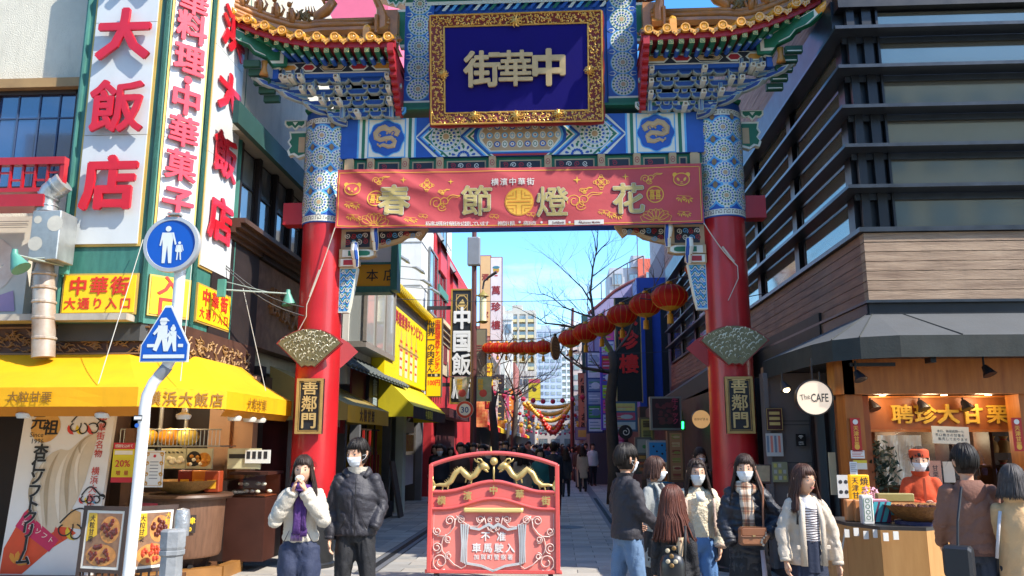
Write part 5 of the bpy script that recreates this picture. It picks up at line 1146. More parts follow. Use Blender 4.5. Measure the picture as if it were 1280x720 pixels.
def kids(m):
 for(x,s_,hat)in((-.03,.31,1),(.07,.24,0)):
  y=.1;Pm=lambda pts,z=.008:m.sheet([(x+a*s_,y+b*s_)for a,b in pts],z,0,fr3)
  m.sheet(circ(x,y+.9*s_,.11*s_,12),.008,0,fr3)
  if hat:Pm([(-.13,.93),(.2,.93),(.08,1.04),(-.08,1.03)],.01)
  else:m.sheet(circ(x-.0,y+1.02*s_,.05*s_,8),.009,0,fr3)
  Pm([(-.16,.8),(.14,.8),(.16,.42),(-.16,.42)]);Pm([(-.16,.44),(.02,.44),(-.14,0),(-.26,.05)],.0095);Pm([(-.02,.44),(.16,.44),(.2,0),(.08,0)],.009);Pm([(.1,.76),(.16,.68),(.34,.52),(.3,.48)],.01);Pm([(-.14,.78),(-.3,.55),(-.24,.5),(-.1,.66)],.01)
 m.sheet(rect(-.2,.035,.2,.07),.008,0,fr3);m.sheet(rect(-.17,.14,-.1,.17),.008,0,fr3);m.sheet(rect(.13,.14,.18,.17),.008,0,fr3)
part('pictogram',[sw],kids,ts)
part('clamp',srim,lambda m:m.box((-.08,.2,-.07),(.08,.24,-.016),0,fr3),ts)
# ================= cafe building on the right =================
CX,CY=3.9,10.2
CB=thing('cafe_building','dark modern cafe building with metal louvres and weathered timber band, right of the gate','building',(8,14,0))
blkm=mat('15171c',.35,.2,4,spec=.5);louv=mat('3c4249',.3,.15,5,metal=.5);gl_r=mat('8e8c80',.04,.12,.6,metal=.7)
def zc_(py_,px=1077):return atY(px,py_,CY).z
zT0,zT1=zc_(376),zc_(291)
part('wall',blkm,lambda m:(m.box((CX+.05,CY+.06,zT1),(16,27.9,11.5)),),CB)
part('wall',blkm,lambda m:(m.box((CX+.25,CY+2.2,2.0),(16,27.9,zT0)),m.box((CX+.0,CY-.02,zT0-.28),(16,CY+.5,zT0-.02)),m.box((CX-.02,CY,zT0-.28),(CX+.5,27.9,zT0-.02))),CB)
lz=[zc_(p)for p in(238,188,140,91,43)]
NWIN=[(4.35,7.1),(7.25,10.0),(10.2,13)]
fF=Fr((0,CY+.05,0),(1,0,0),(0,0,1));fS=Fr((CX+.04,CY,0),(0,-1,0),(0,0,1));fS=Fr((CX+.04,0,0),(0,-1,0),(0,0,1))
bands=[zT1+.06]+lz+[zc_(10)]
for k,(z0,z1)in enumerate(zip(bands,bands[1:])):
 for a,b in NWIN:
  w=part('window',louv,lambda m:(m.box((a-.05,z0+.02,0),(a,z1-.1,.02),0,fF),m.box((b,z0+.02,0),(b+.05,z1-.1,.02),0,fF)),CB)
  part('pane',gl_r,lambda m:m.box((a,z0+.02,-.01),(b,z1-.06,.008),0,fF),w)
 for q in range(7):
  y0=CY+.35+q*2.45;
  w=part('window',louv,lambda m:(m.box((-y0-.03,z0+.02,0),(-y0,z1-.1,.02),0,fS),m.box((-y0-2.1,z0+.02,0),(-y0-2.07,z1-.1,.02),0,fS)),CB)
  part('pane',gl_r,lambda m:m.box((-y0-2.07,z0+.02,-.01),(-y0-.03,z1-.06,.008),0,fS),w)
for z in lz:
 part('louvre',louv,lambda m:(m.box((CX-.22,CY-.26,z-.045),(16,CY+.0,z)),m.box((CX-.22,CY,z-.045),(CX-.0,27.5,z)),m.box((CX-.05,CY-.0,z-.13),(16,CY+.02,z-.05))),CB)
part('coping',louv,lambda m:(m.box((CX-.06,CY-.08,zT1-.005),(16,CY+.06,zT1+.055)),m.box((CX-.06,CY+.06,zT1-.005),(CX+.06,27.5,zT1+.055))),CB)
part('column',blkm,lambda m:[m.box((x,CY-.03,zT1+.06),(x+w_,CY+.05,11))for x,w_ in((CX+.02,.1),(CX+.22,.12),(CX+.4,.03))],CB)
for q in range(8):part('mullion',blkm,lambda m:m.box((CX-.03,CY+.12+q*2.45,zT1+.06),(CX+.04,CY+.34+q*2.45,11)),CB)
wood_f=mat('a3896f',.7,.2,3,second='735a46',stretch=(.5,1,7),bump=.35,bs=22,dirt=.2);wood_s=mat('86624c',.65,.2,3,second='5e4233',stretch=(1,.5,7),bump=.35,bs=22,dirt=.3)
nb_=7;hz_=(zT1-zT0-.01)/nb_
for k in range(nb_):
 z=zT0+k*hz_
 for j,(a,b)in enumerate(((CX,7.4),(7.405,12),(12.005,16))):
  part('plank',wood_f,lambda m:m.box((a,CY-.04+R3.uniform(0,.006),z+.004),(b,CY+.1,z+hz_-.004)),CB)
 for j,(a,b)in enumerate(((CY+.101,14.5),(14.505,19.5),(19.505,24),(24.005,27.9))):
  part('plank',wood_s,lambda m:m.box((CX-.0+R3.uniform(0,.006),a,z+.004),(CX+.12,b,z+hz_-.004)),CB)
part('backing',blkm,lambda m:(m.box((CX+.1,CY+.08,zT0),(16,CY+.3,zT1)),m.box((CX+.1,CY+.3,zT0),(CX+.3,27.8,zT1))),CB)
part('drip_edge',louv,lambda m:(m.box((CX-.04,CY-.07,zT0-.035),(16,CY+.0,zT0)),m.box((CX-.04,CY,zT0-.035),(CX+.0,27.9,zT0))),CB)
zR_=zc_(-4,1060)
for k in range(16):part('plank',mat('8f786c',.7,.2,3,second='6a5349',stretch=(1,.5,7),bump=.3,bs=22),lambda m:m.box((CX-.1+R3.uniform(0,.006),CY+.1,zR_+k*.22),(CX+.1,27.8,zR_+k*.22+.212)),CB)
part('roof_eave',blkm,lambda m:(m.box((CX-.1,CY-.1,zc_(13)),(16,CY+.1,11)),m.box((CX-.13,CY+.1,zR_-.5),(CX+.1,27.5,zR_-.01))),CB)
# awning
ga=thing('grey_awning','dark grey canvas awning with rounded corner over the cafe and chestnut kiosk','awning',(4.5,9.3,2.6))
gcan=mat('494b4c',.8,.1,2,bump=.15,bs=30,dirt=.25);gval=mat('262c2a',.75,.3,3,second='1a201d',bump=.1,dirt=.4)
ol=[(16,9.0),(4.42,9.0),(3.75,9.0),(3.35,9.08),(3.1,9.25),(2.98,9.6),(2.9,10.4),(2.86,11.4)];wl_=[(16,CY+.02),(4.3,CY+.02),(4.0,CY+.02),(3.95,CY+.02),(3.9,CY+.05),(3.9,CY+.3),(3.9,11.0),(3.9,11.4)]
zA=[2.87,2.87,2.87,2.86,2.85,2.84,2.83,2.82]
def cnp(m):
 for i in range(7):
  a,b=V((*ol[i],zA[i])),V((*ol[i+1],zA[i+1]));c,d=V((*wl_[i],3.3)),V((*wl_[i+1],3.3))
  m.grid(lambda u,v:a.lerp(b,u)*(1-v)+c.lerp(d,u)*v,6,3,0)
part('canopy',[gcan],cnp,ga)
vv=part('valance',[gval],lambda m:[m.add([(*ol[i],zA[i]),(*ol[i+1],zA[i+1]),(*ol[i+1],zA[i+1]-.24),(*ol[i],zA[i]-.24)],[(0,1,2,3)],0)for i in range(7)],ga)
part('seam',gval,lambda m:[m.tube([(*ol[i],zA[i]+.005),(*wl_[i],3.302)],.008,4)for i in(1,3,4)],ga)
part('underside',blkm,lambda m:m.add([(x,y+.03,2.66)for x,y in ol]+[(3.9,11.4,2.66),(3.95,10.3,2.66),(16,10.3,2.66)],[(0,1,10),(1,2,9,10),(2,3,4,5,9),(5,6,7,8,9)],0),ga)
part('arm',blkm,lambda m:m.box((4.1,9.1,2.58),(4.16,9.25,2.64)),ga);part('arm',blkm,lambda m:m.box((3.3,9.3,2.56),(3.8,9.34,2.6)),ga)
# second awning further down
ga2=thing('folded_awning','brown grey awning sloping down the street wall beyond the right pillar','awning',(3.4,18,2.8))
e0,e1=atX(783,528,3.1),atX(866,475,3.1)
part('canopy',[mat('4d4842',.8,.15,2,dirt=.3)],lambda m:m.add([e0,(3.1,e1.y-3,e1.z+.1),(3.85,e1.y-3,e1.z+.65),(3.85,e0.y,e0.z+.5)],[(0,1,2,3)]),ga2)
part('valance',[mat('3a3531',.8,.15,dirt=.3)],lambda m:m.add([e0,(3.1,e1.y-3,e1.z+.1),(3.1,e1.y-3,e1.z-.28),(3.1,e0.y,e0.z-.26)],[(0,1,2,3)]),ga2)
# kiosk
ow=mat('b06a28',.45,.12,2.5,second='8f4f1c',stretch=(6,6,.7),bump=.06,bs=20);ow2=mat('8a4c1e',.5,.15,3)
KB=thing('chestnut_kiosk','orange wood chestnut kiosk with gold characters, built into the cafe corner','kiosk',(5,10,0))
part('fascia',ow,lambda m:(m.box((3.28,9.5,2.26),(16,9.62,2.66)),m.loft([[(3.2,9.8,z),(3.22,9.6,z),(3.28,9.5,z),(3.4,9.5,z),(3.4,9.9,z)]for z in(2.26,2.66)])),KB)
for a_,b_ in((3.3,3.5),(5.24,5.6)):part('post',ow,lambda m:m.box((a_,9.56,.1),(b_,9.85,2.258)),KB)
part('side_wall',ow2,lambda m:(m.box((3.52,9.7,.1),(3.62,10.6,2.25)),m.box((3.62,10.6,.1),(4.0,10.65,1.9))),KB)
sgp=part('name_panel',mat('94521f',.45,.15,2.5,stretch=(5,5,.8)),lambda m:m.box((3.62,9.98,1.87),(5.4,10.02,2.24)),KB)
part('beam',ow,lambda m:(m.box((3.55,9.94,1.84),(5.45,10.02,1.868)),m.box((3.52,9.85,2.238),(5.5,10.1,2.258))),KB)
fk=Fr((0,9.975,0),(1,0,0),(0,0,1))
goldc=mat('d8a83a',.35,.1,metal=.2)
for i,ch in enumerate('聘珍大甘栗'):
 x=atY((1127,1156,1184,1214,1246)[i],516,9.97).x
 part('character',[goldc],lambda m:put(m,ch,fk,x,2.05,.235,0,.034,.1,.004,1.12),sgp)
for x in(3.8,4.35,4.95):warm(x,9.76,2.19,2.2);warm(x,10.7,1.78,4);part('downlight',mat('ffdba0',.5,0,emit=3.0),lambda m:m.lathe((x,10.7,1.86),[(0,-.002),(.035,-.002),(.036,.01)],12),KB)  # inner downlights and their point lights are added to warm the kiosk interior
for x in(3.5,3.8,4.5,5.0):part('downlight',mat('ffdba0',.5,0,emit=3.0),lambda m:m.lathe((x,9.74,2.255),[(0,-.002),(.035,-.002),(.036,.01)],12),KB)
lampb=mat('16161a',.4,.1)
spl_={(3.35,9.28):'black spotlight under the left curve of the grey awning',(4.75,9.28):'black spotlight under the grey awning above the gold characters',(3.72,9.92):'small black spotlight left above the first gold character',(4.28,9.9):'small black spotlight above the second gold character',(4.78,9.9):'small black spotlight above the fourth gold character',(2.78,10.2):'glowing spotlight left of the round cafe sign',(3.03,9.55):'glowing spotlight directly above the round cafe sign'}
for(x,y,z,lit)in((3.35,9.28,2.5,0),(4.75,9.28,2.55,0),(3.72,9.92,2.2,0),(4.28,9.9,2.2,0),(4.78,9.9,2.2,0),(2.78,10.2,2.45,1),(3.03,9.55,2.4,1)):
 sp_=thing('spotlight',spl_[(x,y)],'spotlight',(x,y,z),0,'unlit spotlights of the kiosk' if not lit else 'glowing spotlights of the cafe')
 part('housing',lampb if not lit else mat('2a2220',.4),lambda m:(m.tube([(x,y,z+.12),(x,y,z)],.012,5),m.tube([(x,y,z),(x+.02,y-.03,z-.05),(x+.03,y-.05,z-.1)],[.03,.05,.075],12)),sp_)
 if lit:part('bulb',mat('ffe2b0',.5,0,emit=6),lambda m:m.ball((x+.03,y-.055,z-.085),.045,8),sp_)
 # display behind
part('back_wall',mat('3a2416',.6,.2),lambda m:m.box((3.62,10.9,.1),(6.5,11.0,1.87)),KB)
part('display_case',mat('5a3420',.5,.2),lambda m:(m.box((4.1,10.25,1.42),(5.4,10.6,1.45)),m.box((4.1,10.25,.1),(5.4,10.6,1.1)),m.box((4.72,10.22,1.1),(4.76,10.6,1.86)),m.box((5.2,10.22,1.1),(5.24,10.6,1.86))),KB)
part('slatted_shelf',mat('8f8a80',.4,.1,metal=.4),lambda m:[m.box((4.3+k*.03,10.3,1.32),(4.315+k*.03,10.5,1.41))for k in range(27)],KB)
part('display_glass',clear_glass(),lambda m:m.box((4.1,10.22,1.1),(5.4,10.225,1.86)),KB)
for k,(px,py,c_,l_)in enumerate(((1240,566,'a8702c','left brown cloth chestnut bag on the upper display shelf'),(1256,566,'a8702c','right brown cloth chestnut bag on the upper display shelf'),(1237,594,'8a78a8','lilac cloth bag on the lower display shelf'),(1256,596,'8a5428','dark brown cloth bag on the lower display shelf'))):
 p=atY(px,py,10.4);b_=thing('gift_bag',l_,'bag',p)
 part('bag',mat(c_,.7,.2,14,bump=.3),lambda m:m.lathe(p,[(0,0),(.07,0),(.085,.05),(.07,.12),(.03,.16),(.055,.2)],12),b_,ang=60)
 part('tie',mat('c8301e',.6),lambda m:m.lathe(p+V((0,0,.15)),[(.034,0),(.036,.015),(.034,.03)],8),b_)
mo=thing('plastic_curtain','wrinkled clear plastic sheet with faint vertical writing, behind the worker','plastic sheet',atY(1130,640,9.9))
part('sheet',[mat('a89c86',.25,.12,6,second='c8c0ae',coat=.6,bump=.5,bs=7),mat('7d6a58',.6)],lambda m:(m.grid(lambda u,v:atY(1096+55*u,606-62*v,9.95)+V((0,.02*sin(u*20+v*5),0)),20,8,0),text_v(m,'甘栗',Fr(atY(1137,556,9.9),(1,0,0),(0,0,1)),0,0,.09,1,.01,.01),[m.box((0,-.3,0),(.006,0,.002),1,Fr(atY(1104+k*6,556,9.9),(1,0,0),(0,0,1)))for k in range(4)]),mo)
gp=thing('dark_plant','dark green leafy plant left of the plastic sheet in the kiosk','plant',atY(1103,620,9.8))
def leafball(m,c,r,n,s,mi=0,sq=1):
 for k in range(n):
  a=R3.uniform(0,6.28);b=math.acos(R3.uniform(-1,1));q=V(c)+V((r*sin(b)*cos(a),r*sin(b)*sin(a),r*cos(b)*sq))*(R3.random()**.4)
  u=V((R3.uniform(-1,1),R3.uniform(-1,1),R3.uniform(-1,1))).normalized();w=u.orthogonal().normalized()*s*.5
  m.add([q-u*s,q+w,q+u*s,q-w],[(0,1,2,3)],mi)
part('foliage',mat('17301f',.6,.3),lambda m:leafball(m,atY(1102,585,9.8),.2,220,.045,0,1.6),gp);part('pot',mat('2a2320',.6),lambda m:m.lathe(atY(1103,622,9.8)-V((0,0,.1)),[(0,0),(.07,0),(.09,.14)],12),gp)
def notice(label,px,py,y,w,h,col,draw=None,r=(1,0,0),cat='notice',name='notice',mats=()):
 p=atY(px,py,y);f=Fr(p,r,(0,0,1));t=thing(name,label,cat,p)
 part('sheet',[mat(col,.5,.04)]+list(mats),lambda m:(m.box((-w/2,-h/2,0),(w/2,h/2,.008),0,f),draw(m,f)if draw else 0),t);return t
bk_=mat('2a2a2a',.6,0);rd_=mat('b8242a',.5,0);wt_=mat('dad6cc',.5,.03)
def lines(n,w,h,mi=1,z=.0095):return lambda m,f:[m.box((-w*.42,h*(.4-.8*k/n)-h*.3/n,.008),(w*(.42-.1*((k*7)%3)),h*(.4-.8*k/n),z),mi,f)for k in range(n)]
for k,(px,lab)in enumerate(((1070,'tall red notice with gold vertical writing on the left kiosk post'),(1272,'tall red notice with gold vertical writing on the right kiosk post'))):
 notice(lab,px,543,9.54,.11,.37,'b0261e',lambda m,f:(m.sheet(circ(0,.14,.03,10),.01,2,f),text_v(m,'天津甘栗',f,.0,.1,.06,1,.03,.01,.009),m.sheet(circ(0,-.14,.03,10),.01,1,f)),mats=[mat('d8a03a',.5),wt_])
notice('small white notice with red heading below the red one on the left kiosk post',1072,568,9.54,.15,.09,'d8d4c8',lines(4,.15,.09,1),mats=[mat('c0605a',.5)])
notice('white notice with yellow heading on the left kiosk post',1075,581,9.535,.15,.1,'d2cdb8',lambda m,f:(m.box((-.075,.02,.008),(.075,.05,.0095),1,f)),mats=[mat('d8c030',.5)])
notice('narrow white slip hanging lowest on the left kiosk post',1067,588,9.52,.08,.19,'d8d8d4',lines(7,.08,.19),mats=[mat('8a8a88',.6)])
notice('white sheet of small pictures on the dark door frame left of the kiosk',1054,608,9.5,.13,.25,'c8c6c0',lambda m,f:[m.sheet(circ(dx,dy,.022,8),.01,1,f)for dx in(-.03,.03)for dy in(-.06,.05)],mats=[bk_])
notice('white printed notice hanging in the middle of the kiosk opening',1188,544,9.85,.42,.2,'d8cfb8',lambda m,f:(text_h(m,'本日、新宿高野一七',f,.0,.045,.034,1,.01,.01,.009),text_h(m,'手ロ焼きの甘栗を',f,-.01,.0,.038,1,.01,.01,.009,pitch=.042),text_h(m,'販売しております',f,.02,-.045,.038,1,.01,.01,.009,pitch=.042)),r=(1,0,-.04),mats=[bk_])
notice('white price card at the right edge of the kiosk',1277,606,9.4,.14,.14,'d8d8dc',lines(4,.14,.14),mats=[mat('5a6a8a',.6)])
notice('pale pink price banner right of the worker',1169,590,10.0,.14,.26,'c8927a',lambda m,f:text_v(m,'甘栗',f,0,.08,.07,1,.01,.01,.009),mats=[bk_])
notice('white menu sheet behind the customers',1186,590,10.05,.13,.24,'d0c8b8')
# octagonal cart
ctp=[atY(1057,655,8.0),atY(1101,661,7.55),atY(1146,662,7.5),atY(1172,655,7.85)]
zt_=.98
pts_=[(2.68,8.6),(2.68,8.0),(2.85,7.62),(3.22,7.55),(3.5,7.75),(3.62,8.2),(3.6,8.7)]
KT=thing('counter_cart','light wood faceted counter cart on castors in front of the kiosk','counter',(3.1,8.1,0))
pw=mat('b98a52',.45,.08,3,second='a87843',stretch=(5,5,.6))
for a,b in zip(pts_,pts_[1:]+pts_[:1]):
 a3,b3=V((*a,0)),V((*b,0));f=Fr(a3,b3-a3,(0,0,1));L=(b3-a3).length
 part('panel',pw,lambda m:m.box((.002,.12,-.02),(L-.002,zt_-.03,0),0,f),KT)
part('top',mat('33302e',.4,.1),lambda m:m.prism([(x,y)for x,y in pts_],zt_-.03,zt_,0),KT)
for x,y in((2.85,7.9),(3.4,7.9),(2.85,8.5),(3.45,8.5)):part('castor',mat('222222',.5),lambda m:m.lathe((x,y,.06),[(0,-.02),(.055,-.02),(.055,.02),(0,.02)],12,0,'x'),KT)
wb=thing('woven_basket','big woven basket of roasted chestnuts on the light wood counter','basket',(3.32,7.85,zt_))
part('basket',mat('9a6c38',.55,.35,26,second='6e4520',bump=.7,bs=45),lambda m:m.lathe((3.32,7.88,zt_+.03),[(.15,0),(.22,.05),(.29,.125),(.31,.14),(.29,.135),(.21,.08),(0,.07)],32),wb,ang=50)
part('chestnuts',mat('3a160e',.3,.3,30),lambda m:[m.ball((3.32+.25*sqrt(R3.random())*cos(k),7.88+.25*sqrt(R3.random())*sin(k),zt_+.145),.02,6)for k in range(90)],wb)['kind']='stuff'
part('stand',mat('26264a',.5,.1),lambda m:m.lathe((3.32,7.88,zt_),[(.22,0),(.22,.03),(0,.031)],20),wb)
for k,(px,py,w,h,c_,lab,y)in enumerate(((1068,650,.13,.2,'c8834c','leftmost orange paper bag on the counter',8.1),(1079,652,.13,.2,'c07a44','second orange paper bag from the left on the counter',8.05),(1087,660,.1,.26,'d4d0c8','tall white folded menu with ornament on the counter',7.8),(1100,655,.22,.2,'5d2748','purple and teal striped gift bag on the counter',7.95),(1115,640,.3,.06,'4a9aa0','teal gift box behind the striped bag',8.2),(1096,628,.2,.06,'d88a98','pink wrapped box stacked at the back of the counter',8.4),(1120,622,.36,.08,'8a7a44','green and yellow snack packets in a row at the back of the counter',8.5),(1130,640,.26,.05,'b8b43a','yellow green packet behind the basket',8.3))):
 p=atY(px,py,y);p.z=max(zt_,p.z-h/2)if k>3 else zt_
 if k==2:p.z=zt_
 t=thing('paper_bag' if k<2 else('menu_stand' if k==2 else('gift_bag' if k==3 else 'snack_box')),lab,'bag' if k<2 or k==3 else('menu' if k==2 else 'box'),p)
 f=Fr(p,(1,0,0),(0,0,1))
 if p.z>zt_+.02:part('tray',ow2,lambda m:m.box((-w/2,zt_-p.z,-.1),(w/2,0,0),0,f),t)
 part('body',mat(c_,.5,.12,8,coat=.1),lambda m:m.bbox((-w/2,0,-.08),(w/2,h,.0),.008,0,f),t)
 if k==3:part('stripe',mat('3f9aa2',.5),lambda m:[m.sheet([(-.1+q*.06,.01),(-.06+q*.06,.01),(-.0+q*.06,.19),(-.04+q*.06,.19)],.002,0,f)for q in range(3)],t)
 if k==2:part('ornament',mat('5a7a5a',.5),lambda m:(stroke(m,rect(-.035,.03,.035,.23),.006,f,.002,0,True),[stroke(m,circ(0,.06+.05*q,.018,8),.006,f,.002,0,True)for q in range(4)]),t)
yl=thing('light_box','glowing yellow light box with black characters, left on the kiosk counter','light box',atY(1075,618,8.9))
p=atY(1076,618,8.9);f=Fr(p,(1,0,0),(0,0,1))
part('box',mat('d89a10',.4,.05,emit=.3),lambda m:m.bbox((-.1,-.22,-.08),(.1,.2,0),.01,0,f),yl);part('lettering',bk_,lambda m:(text_v(m,'焼き栗',f,.045,.18,.09,0,.02,.01,.003),text_v(m,'天津甘栗',f,-.05,.18,.075,0,.02,.01,.003)),yl)
fl=thing('blossom_sprig','pink blossom sprig beside the yellow light box','flowers',atY(1086,612,8.7));part('petals',mat('d89aa8',.6,.1),lambda m:leafball(m,atY(1088,618,8.7),.09,90,.018),fl)
tg=thing('tag_garland','string of small white tags hanging along the counter edge','tags',(2.75,7.9,.95))
for k in range(6):part('tag',wt_,lambda m:m.box((2.62+.06*k,7.86-.07*k,.86+.02*(k%2)),(2.665+.06*k,7.87-.07*k,.93+.02*(k%2))),tg)
cb_=thing('hanging_cable','thin pale cable hanging down the left side of the counter cart','cable',(2.64,7.9,.9));part('cable',mat('b8b4a8',.5),lambda m:m.tube([(2.66,7.95,.93),(2.6,7.93,.7),(2.58,7.95,.4),(2.66,8.0,.15),(2.72,8.05,.1)],.008,5),cb_)
# cafe entrance
part('entrance_wall',mat('5f5a58',.5,.1,coat=.1),lambda m:(m.box((2.86,11.25,.1),(3.72,11.35,2.65)),m.box((2.8,11.2,.1),(2.86,11.4,2.65))),CB)
part('wall_joint',mat('3a3836',.6),lambda m:[m.box((2.87,11.243,z),(3.7,11.249,z+.01))for z in(.9,1.45,1.95,2.0)],CB)
part('entrance_wall',blkm,lambda m:(m.box((3.0,11.9,0),(4.4,12.1,2.8)),m.box((3.66,10.62,.1),(3.9,11.3,2.65)),m.box((2.95,11.36,.1),(3.1,11.9,2.65))),CB)
dr_=part('door',blkm,lambda m:[m.box((x,10.95,.1),(x+.05,11.0,2.4))for x in(3.32,3.5,3.68)]+[m.box((3.32,10.95,2.35),(3.9,11.0,2.4))],CB)
part('pane',glass('8a9aa0',.04,.6),lambda m:(m.box((3.37,10.97,.2),(3.5,10.98,2.35)),m.box((3.55,10.97,.2),(3.68,10.98,2.35))),dr_)
part('handle',mat('c8c0a0',.3,.05),lambda m:m.box((3.28,10.2,1.1),(3.36,10.22,1.6),0),dr_)
part('floor',mat('3c3634',.5,.2),lambda m:m.box((2.9,9.7,0),(6.5,12,.1)),CB)
cs=thing('cafe_sign','round illuminated cafe sign with black rim hanging by the entrance','sign',atY(1018,497,9.3))
fc=Fr(atY(1018,497,9.3),(1,-.12,0),(0,0,1))
def disc_sign(t,f,r,d,face,rim):
 part('rim',rim,lambda m:(m.lathe(V((0,0,0)),[(r-.02,d),(r,d),(r+.005,0),(r-.01,-.012),(r-.02,0)],36,0,'y')),t,ang=40)
 o=t.children[-1]if False else[c for c in bpy.data.objects if c.parent==t][-1]
 for v in o.data.vertices:
  p=W[t]@v.co if False else None
 part('face',face,lambda m:m.prism(circ(0,0,r-.012,36),-d,.0,0,f),t)
part('rim',mat('1a1612',.4,.1,coat=.3),lambda m:m.loft([[fc(r*cos(a),r*sin(a),z)for a in[2*pi*i/40 for i in range(40)]]for r,z in((.19,-.14),(.2,-.13),(.205,.0),(.2,.012),(.188,.012),(.186,.004))]),cs,ang=40)
part('face',mat('c9b49c',.5,.02,emit=.35),lambda m:m.sheet(circ(0,0,.188,36),.006,0,fc),cs)
part('lettering',bk_,lambda m:(put(m,'CAFE',fc,.055,.0,.13,0,.012,.01,.008,.62),put(m,'The',fc.sub(-.1,.01,0,.15),0,0,.09,0,-.005,.01,.008,.75)),cs)
part('hanger',blkm,lambda m:m.tube([fc(0,.2,-.06),fc(0,.45,-.06)],.012,6),cs)
notice('dark framed poster with red and gold lettering, upper left of the cafe wall',968,524,11.2,.22,.3,'3a1416',lambda m,f:(stroke(m,rect(-.1,-.14,.1,.14),.008,f,.01,1,True),[m.box((-.07,.06-k*.07,.008),(.07,.1-k*.07,.01),1,f)for k in range(3)]),cat='poster',mats=[mat('b8a060',.5)])
notice('white printed menu under the dark framed poster',968,556,11.2,.22,.3,'b4b4ae',lambda m,f:([m.box((-.1+k*.05,-.1,.008),(-.07+k*.05,.12,.01),1+(k%2),f)for k in range(4)]),mats=[mat('6a7a8a',.5),mat('c87868',.5)])
notice('cluster of small faded notices low on the cafe wall',975,590,11.2,.2,.26,'8a8a6a',lambda m,f:[m.box((-.08+(k%3)*.06,-.1+(k//3)*.08,.008),(-.04+(k%3)*.06,-.05+(k//3)*.08,.01),1+(k%2),f)for k in range(8)],mats=[mat('b8b05a',.5),mat('a8a8a0',.5)])
def wifi(m,f):
 for r_ in(.012,.026,.04):stroke(m,[(r_*cos(a),.02+r_*sin(a))for a in(.7,1.1,1.57,2.0,2.4)],.007,f,.01,1)
 m.sheet(circ(0,.02,.005,6),.01,1,f);put(m,'FREE',f,0,-.03,.03,1,0,.01,.009);put(m,'Wi-Fi',f,0,-.055,.03,1,0,.01,.009)
notice('small black Wi-Fi notice on the grey cafe wall',1001,550,11.2,.13,.16,'121212',wifi,mats=[wt_])
ms_=thing('menu_easel','tilted open menu board standing low behind the girl in black, right of the pillar','menu',atY(952,590,10.6));fm_=Fr(atY(952,592,10.6),(1,0,.0),(.2,.6,.8));part('board',[mat('4a3020',.5),mat('a88a60',.5,.2,12)],lambda m:(m.box((-.12,-.14,-.02),(.12,.14,0),0,fm_),m.box((-.1,-.12,0),(.1,.12,.006),1,fm_)),ms_);part('leg',blkm,lambda m:m.tube([fm_(0,-.1,-.02),fm_(0,-.1,-.02)-V((0,0,.9))],.015,6),ms_)
# ================= the barrier =================
BR=thing('gate_barrier','red wheeled street barrier with gold dragons and a white scroll, standing in the middle','barrier',(-.82,10.7,0))
pbr=[atY(531,717,10.6),atY(703,717,10.6),atY(618,566,10.6),atY(537,580,10.6)]
fb_=Fr((-.825,10.62,.11),(1,0,0),(0,.03,1));HW=.865
rb=mat('c9504a',.4,.06,2,coat=.35,bump=.03,dirt=.08);rb2=mat('d2625a',.45,.05,2,coat=.3);gd=mat('c2a96a',.3,.15,6,metal=.35);sil=mat('c3c4c2',.35,.1,5,metal=.3)
WT=HW-.05
def arc(t,z0=1.2,z1=1.465,w=WT):return(w*(2*t-1),z1-(z1-z0-.02)*abs(2*t-1)**2.0)
top=[arc(i/24,1.3,1.475)for i in range(25)]
part('top_rail',rb,lambda m:m.tube([fb_(x,y,0)for x,y in top],.028,8),BR,ang=60)
for s in(-1,1):part('side_rail',rb,lambda m:m.bbox((s*WT-.028,0.0,-.025),(s*WT+.028,top[0][1]+.01,.03),.006,0,fb_),BR)
mid=[(WT*(2*i/24-1),.985+.13*(.5+.5*cos(pi*min(1,abs(2*i/24-1)*1.25))))for i in range(25)]
low=[(WT*(2*i/24-1),.775+.13*(.5+.5*cos(pi*min(1,abs(2*i/24-1)*1.25))))for i in range(25)]
part('curved_rail',rb,lambda m:(m.tube([fb_(x,y,.0)for x,y in mid],.026,8),m.tube([fb_(x,y,.005)for x,y in low],.022,8)),BR,ang=60)
part('letter_band',rb2,lambda m:m.prism(mid+low[::-1],-.02,-.005,0,fb_),BR)
part('body_panel',[mat('db7a6d',.5,.06,2.5,coat=.2,dirt=.06)],lambda m:m.prism([(-WT-.03,0),(WT+.03,0),(WT,low[0][1])]+low[::-1]+[(-WT,low[0][1])],-.03,-.008,0,fb_),BR)
part('bottom_rail',rb,lambda m:m.bbox((-HW,-.01,-.04),(HW,.035,.02),.006,0,fb_),BR)
for s in(-1,1):part('border_strip',mat('d8b0a8',.5),lambda m:stroke(m,[(s*(WT-.05),.05),(s*(WT-.05),.72)],.006,fb_,-.002),BR)
part('gold_bar',[mat('d9c27a',.35,.08,metal=.2)],lambda m:m.bbox((-.38,.735,.0),(.38,.79,.05),.012,0,fb_),BR)
for i,ch in enumerate('横濱中華街'):
 x=(i-2)*.335;j=int((x/WT+1)*12);y=(mid[j][1]+low[j][1])/2-.0
 part('character',[gd],lambda m:put(m,ch,fb_,x,y,.115,0,.028,.12,.012),BR)
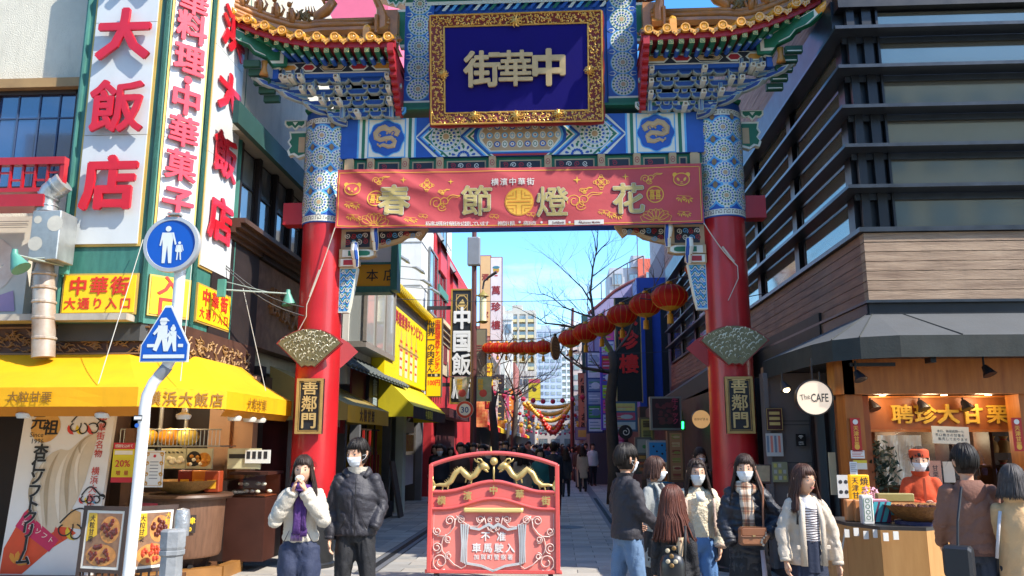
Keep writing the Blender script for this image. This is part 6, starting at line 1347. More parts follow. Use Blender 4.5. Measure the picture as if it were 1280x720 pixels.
 # dragons
for s in(-1,1):
 pth=[(.79,1.06),(.7,1.075),(.62,1.07),(.55,1.12),(.5,1.22),(.43,1.27),(.36,1.2),(.3,1.16),(.24,1.2),(.19,1.28),(.15,1.31)]
 part('dragon_body',[gd],lambda m:m.tube([fb_(s*x,y,.01)for x,y in pth],[.015,.02,.028,.035,.038,.04,.04,.038,.038,.04,.035],10),BR,smooth=True)
 def fin(m):
  for(x,y),(x2,y2)in zip(pth[2:],pth[3:]):
   for t in(.2,.5,.8):
    X,Y=x+(x2-x)*t,y+(y2-y)*t;dx,dy=x2-x,y2-y;L=sqrt(dx*dx+dy*dy);nx,ny=dy/L,-dx/L
    if ny<0:nx,ny=-nx,-ny
    m.prism([(s*(X-.012),Y),(s*(X+nx*.06),Y+ny*.06),(s*(X+.012),Y)],.0,.012,0,fb_)
 part('dragon_fin',[gd],fin,BR)
 part('dragon_head',[gd],lambda m:(m.tube([fb_(s*x,y,.012)for x,y in((.17,1.3),(.13,1.32),(.09,1.3),(.055,1.275))],[.045,.05,.035,.014],8),m.tube([fb_(s*x,y,.012)for x,y in((.12,1.28),(.09,1.25),(.07,1.235))],[.03,.018,.008],6),m.tube([fb_(s*x,y,.02)for x,y in((.14,1.36),(.17,1.4),(.21,1.405),(.22,1.37),(.19,1.36))],[.014,.012,.01,.008,.004],6),m.tube([fb_(s*x,y,.0)for x,y in((.18,1.35),(.24,1.38),(.26,1.41))],[.02,.012,.004],6)),BR,smooth=True)
 part('dragon_tail',[gd],lambda m:[m.tube([fb_(s*.76,1.06,.01),fb_(s*(.79+.03*cos(a)),1.06+.08*sin(a),.01),fb_(s*(.77+.05*cos(a)),1.06+.13*sin(a),.01)],[.02,.016,.004],6)for a in(-1.3,-.8,-.3,.3,.8,1.3)],BR,smooth=True)
 part('dragon_foot',[gd],lambda m:[m.tube([fb_(s*x,y,.01),fb_(s*(x+.015),y-.07,.01)],[.014,.008],6)for x,y in((.28,1.16),(.35,1.17),(.58,1.09),(.65,1.07))],BR)
part('pearl',[gd],lambda m:(m.ball(fb_(0,1.37,.01),.052,16),m.tube([fb_(0,1.31,.01),fb_(0,1.25,.01),fb_(0,1.2,.01),fb_(0,1.12,.01)],[.01,.015,.01,.014],8)),BR,smooth=True)
part('finial',[gd],lambda m:m.tube([fb_(-.04,1.475,0),fb_(-.04,1.56,0)],[.018,.006],8),BR)
# scrollwork
cw=mat('c9a79c',.4,.08)
def scroll(m,pts,r=.009):m.tube([fb_(x,y,.008)for x,y in pts],r,5)
def scr(m,s):
 S=lambda P:[(s*x,y)for x,y in P]
 scroll(m,S(spiral(.56,.63,.02,.06,0,1.5)));scroll(m,S(spiral(.42,.64,.02,.055,3,-1.5)));scroll(m,S(spiral(.17,.65,.015,.05,3,1.6)));scroll(m,S(spiral(.045,.64,.01,.035,0,1.4)));scroll(m,S(spiral(.05,.54,.01,.035,2,1.4)))
 scroll(m,S([(.12,.69),(.1,.6),(.07,.52),(.0,.49)]));scroll(m,S([(.12,.66),(.2,.56),(.3,.56),(.4,.62),(.48,.69)]));scroll(m,S([(.49,.66),(.5,.56),(.56,.48),(.64,.42),(.66,.34),(.65,.26),(.6,.2)]))
 scroll(m,S(spiral(.72,.5,.015,.055,4,1.5)));scroll(m,S(spiral(.58,.4,.015,.045,1,-1.5)));scroll(m,S(spiral(.72,.3,.02,.07,1,1.6)));scroll(m,S(spiral(.57,.2,.015,.045,5,1.5)))
 scroll(m,S(spiral(.67,.13,.03,.11,1,-1.5)));scroll(m,S([(.6,.2),(.5,.1),(.4,.05),(.35,.08),(.34,.13)]));scroll(m,S([(.72,.44),(.62,.44),(.6,.46)]))
for s in(-1,1):part('scrollwork',[cw],lambda m:scr(m,s),BR,smooth=True)
def scrollpanel(m):
 for s in(-1,1):
  for q in range(4):m.prism([(s*(.33+q*.022),.1+q*.01),(s*(.345+q*.022),.1+q*.01),(s*(.345+q*.02),.35),(s*(.33+q*.03),.59),(s*(.31+q*.03),.59),(s*(.33+q*.018),.35)][::s],.0,.02+.004*q,0,fb_)
 up_=[(-.3,.56),(-.18,.54),(-.06,.61),(.0,.57),(.06,.61),(.18,.54),(.3,.56),(.3,.53),(.18,.51),(.06,.57),(0,.53),(-.06,.57),(-.18,.51),(-.3,.53)]
 m.prism(up_[::-1],0,.02,0,fb_);lo_=[(-.34,.13),(-.15,.1),(0,.04),(.15,.1),(.34,.13),(.34,.1),(.15,.07),(0,0.01),(-.15,.07),(-.34,.1)]
 m.prism(lo_[::-1],0,.02,0,fb_)
part('scroll_frame',[sil],scrollpanel,BR)
part('lettering',[mat('d9d6d0',.5,.02)],lambda m:(text_h(m,'不准',fb_,0,.44,.12,0,.022,.04,-.005,pitch=.2),text_h(m,'車馬駛入',fb_,0,.3,.12,0,.022,.04,-.005,pitch=.142),text_h(m,'加賀町警察署',fb_,0,.19,.07,0,.018,.04,-.005,pitch=.085)),BR)
for s in(-1,1):part('wheel',mat('2a2a2a',.5),lambda m:(m.lathe((-.825+s*.72,10.66,.06),[(0,-.02),(.055,-.02),(.055,.02),(0,.02)],14,0,'x'),m.box((-.825+s*.72-.03,10.62,.06),(-.825+s*.72+.03,10.7,.12))),BR)
for s in(-1,1):part('stay',rb,lambda m:m.tube([fb_(s*.7,.6,-.03),(-.825+s*.7,11.1,.08)],.018,6),BR)
# ================= the street beyond the gate =================
XB=-4.25
def bld(label,name='shop_building',loc=(0,0,0)):return thing(name,label,'building',loc)
winm={}
def win_mesh(w,h,fc_,gm):
 key=(w,h,fc_,gm)
 if key not in winm:
  a=MB();a.box((-w/2,-.06,0),(-w/2+.06,.0,h));a.box((w/2-.06,-.06,0),(w/2,0,h));a.box((-w/2+.06,-.06,0),(w/2-.06,0,.07));a.box((-w/2+.06,-.06,h-.06),(w/2-.06,0,h));a.box((-.025,-.05,.07),(.025,-.01,h-.06))
  b=MB();b.box((-w/2+.05,-.03,.06),(w/2-.05,-.015,h-.05))
  winm[key]=(a.mesh('window',[mat(fc_,.5,.1)]),b.mesh('pane',[glass(gm,.06,.5)]))
 return winm[key]
def window(parent,p,ang,w=1.2,h=1.3,fc_='8a8d8e',gm='8fa3ab'):
 a,b=win_mesh(w,h,fc_,gm);M=Matrix.Translation(V(p))@Matrix.Rotation(ang,4,'Z')
 o=inst('window',a,parent,M)
 c=inst('pane',b,o,None);return o
 # --- white shop block with bay window and yellow billboard ---
PB=bld('tall pink building rising behind the restaurant building at upper left','pink_building',(-7,20,0));part('wall',mat('d0607a',.7,.05),lambda m:m.box((-9,24.9,5),(-5.6,31,19)),PB)
B1=bld('low white shop block with bay window and yellow billboard just beyond the left pillar',loc=(-6,20,0))
part('wall',mat('d2cfc6',.8,.08,2,dirt=.2),lambda m:(m.box((-12,16.2,2.9),(XB,26.6,5.6)),),B1)
part('wall',mat('4a3a33',.7,.2),lambda m:(m.box((-12,17.0,0),(XB-.6,26.6,2.9)),m.box((XB-.1,16.4,3.7),(XB+.04,19.0,4.15))),B1)
bz0_,bz1_=atX(440,436,XB).z,5.75
bay=part('bay_window',mat('8c857c',.4,.1,metal=.2),lambda m:[m.box((x,y,bz0_+.1),(x+.07,y+.07,bz1_))for x,y in((-4.45,16.2),(-3.95,16.2),(-3.95,17.1),(-3.95,18.1),(-3.95,19.1))]+[m.box((-4.45,16.2,bz0_),(-3.88,19.17,bz0_+.12)),m.box((-4.45,16.2,bz1_-.1),(-3.88,19.17,bz1_+.1))],B1)
part('pane',glass('c2c8c4',.08,.35),lambda m:(m.box((-4.4,16.23,bz0_+.12),(-3.93,16.25,bz1_-.1)),m.box((-3.93,16.27,bz0_+.12),(-3.91,19.1,bz1_-.1))),bay)
part('curtain',mat('b8b2a2',.8,.1),lambda m:m.grid(lambda u,v:V((-3.99+.03*sin(u*40),16.4+2.6*u,bz0_+.15+(bz1_-bz0_-.3)*v)),40,1,0),bay)
def facepanel(px0,py0,px1,py1,X):a=atX(px0,py0,X);b=atX(px1,py1,X);return a,b
yb=mat('ead008',.4,.04,coat=.2)
a=atX(483,372,XB+.32);b=atX(483,462,XB+.32);c=atX(533,489,XB+.32);zb_=min(b.z,c.z)
BBd=thing('yellow_billboard','bright yellow wall billboard with hanging dragon cups drawing and red heading','billboard',(XB,22,4))
Y0_,Y1_=a.y,c.y;fbb=Fr((XB+.32,Y0_,zb_),(0,1,0),(0,0,1));bw_,bh_=Y1_-Y0_,a.z-zb_
part('board',yb,lambda m:m.box((0,0,-.3),(bw_,bh_,0),0,fbb),BBd)
part('lettering',[mat('a3283a',.5)],lambda m:text_h(m,'中国料理世界チャンピオン',fbb,bw_*.45,bh_*.86,.36,0,.03,.02,.004,pitch=.42,sx=1.1),BBd)
bpm=[mat('c49a6a',.5,.2,8),mat('d8cfa8',.5),mat('c03a2a',.5),mat('8a6a3a',.5)]
for x in(bw_*.3,bw_*.42,bw_*.54,bw_*.66):
 part('print',bpm,lambda m:(m.sheet([(x,bh_*.5),(x+.1,bh_*.78),(x+.2,bh_*.5)],.004,0,fbb),m.sheet(rect(x-.1,bh_*.42,x+.32,bh_*.52),.006,0,fbb),m.sheet(rect(x-.08,.12,x+.3,bh_*.42),.005,1,fbb),[m.sheet(rect(x-.04,.3+.22*q,x+.24,.36+.22*q),.007,2,fbb)for q in range(4)]),BBd)
part('printed_rope',bpm[3],lambda m:m.sheet(rect(bw_*.26,bh_*.47,bw_*.74,bh_*.49),.009,0,fbb),BBd)
et=part('tile_eave',mat('d8b80c',.3,.1,coat=.5),lambda m:m.box((XB-.3,Y0_-.6,bh_+zb_+.32),(XB+.3,Y1_+.3,bh_+zb_+.4)),B1)
for k in range(34):
 y=Y0_-.5+k*(bw_+.8)/34;part('eave_tile',mat('e2c410',.3,.1,coat=.5),lambda m:m.tube([(XB-.3,y,bh_+zb_+.66),(XB+.5,y,bh_+zb_+.38)],.085,8),et)
part('soffit',mat('3a3833',.6),lambda m:m.box((XB-.3,Y0_-.6,bh_+zb_+.02),(XB+.3,Y1_+.3,bh_+zb_+.3)),B1)
# main shop sign
hs=thing('main_shop_sign','green framed orange sign box reading main shop, behind the left spandrel','sign',(-3.4,15.2,5))
f=Fr((0,15.2,0),(1,0,0),(0,0,1));a=atY(448,357,15.2);b=atY(489,331,15.2);t_=atY(489,286,15.2)
part('frame',teal,lambda m:(m.box((b.x,a.z-.1,-.3),(b.x+.13,t_.z,.04),0,f),m.box((a.x-.3,a.z-.14,-.3),(b.x,a.z-.02,.03),0,f),m.box((a.x-.3,b.z+.01,-.3),(b.x,b.z+.05,.03),0,f)),hs)
part('panel',mat('d99a14',.45,.05),lambda m:m.box((a.x-.3,a.z-.02,-.2),(b.x,b.z+.01,0),0,f),hs)
part('white_panel',mat('c9cac6',.5,.05),lambda m:m.box((a.x-.3,b.z+.05,-.2),(b.x,t_.z,0),0,f),hs)
part('lettering',[bk_],lambda m:text_h(m,'本店',f,(a.x+b.x)/2+.12,(a.z+b.z)/2,.25,0,.008,.02,.002,pitch=.34),hs)
# flood lamps on arms
for k,(px,py)in enumerate(((495,320),(515,334),(525,350),(536,361))):
 p=atY(px,py,20+k*1.5);q_=V((p.x-.9,p.y-.2,p.z+.05));t=thing('arm_floodlight',('grey floodlight on a long thin arm, topmost of four by the white wall','grey floodlight on a thin arm, second from the top by the white wall','grey floodlight on a thin arm, third from the top by the white wall','grey floodlight on a thin arm, lowest of four by the white wall')[k],'floodlight',q_,0,'floodlights on arms by the white wall')
 part('arm',mat('8a8d8f',.4),lambda m:m.tube([q_,p],.018,5),t);part('head',mat('6b7074',.4,.1),lambda m:m.tube([p,p+V((.12,0,-.02)),p+V((.3,0,-.14)),p+V((.36,0,-.2))],[.03,.08,.09,.03],8,flat=.6),t)
 # --- white tall building ---
B2=bld('tall white panelled building with grey windows behind the yellow billboard','white_building',(-8,28,0))
wpm=mat('cfd0cc',.6,.05,1.5,dirt=.12)
part('wall',wpm,lambda m:m.box((-14,24.8,5.0),(XB,32,12.5)),B2)
f24=Fr((-14,24.79,0),(1,0,0),(0,0,1));fx2=Fr((XB+.01,24.8,0),(0,1,0),(0,0,1))
part('panel_joint',mat('7d7f7e',.6),lambda m:([m.box((0,z,0),(9.75,z+.03,.006),0,f24)for z in(6.6,8.0,9.4)]+[m.box((x,5,0),(x+.03,12,.006),0,f24)for x in(5.5,8.2)]+[m.box((0,z,0),(7,z+.03,.006),0,fx2)for z in(6.6,8.0,9.4)]),B2)
for y,z,h in((27.0,6.0,2.2),(29.2,6.0,2.2),(27.0,9.0,1.8),(29.2,9.0,1.8)):window(B2,(XB+.02,y,z),pi/2,1.8,h,'6f7476')
part('cornice',mat('c9b48e',.6,.1),lambda m:[m.box((XB-.1,26.6,5.3+.14*k),(XB+.15+.1*k,31,5.44+.14*k))for k in range(4)],B2)
part('cornice',mat('b8a888',.6,.1),lambda m:m.box((XB-.1,26.6,4.2),(XB+.1,31,5.3)),B2)
# yellow vertical sign
vs_=thing('vertical_yellow_sign','tall yellow vertical sign for meat buns at 100 yen, beside the yellow billboard','sign',(-3.7,24,4))
a=atY(533,495,24);b=atY(552,398,24);f=Fr((a.x,24,a.z),(1,0,0),(0,0,1));w,h=b.x-a.x,b.z-a.z
part('box',mat('5a5040',.5),lambda m:m.box((-.03,-.03,-.2),(w+.03,h+.03,-.01),0,f),vs_)
part('face',[mat('e8b80c',.4,.03),mat('1c1c1c',.5),mat('e4cf28',.4)],lambda m:(m.box((0,0,-.01),(w,h,0),0,f),m.box((.02,h*.245,0),(w-.02,h*.285,.006),1,f)),vs_)
part('lettering',[bk_,mat('c8321e',.5),wt_],lambda m:(text_v(m,'世界一の肉まん',f,w*.27,h*.96,.24,0,.02,.02,.002,pitch=h*.095),text_v(m,'中国料理世界チャンピオン',f,w*.74,h*.98,.17,1,.028,.02,.002,pitch=h*.056),text_h(m,'1個',f,w*.5,h*.265,.09,2,.02,.02,.008,pitch=.14),put(m,'100円',f,w*.5,h*.17,.2,1,.025,.02,.002,.8)),vs_)
part('lattice',mat('7a3a30',.6),lambda m:[m.box((-.02+k*.07,-.22,-.1),(.0+k*.07,-.03,-.07),0,f)for k in range(7)],vs_)
# shop awnings beyond the left pillar
def shop_awning(label,Xf,ya,yb_,z0,rise,col,vcol,text='',tcol=None,slope=.9):
 t=thing('shop_awning',label,'awning',(Xf,ya,z0))
 cm_=mat(col,.6,.08,2,bump=.1,dirt=.15,backlit=.1)
 part('canopy',cm_,lambda m:m.grid(lambda u,v:V((Xf-slope*v,ya+(yb_-ya)*u,z0+.0+rise*v-.04*sin(pi*v))),6,4,0),t)
 for y_ in(ya,yb_):part('side',cm_,lambda m:m.sheet([(Xf,z0),(Xf-slope,z0+rise),(Xf-slope,z0-.25),(Xf,z0-.25)],0,0,lambda x,y,z:V((x,y_,y))),t)
 part('valance',mat(vcol,.6,.08),lambda m:m.grid(lambda u,v:V((Xf+.003+.004*sin(u*30),ya+(yb_-ya)*u,z0-.28*v)),12,1,0),t)
 if text:part('lettering',[mat(tcol,.5)],lambda m:text_h(m,text,Fr((Xf+.006,ya,z0-.14),(0,1,0),(0,0,1)),(yb_-ya)*.42,0,.22,0,.035,.02,.004,pitch=.3),t)
 return t
z_=atX(440,507,-3.4).z
shop_awning('brown and yellow awning directly behind the left pillar over a red shopfront',-3.35,12.9,16.1,z_+.0,.62,'8f7a3c','c08c18','大粒甘栗','5c3c10',1.3)
z2=atX(520,512,-3.2).z
shop_awning('lemon yellow awning with a black lettered valance beyond the brown one',-3.3,18.6,24.0,z2+.1,.9,'c4b414','2a211c','中国料理','c8b83a',.95)
# shopfronts under
def shopfront(label,X,ya,yb_,h,wallc,inner,deco=0):
 t=thing('shopfront',label,'shop',(X,ya,0))
 part('frame',mat(wallc,.5,.15),lambda m:(m.box((X-.2,ya,0),(X,ya+.15,h)),m.box((X-.2,yb_-.15,0),(X,yb_,h)),m.box((X-.2,ya+.15,h-.2),(X,yb_-.15,h))),t)
 part('interior',mat(inner,.6,.2,3),lambda m:(m.box((X-.9,ya+.15,0),(X-.85,yb_-.15,h-.2)),m.box((X-.85,ya+.15,0),(X-.2,ya+.18,h-.2)),m.box((X-.85,yb_-.18,0),(X-.2,yb_-.15,h-.2))),t)
 return t
s1=shopfront('red shopfront with a red cloth curtain behind the man in black',-4.2,13.2,16.2,2.6,'5a5552','4a1014')
part('curtain',mat('8f1a1e',.7,.1,bump=.1),lambda m:m.grid(lambda u,v:V((-4.15+.02*sin(u*30),13.4+2.5*u,2.4-.5*v)),20,2,0),s1)
part('lettering',[mat('d8a8a0',.5)],lambda m:text_h(m,'栗園',Fr((-4.12,13.4,2.15),(0,1,0),(0,0,1)),1.3,0,.3,0,.02,.02,.01,pitch=.9),s1)
for k in range(14):part('product',mat(('7a1a1a','a8322a','c88a2a','5a1218')[k%4],.5,.2),lambda m:m.bbox((0,0,0),(.25,.3,.1),.02,0,Fr((-4.6,13.5+(k%7)*.36,.5+(k//7)*.6),(0,1,0),(0,0,1))),s1)
s2=shopfront('yellow shopfront with red tassel decorations, right of the man in black',-4.2,17.2,20.6,2.65,'5f6062','b08c10')
for zz_,n_ in((1.75,3),(1.2,6)):
 for k in range(n_):part('tassel',mat('8f1a14',.5,.1),lambda m:(m.box((-4.3,17.9+k*1.9/n_,zz_-.25),(-4.26,17.96+k*1.9/n_,zz_+.25)),m.box((-4.31,17.85+k*1.9/n_,zz_-.3),(-4.25,18.01+k*1.9/n_,zz_-.22))),s2)
part('lattice',mat('2a1c12',.5),lambda m:(m.box((-4.32,17.7,2.0),(-4.28,19.6,2.04)),m.box((-4.32,18.2,1.0),(-4.28,18.24,2.4)),m.box((-4.32,19.1,1.0),(-4.28,19.14,2.4))),s2)
part('bench',bk_,lambda m:m.box((-4.5,17.6,0),(-4.0,20,.35)),s2)
part('pillar',mat('b9c2b4',.5,.08),lambda m:m.box((-4.15,20.9,0),(-3.95,21.3,2.7)),s2)
s3=shopfront('grey shopfront with price placards under the lemon awning',-4.2,21.4,25.5,2.7,'77777a','5a5550')
part('placard',[mat('c9b83a',.5,.1,9,second='b8402a'),mat('b4b0b8',.5)],lambda m:(m.box((-4.18,21.8,1.5),(-4.12,23.4,1.95),0),m.box((-4.18,21.8,2.0),(-4.12,23.4,2.3),1),m.box((-4.18,21.8,.6),(-4.12,23.4,1.4),1)),s3)
nb3=thing('hanging_shop_board','black vertical board with grey characters on a dark red wall beyond the left pillar','sign',(-4,17.4,3.2));p=atX(470,497,-4.1)
part('board',[mat('201a1c',.5),mat('6b1a1e',.5,.1)],lambda m:(m.box((-4.2,p.y-.6,p.z-.45),(-4.12,p.y+.4,p.z+.45),0),m.box((-4.25,p.y-1.8,p.z-.6),(-4.2,p.y+1.6,p.z+.6),1)),nb3);part('lettering',[mat('8fa0a4',.5)],lambda m:text_v(m,'龍園',Fr((-4.11,p.y-.1,p.z),(0,1,0),(0,0,1)),0,.42,.4,0,.03,.02,.0),nb3)
cn=thing('tiled_canopy','small grey tiled canopy roof above the dark red shop wall','canopy',(-4,16,3.4));q_=atX(440,465,-4.0);q2=atX(500,487,-4.0)
part('roof',mat('5d6664',.6,.15),lambda m:m.add([(-4.3,q_.y-1,q_.z+.35),(-3.8,q_.y-1,q_.z),(-3.8,q2.y,q_.z),(-4.3,q2.y,q_.z+.35)],[(0,1,2,3)]),cn)
for k in range(18):part('roof_tile',mat('4a5250',.6,.1),lambda m:m.tube([(-4.3,q_.y-.9+k*.34,q_.z+.4),(-3.78,q_.y-.9+k*.34,q_.z+.03)],.05,6),cn)
# --- red building and the black sign ---
B3=bld('red gabled building with curved grey roofs behind the black vertical sign','red_building',(-7,31,0))
rw=mat('b02a30',.55,.12,2,dirt=.1)
part('wall',rw,lambda m:(m.box((-12,27.2,0),(XB+.05,40,9.0)),),B3)
gr_=mat('4d5560',.5,.15)
for k,(y,z)in enumerate(((28.0,9.4),(31.5,9.0),(35.0,8.4))):
 part('gable',mat('c43a40',.5,.1),lambda m:m.prism([(-1.2,0),(-.35,0),(-.35,1.0),(-.75,1.6),(-1.2,1.0)],0,1.6,0,lambda a,b,c:V((XB+.5+a,y+c,z-1.6+b))),B3)
 part('roof',gr_,lambda m:(m.tube([(XB+.2,y-.2,z-.6),(XB,y-.2,z-.25),(XB-.3,y-.2,z+.15)],.12,6),m.add([(XB+.3,y-.3,z-.75),(XB-.3,y-.3,z+.2),(XB-.3,y+2.4,z+.2),(XB+.3,y+2.4,z-.75)],[(0,1,2,3)]),m.add([(XB-.9,y-.3,z-.75),(XB-.3,y-.3,z+.2),(XB-.3,y+2.4,z+.2),(XB-.9,y+2.4,z-.75)],[(3,2,1,0)])),B3)
 part('painted_beam',[mat('3f7a6a',.5),mat('c9a84a',.5)],lambda m:(m.box((XB+.06,y,z-2.4),(XB+.12,y+2.4,z-2.1),0),m.box((XB+.06,y,z-3.6),(XB+.12,y+2.4,z-3.5),1)),B3)
 for q in range(2):window(B3,(XB+.07,y+.6+q*1.2,z-4.8),pi/2,.8,1.2,'7a1a1e')
part('porch',mat('3a1418',.6,.1),lambda m:(m.box((XB,27.5,2.6),(XB+.6,34,2.9)),m.box((XB+.02,28,0),(XB+.1,33,2.6))),B3)
BS=thing('black_vertical_sign','black restaurant sign with gold rim, ship emblem and white characters beside the lamp post','sign',(-3,26,4))
a=atY(562,505,26);b=atY(591,361,26);f=Fr((a.x,26,a.z),(1,0,0),(0,0,1));w,h=b.x-a.x,b.z-a.z
part('frame',mat('b08a3c',.4,.1,metal=.3),lambda m:[m.box(c_,d_,0,f)for c_,d_ in(((0,0,-.2),(.05,h,.03)),((w-.05,0,-.2),(w,h,.03)),((.05,0,-.2),(w-.05,.05,.03)),((.05,h-.05,-.2),(w-.05,h,.03)))],BS)
part('face',mat('23262a',.4,.1),lambda m:m.box((.05,.05,-.18),(w-.05,h-.05,0),0,f),BS)
part('emblem',[mat('b89a5a',.4),mat('c9b070',.4)],lambda m:(stroke(m,circ(w/2,h*.88,.2,8,.24,pi/8),.035,f,.004,0,True),m.sheet([(w/2-.14,h*.86),(w/2+.14,h*.86),(w/2+.08,h*.84),(w/2-.1,h*.84)],.004,0,f),m.sheet([(w/2-.1,h*.87),(w/2+.03,h*.91),(w/2+.1,h*.87)],.006,1,f),stroke(m,[(w*.25,h*.8),(w*.25,h*.95),(w*.75,h*.95),(w*.75,h*.8)],.025,f,.003,0)),BS)
for i,ch in enumerate('中国飯店'):part('character',[mat('dcdcd8',.4,.03)],lambda m:put(m,ch,f,w*.52,h*(.74-.2*i),.74,0,.04,.05,.004,.85),BS)
part('bracket',bk_,lambda m:[m.box((-.9,z,-.12),(0,z+.12,-.04),0,f)for z in(h*.15,h*.82)],BS)
# lamp post with the 30 sign
LP=thing('lamp_post','brown street lamp post with banner flags, left of the street beside the black sign','lamp post',(-2.68,24.8,0))
bp_=mat('5a3230',.45,.12,coat=.2);lpx=atY(592,480,24.8).x
part('post',bp_,lambda m:m.tube([(lpx,24.8,0),(lpx,24.8,.6),(lpx,24.8,.62),(lpx,24.8,4),(lpx-.02,24.8,8.6)],[.14,.14,.1,.09,.075],12),LP)
part('speaker_box',mat('7a7e84',.5,.1),lambda m:(m.bbox((-.19,-.42,-.12),(.21,.5,.1),.03,0,Fr(atY(592,316,24.7),(1,0,0),(0,0,1)))),LP)
p=atY(604,385,24.8)
part('lantern',[mat('e4e0b8',.4,.03),mat('8a7a3c',.4,.1)],lambda m:(m.lathe(p,[(0,-.42),(.1,-.42),(.1,.36),(0,.36)],12,0),m.lathe(p,[(.0,.36),(.18,.37),(.14,.45),(.05,.5),(0,.6)],12,1),m.lathe(p,[(.0,-.5),(.1,-.48),(.16,-.42),(0,-.41)],12,1),m.tube([p+V((0,0,-.45)),(lpx,24.8,p.z-.45)],.03,6,1),m.tube([p+V((0,0,.4)),(lpx,24.8,p.z+.4)],.03,6,1)),LP,ang=50)
part('floodlight',mat('4a4648',.5),lambda m:(m.tube([p+V((-.02,0,.6)),p+V((.02,0,.85)),p+V((.2,0,1.0))],.03,6),m.tube([p+V((.14,-.05,.95)),p+V((.42,-.1,1.12))],[.07,.09],8,flat=.5)),LP)
for k,(px,c1_)in enumerate(((578,'b89a8a'),(604,'9a9a88'))):
 q_=atY(px,471,24.8);part('banner_flag',[mat(c1_,.7,.25,6,second='7c8a6a'),mat('b8403a',.6,.1),mat('c9a03a',.6)],lambda m:(m.sheet([(-.26,0),(.26,0),(.1 if k==0 else .26,-.75),(-.1 if k==0 else-.2,-.75)],0,0,Fr(q_,(1,0,0),(0,0,1))),m.sheet(circ(.0,-.5,.12,10),-.0+.004,1,Fr(q_,(1,0,0),(0,0,1))),text_v(m,'龍雲',Fr(q_,(1,0,0),(0,0,1)),-.08,-.05,.18,2,.02,.01,.004)),LP)
part('crossarm',bp_,lambda m:m.tube([atY(562,471,24.82),atY(620,471,24.82)],.02,6),LP)
S30=thing('speed_limit_sign','round white speed limit 30 sign with red ring on the brown lamp post','road sign',atY(581,512,24.6));f=Fr(atY(581,512,24.6),(1,0,0),(0,0,1))
part('plate',mat('b8bab8',.4),lambda m:m.prism(circ(0,0,.265,28),-.02,0,0,f),S30);part('ring',mat('c0392a',.45),lambda m:m.sheet(circ(0,0,.255,28),.003,0,f),S30);part('face',mat('d8d4cc',.45,.03),lambda m:m.sheet(circ(0,0,.18,24),.006,0,f),S30);part('lettering',mat('2c4a8a',.5),lambda m:put(m,'30',f,0,0,.25,0,.015,.02,.007),S30)
part('clamp',bp_,lambda m:m.box((-.02,-.03,-.04),(.3,.03,-.02),0,f),S30)
# tall beige and white signs
def vsign(label,px0,px1,py0,py1,Y,face,rim,text='',tc='8a2a26',tsz=.7,bold=.04,extra=None,name='vertical_sign',ts=None,mats=(),ybot=None):
 a=atY(px0,py1,Y);b=atY(px1,py0,Y);f=Fr((a.x,Y,a.z),(1,0,0),(0,0,1));w,h=b.x-a.x,b.z-a.z;t=thing(name,label,'sign',a)
 part('box',mat(rim,.5,.1),lambda m:m.box((-.04,-.04,-.25),(w+.04,h+.04,-.008),0,f),t)
 part('face',mat(face,.5,.06),lambda m:m.box((0,0,-.01),(w,h,0),0,f),t)
 if text:part('lettering',[mat(tc,.5,.05)]+list(mats),lambda m:text_v(m,text,f,w/2,h*.97,min(tsz*w,h/len(text)),0,bold,.02,.003,pitch=h*.94/len(text)),t)
 if extra:part('print',[mat(x,.5,.1,6)for x in extra[0]],lambda m:extra[1](m,f,w,h),t)
 return t
vsign('tall beige signboard with dark red characters left of the white one',600,613,320,420,38,'d2b27c','8a4038','酒家',tc='8f3a2e')
def mask(m,f,w,h):
 c=(w/2,h*.85);m.sheet(circ(*c,w*.3,12,w*.34),.004,0,f);m.sheet(circ(c[0],c[1]+.12,w*.34,10,w*.14),.007,1,f);m.sheet(circ(c[0],c[1]-.1,w*.16,8,w*.1),.008,2,f);m.sheet(rect(w*.36,h*.77,w*.64,h*.785),.008,2,f)
 put(m,'萬',f,w/2,h*.6,w*.85,3,.04,.02,.003);put(m,'珍',f,w/2,h*.4,w*.85,3,.04,.02,.003);put(m,'樓',f,w/2,h*.18,w*.85,3,.04,.02,.003)
vsign('tall white signboard with painted mask emblem above dark red characters',613,627,322,425,38,'d4d4d0','7a4a48',extra=(['b89a3a','3a7a8a','a8302a','8a2f30'],mask))
vsign('olive vertical board hanging under the beige signboard',591,607,412,500,30,'77735a','4a463a','三三',tc='7a3a30',tsz=.6)
vsign('narrow red vertical sign with gold writing by the left tree',607,615,483,510,33,'a8251e','7a2018','龍門',tc='d0a040')
vsign('yellow heart shaped logo board below the lantern row',661,675,474,500,64,'d0b828','a89a3a',extra=(['c8506a','4a3a2a'],lambda m,f,w,h:(m.sheet(rect(0,h*.82,w,h),.004,0,f),m.sheet(circ(w/2,h*.5,w*.2,10),.004,1,f))))
# --- right side ---
B4=bld('blue painted building front with dark columns right of the black red-lettered sign','blue_building',(5,30,0))
zt4=atY(815,347,29).z
part('wall',mat('2448a8',.5,.1),lambda m:m.box((atY(797,400,29).x,29,3.0),(3.95,30.5,zt4)),B4)
part('column',mat('15171f',.5),lambda m:[m.box((atY(q,400,28.9).x,28.88,2.6),(atY(q+9,400,28.9).x,28.99,zt4-.4))for q in(806,826)],B4)
part('upper_storey',mat('5a5e6a',.7,.1),lambda m:m.box((3.96,27.95,0),(10,34,9)),B4)
part('base',mat('4a4038',.7,.2),lambda m:(m.box((2.9,29.0,0),(10,34,3.0))),B4)
RS=thing('black_red_sign','black vertical restaurant sign with bright red characters, right of the tree trunk','sign',(2.3,27,3))
a=atY(772,502,27);b=atY(799,372,27);f=Fr((a.x,27,a.z),(1,0,0),(0,0,1));w,h=b.x-a.x,b.z-a.z
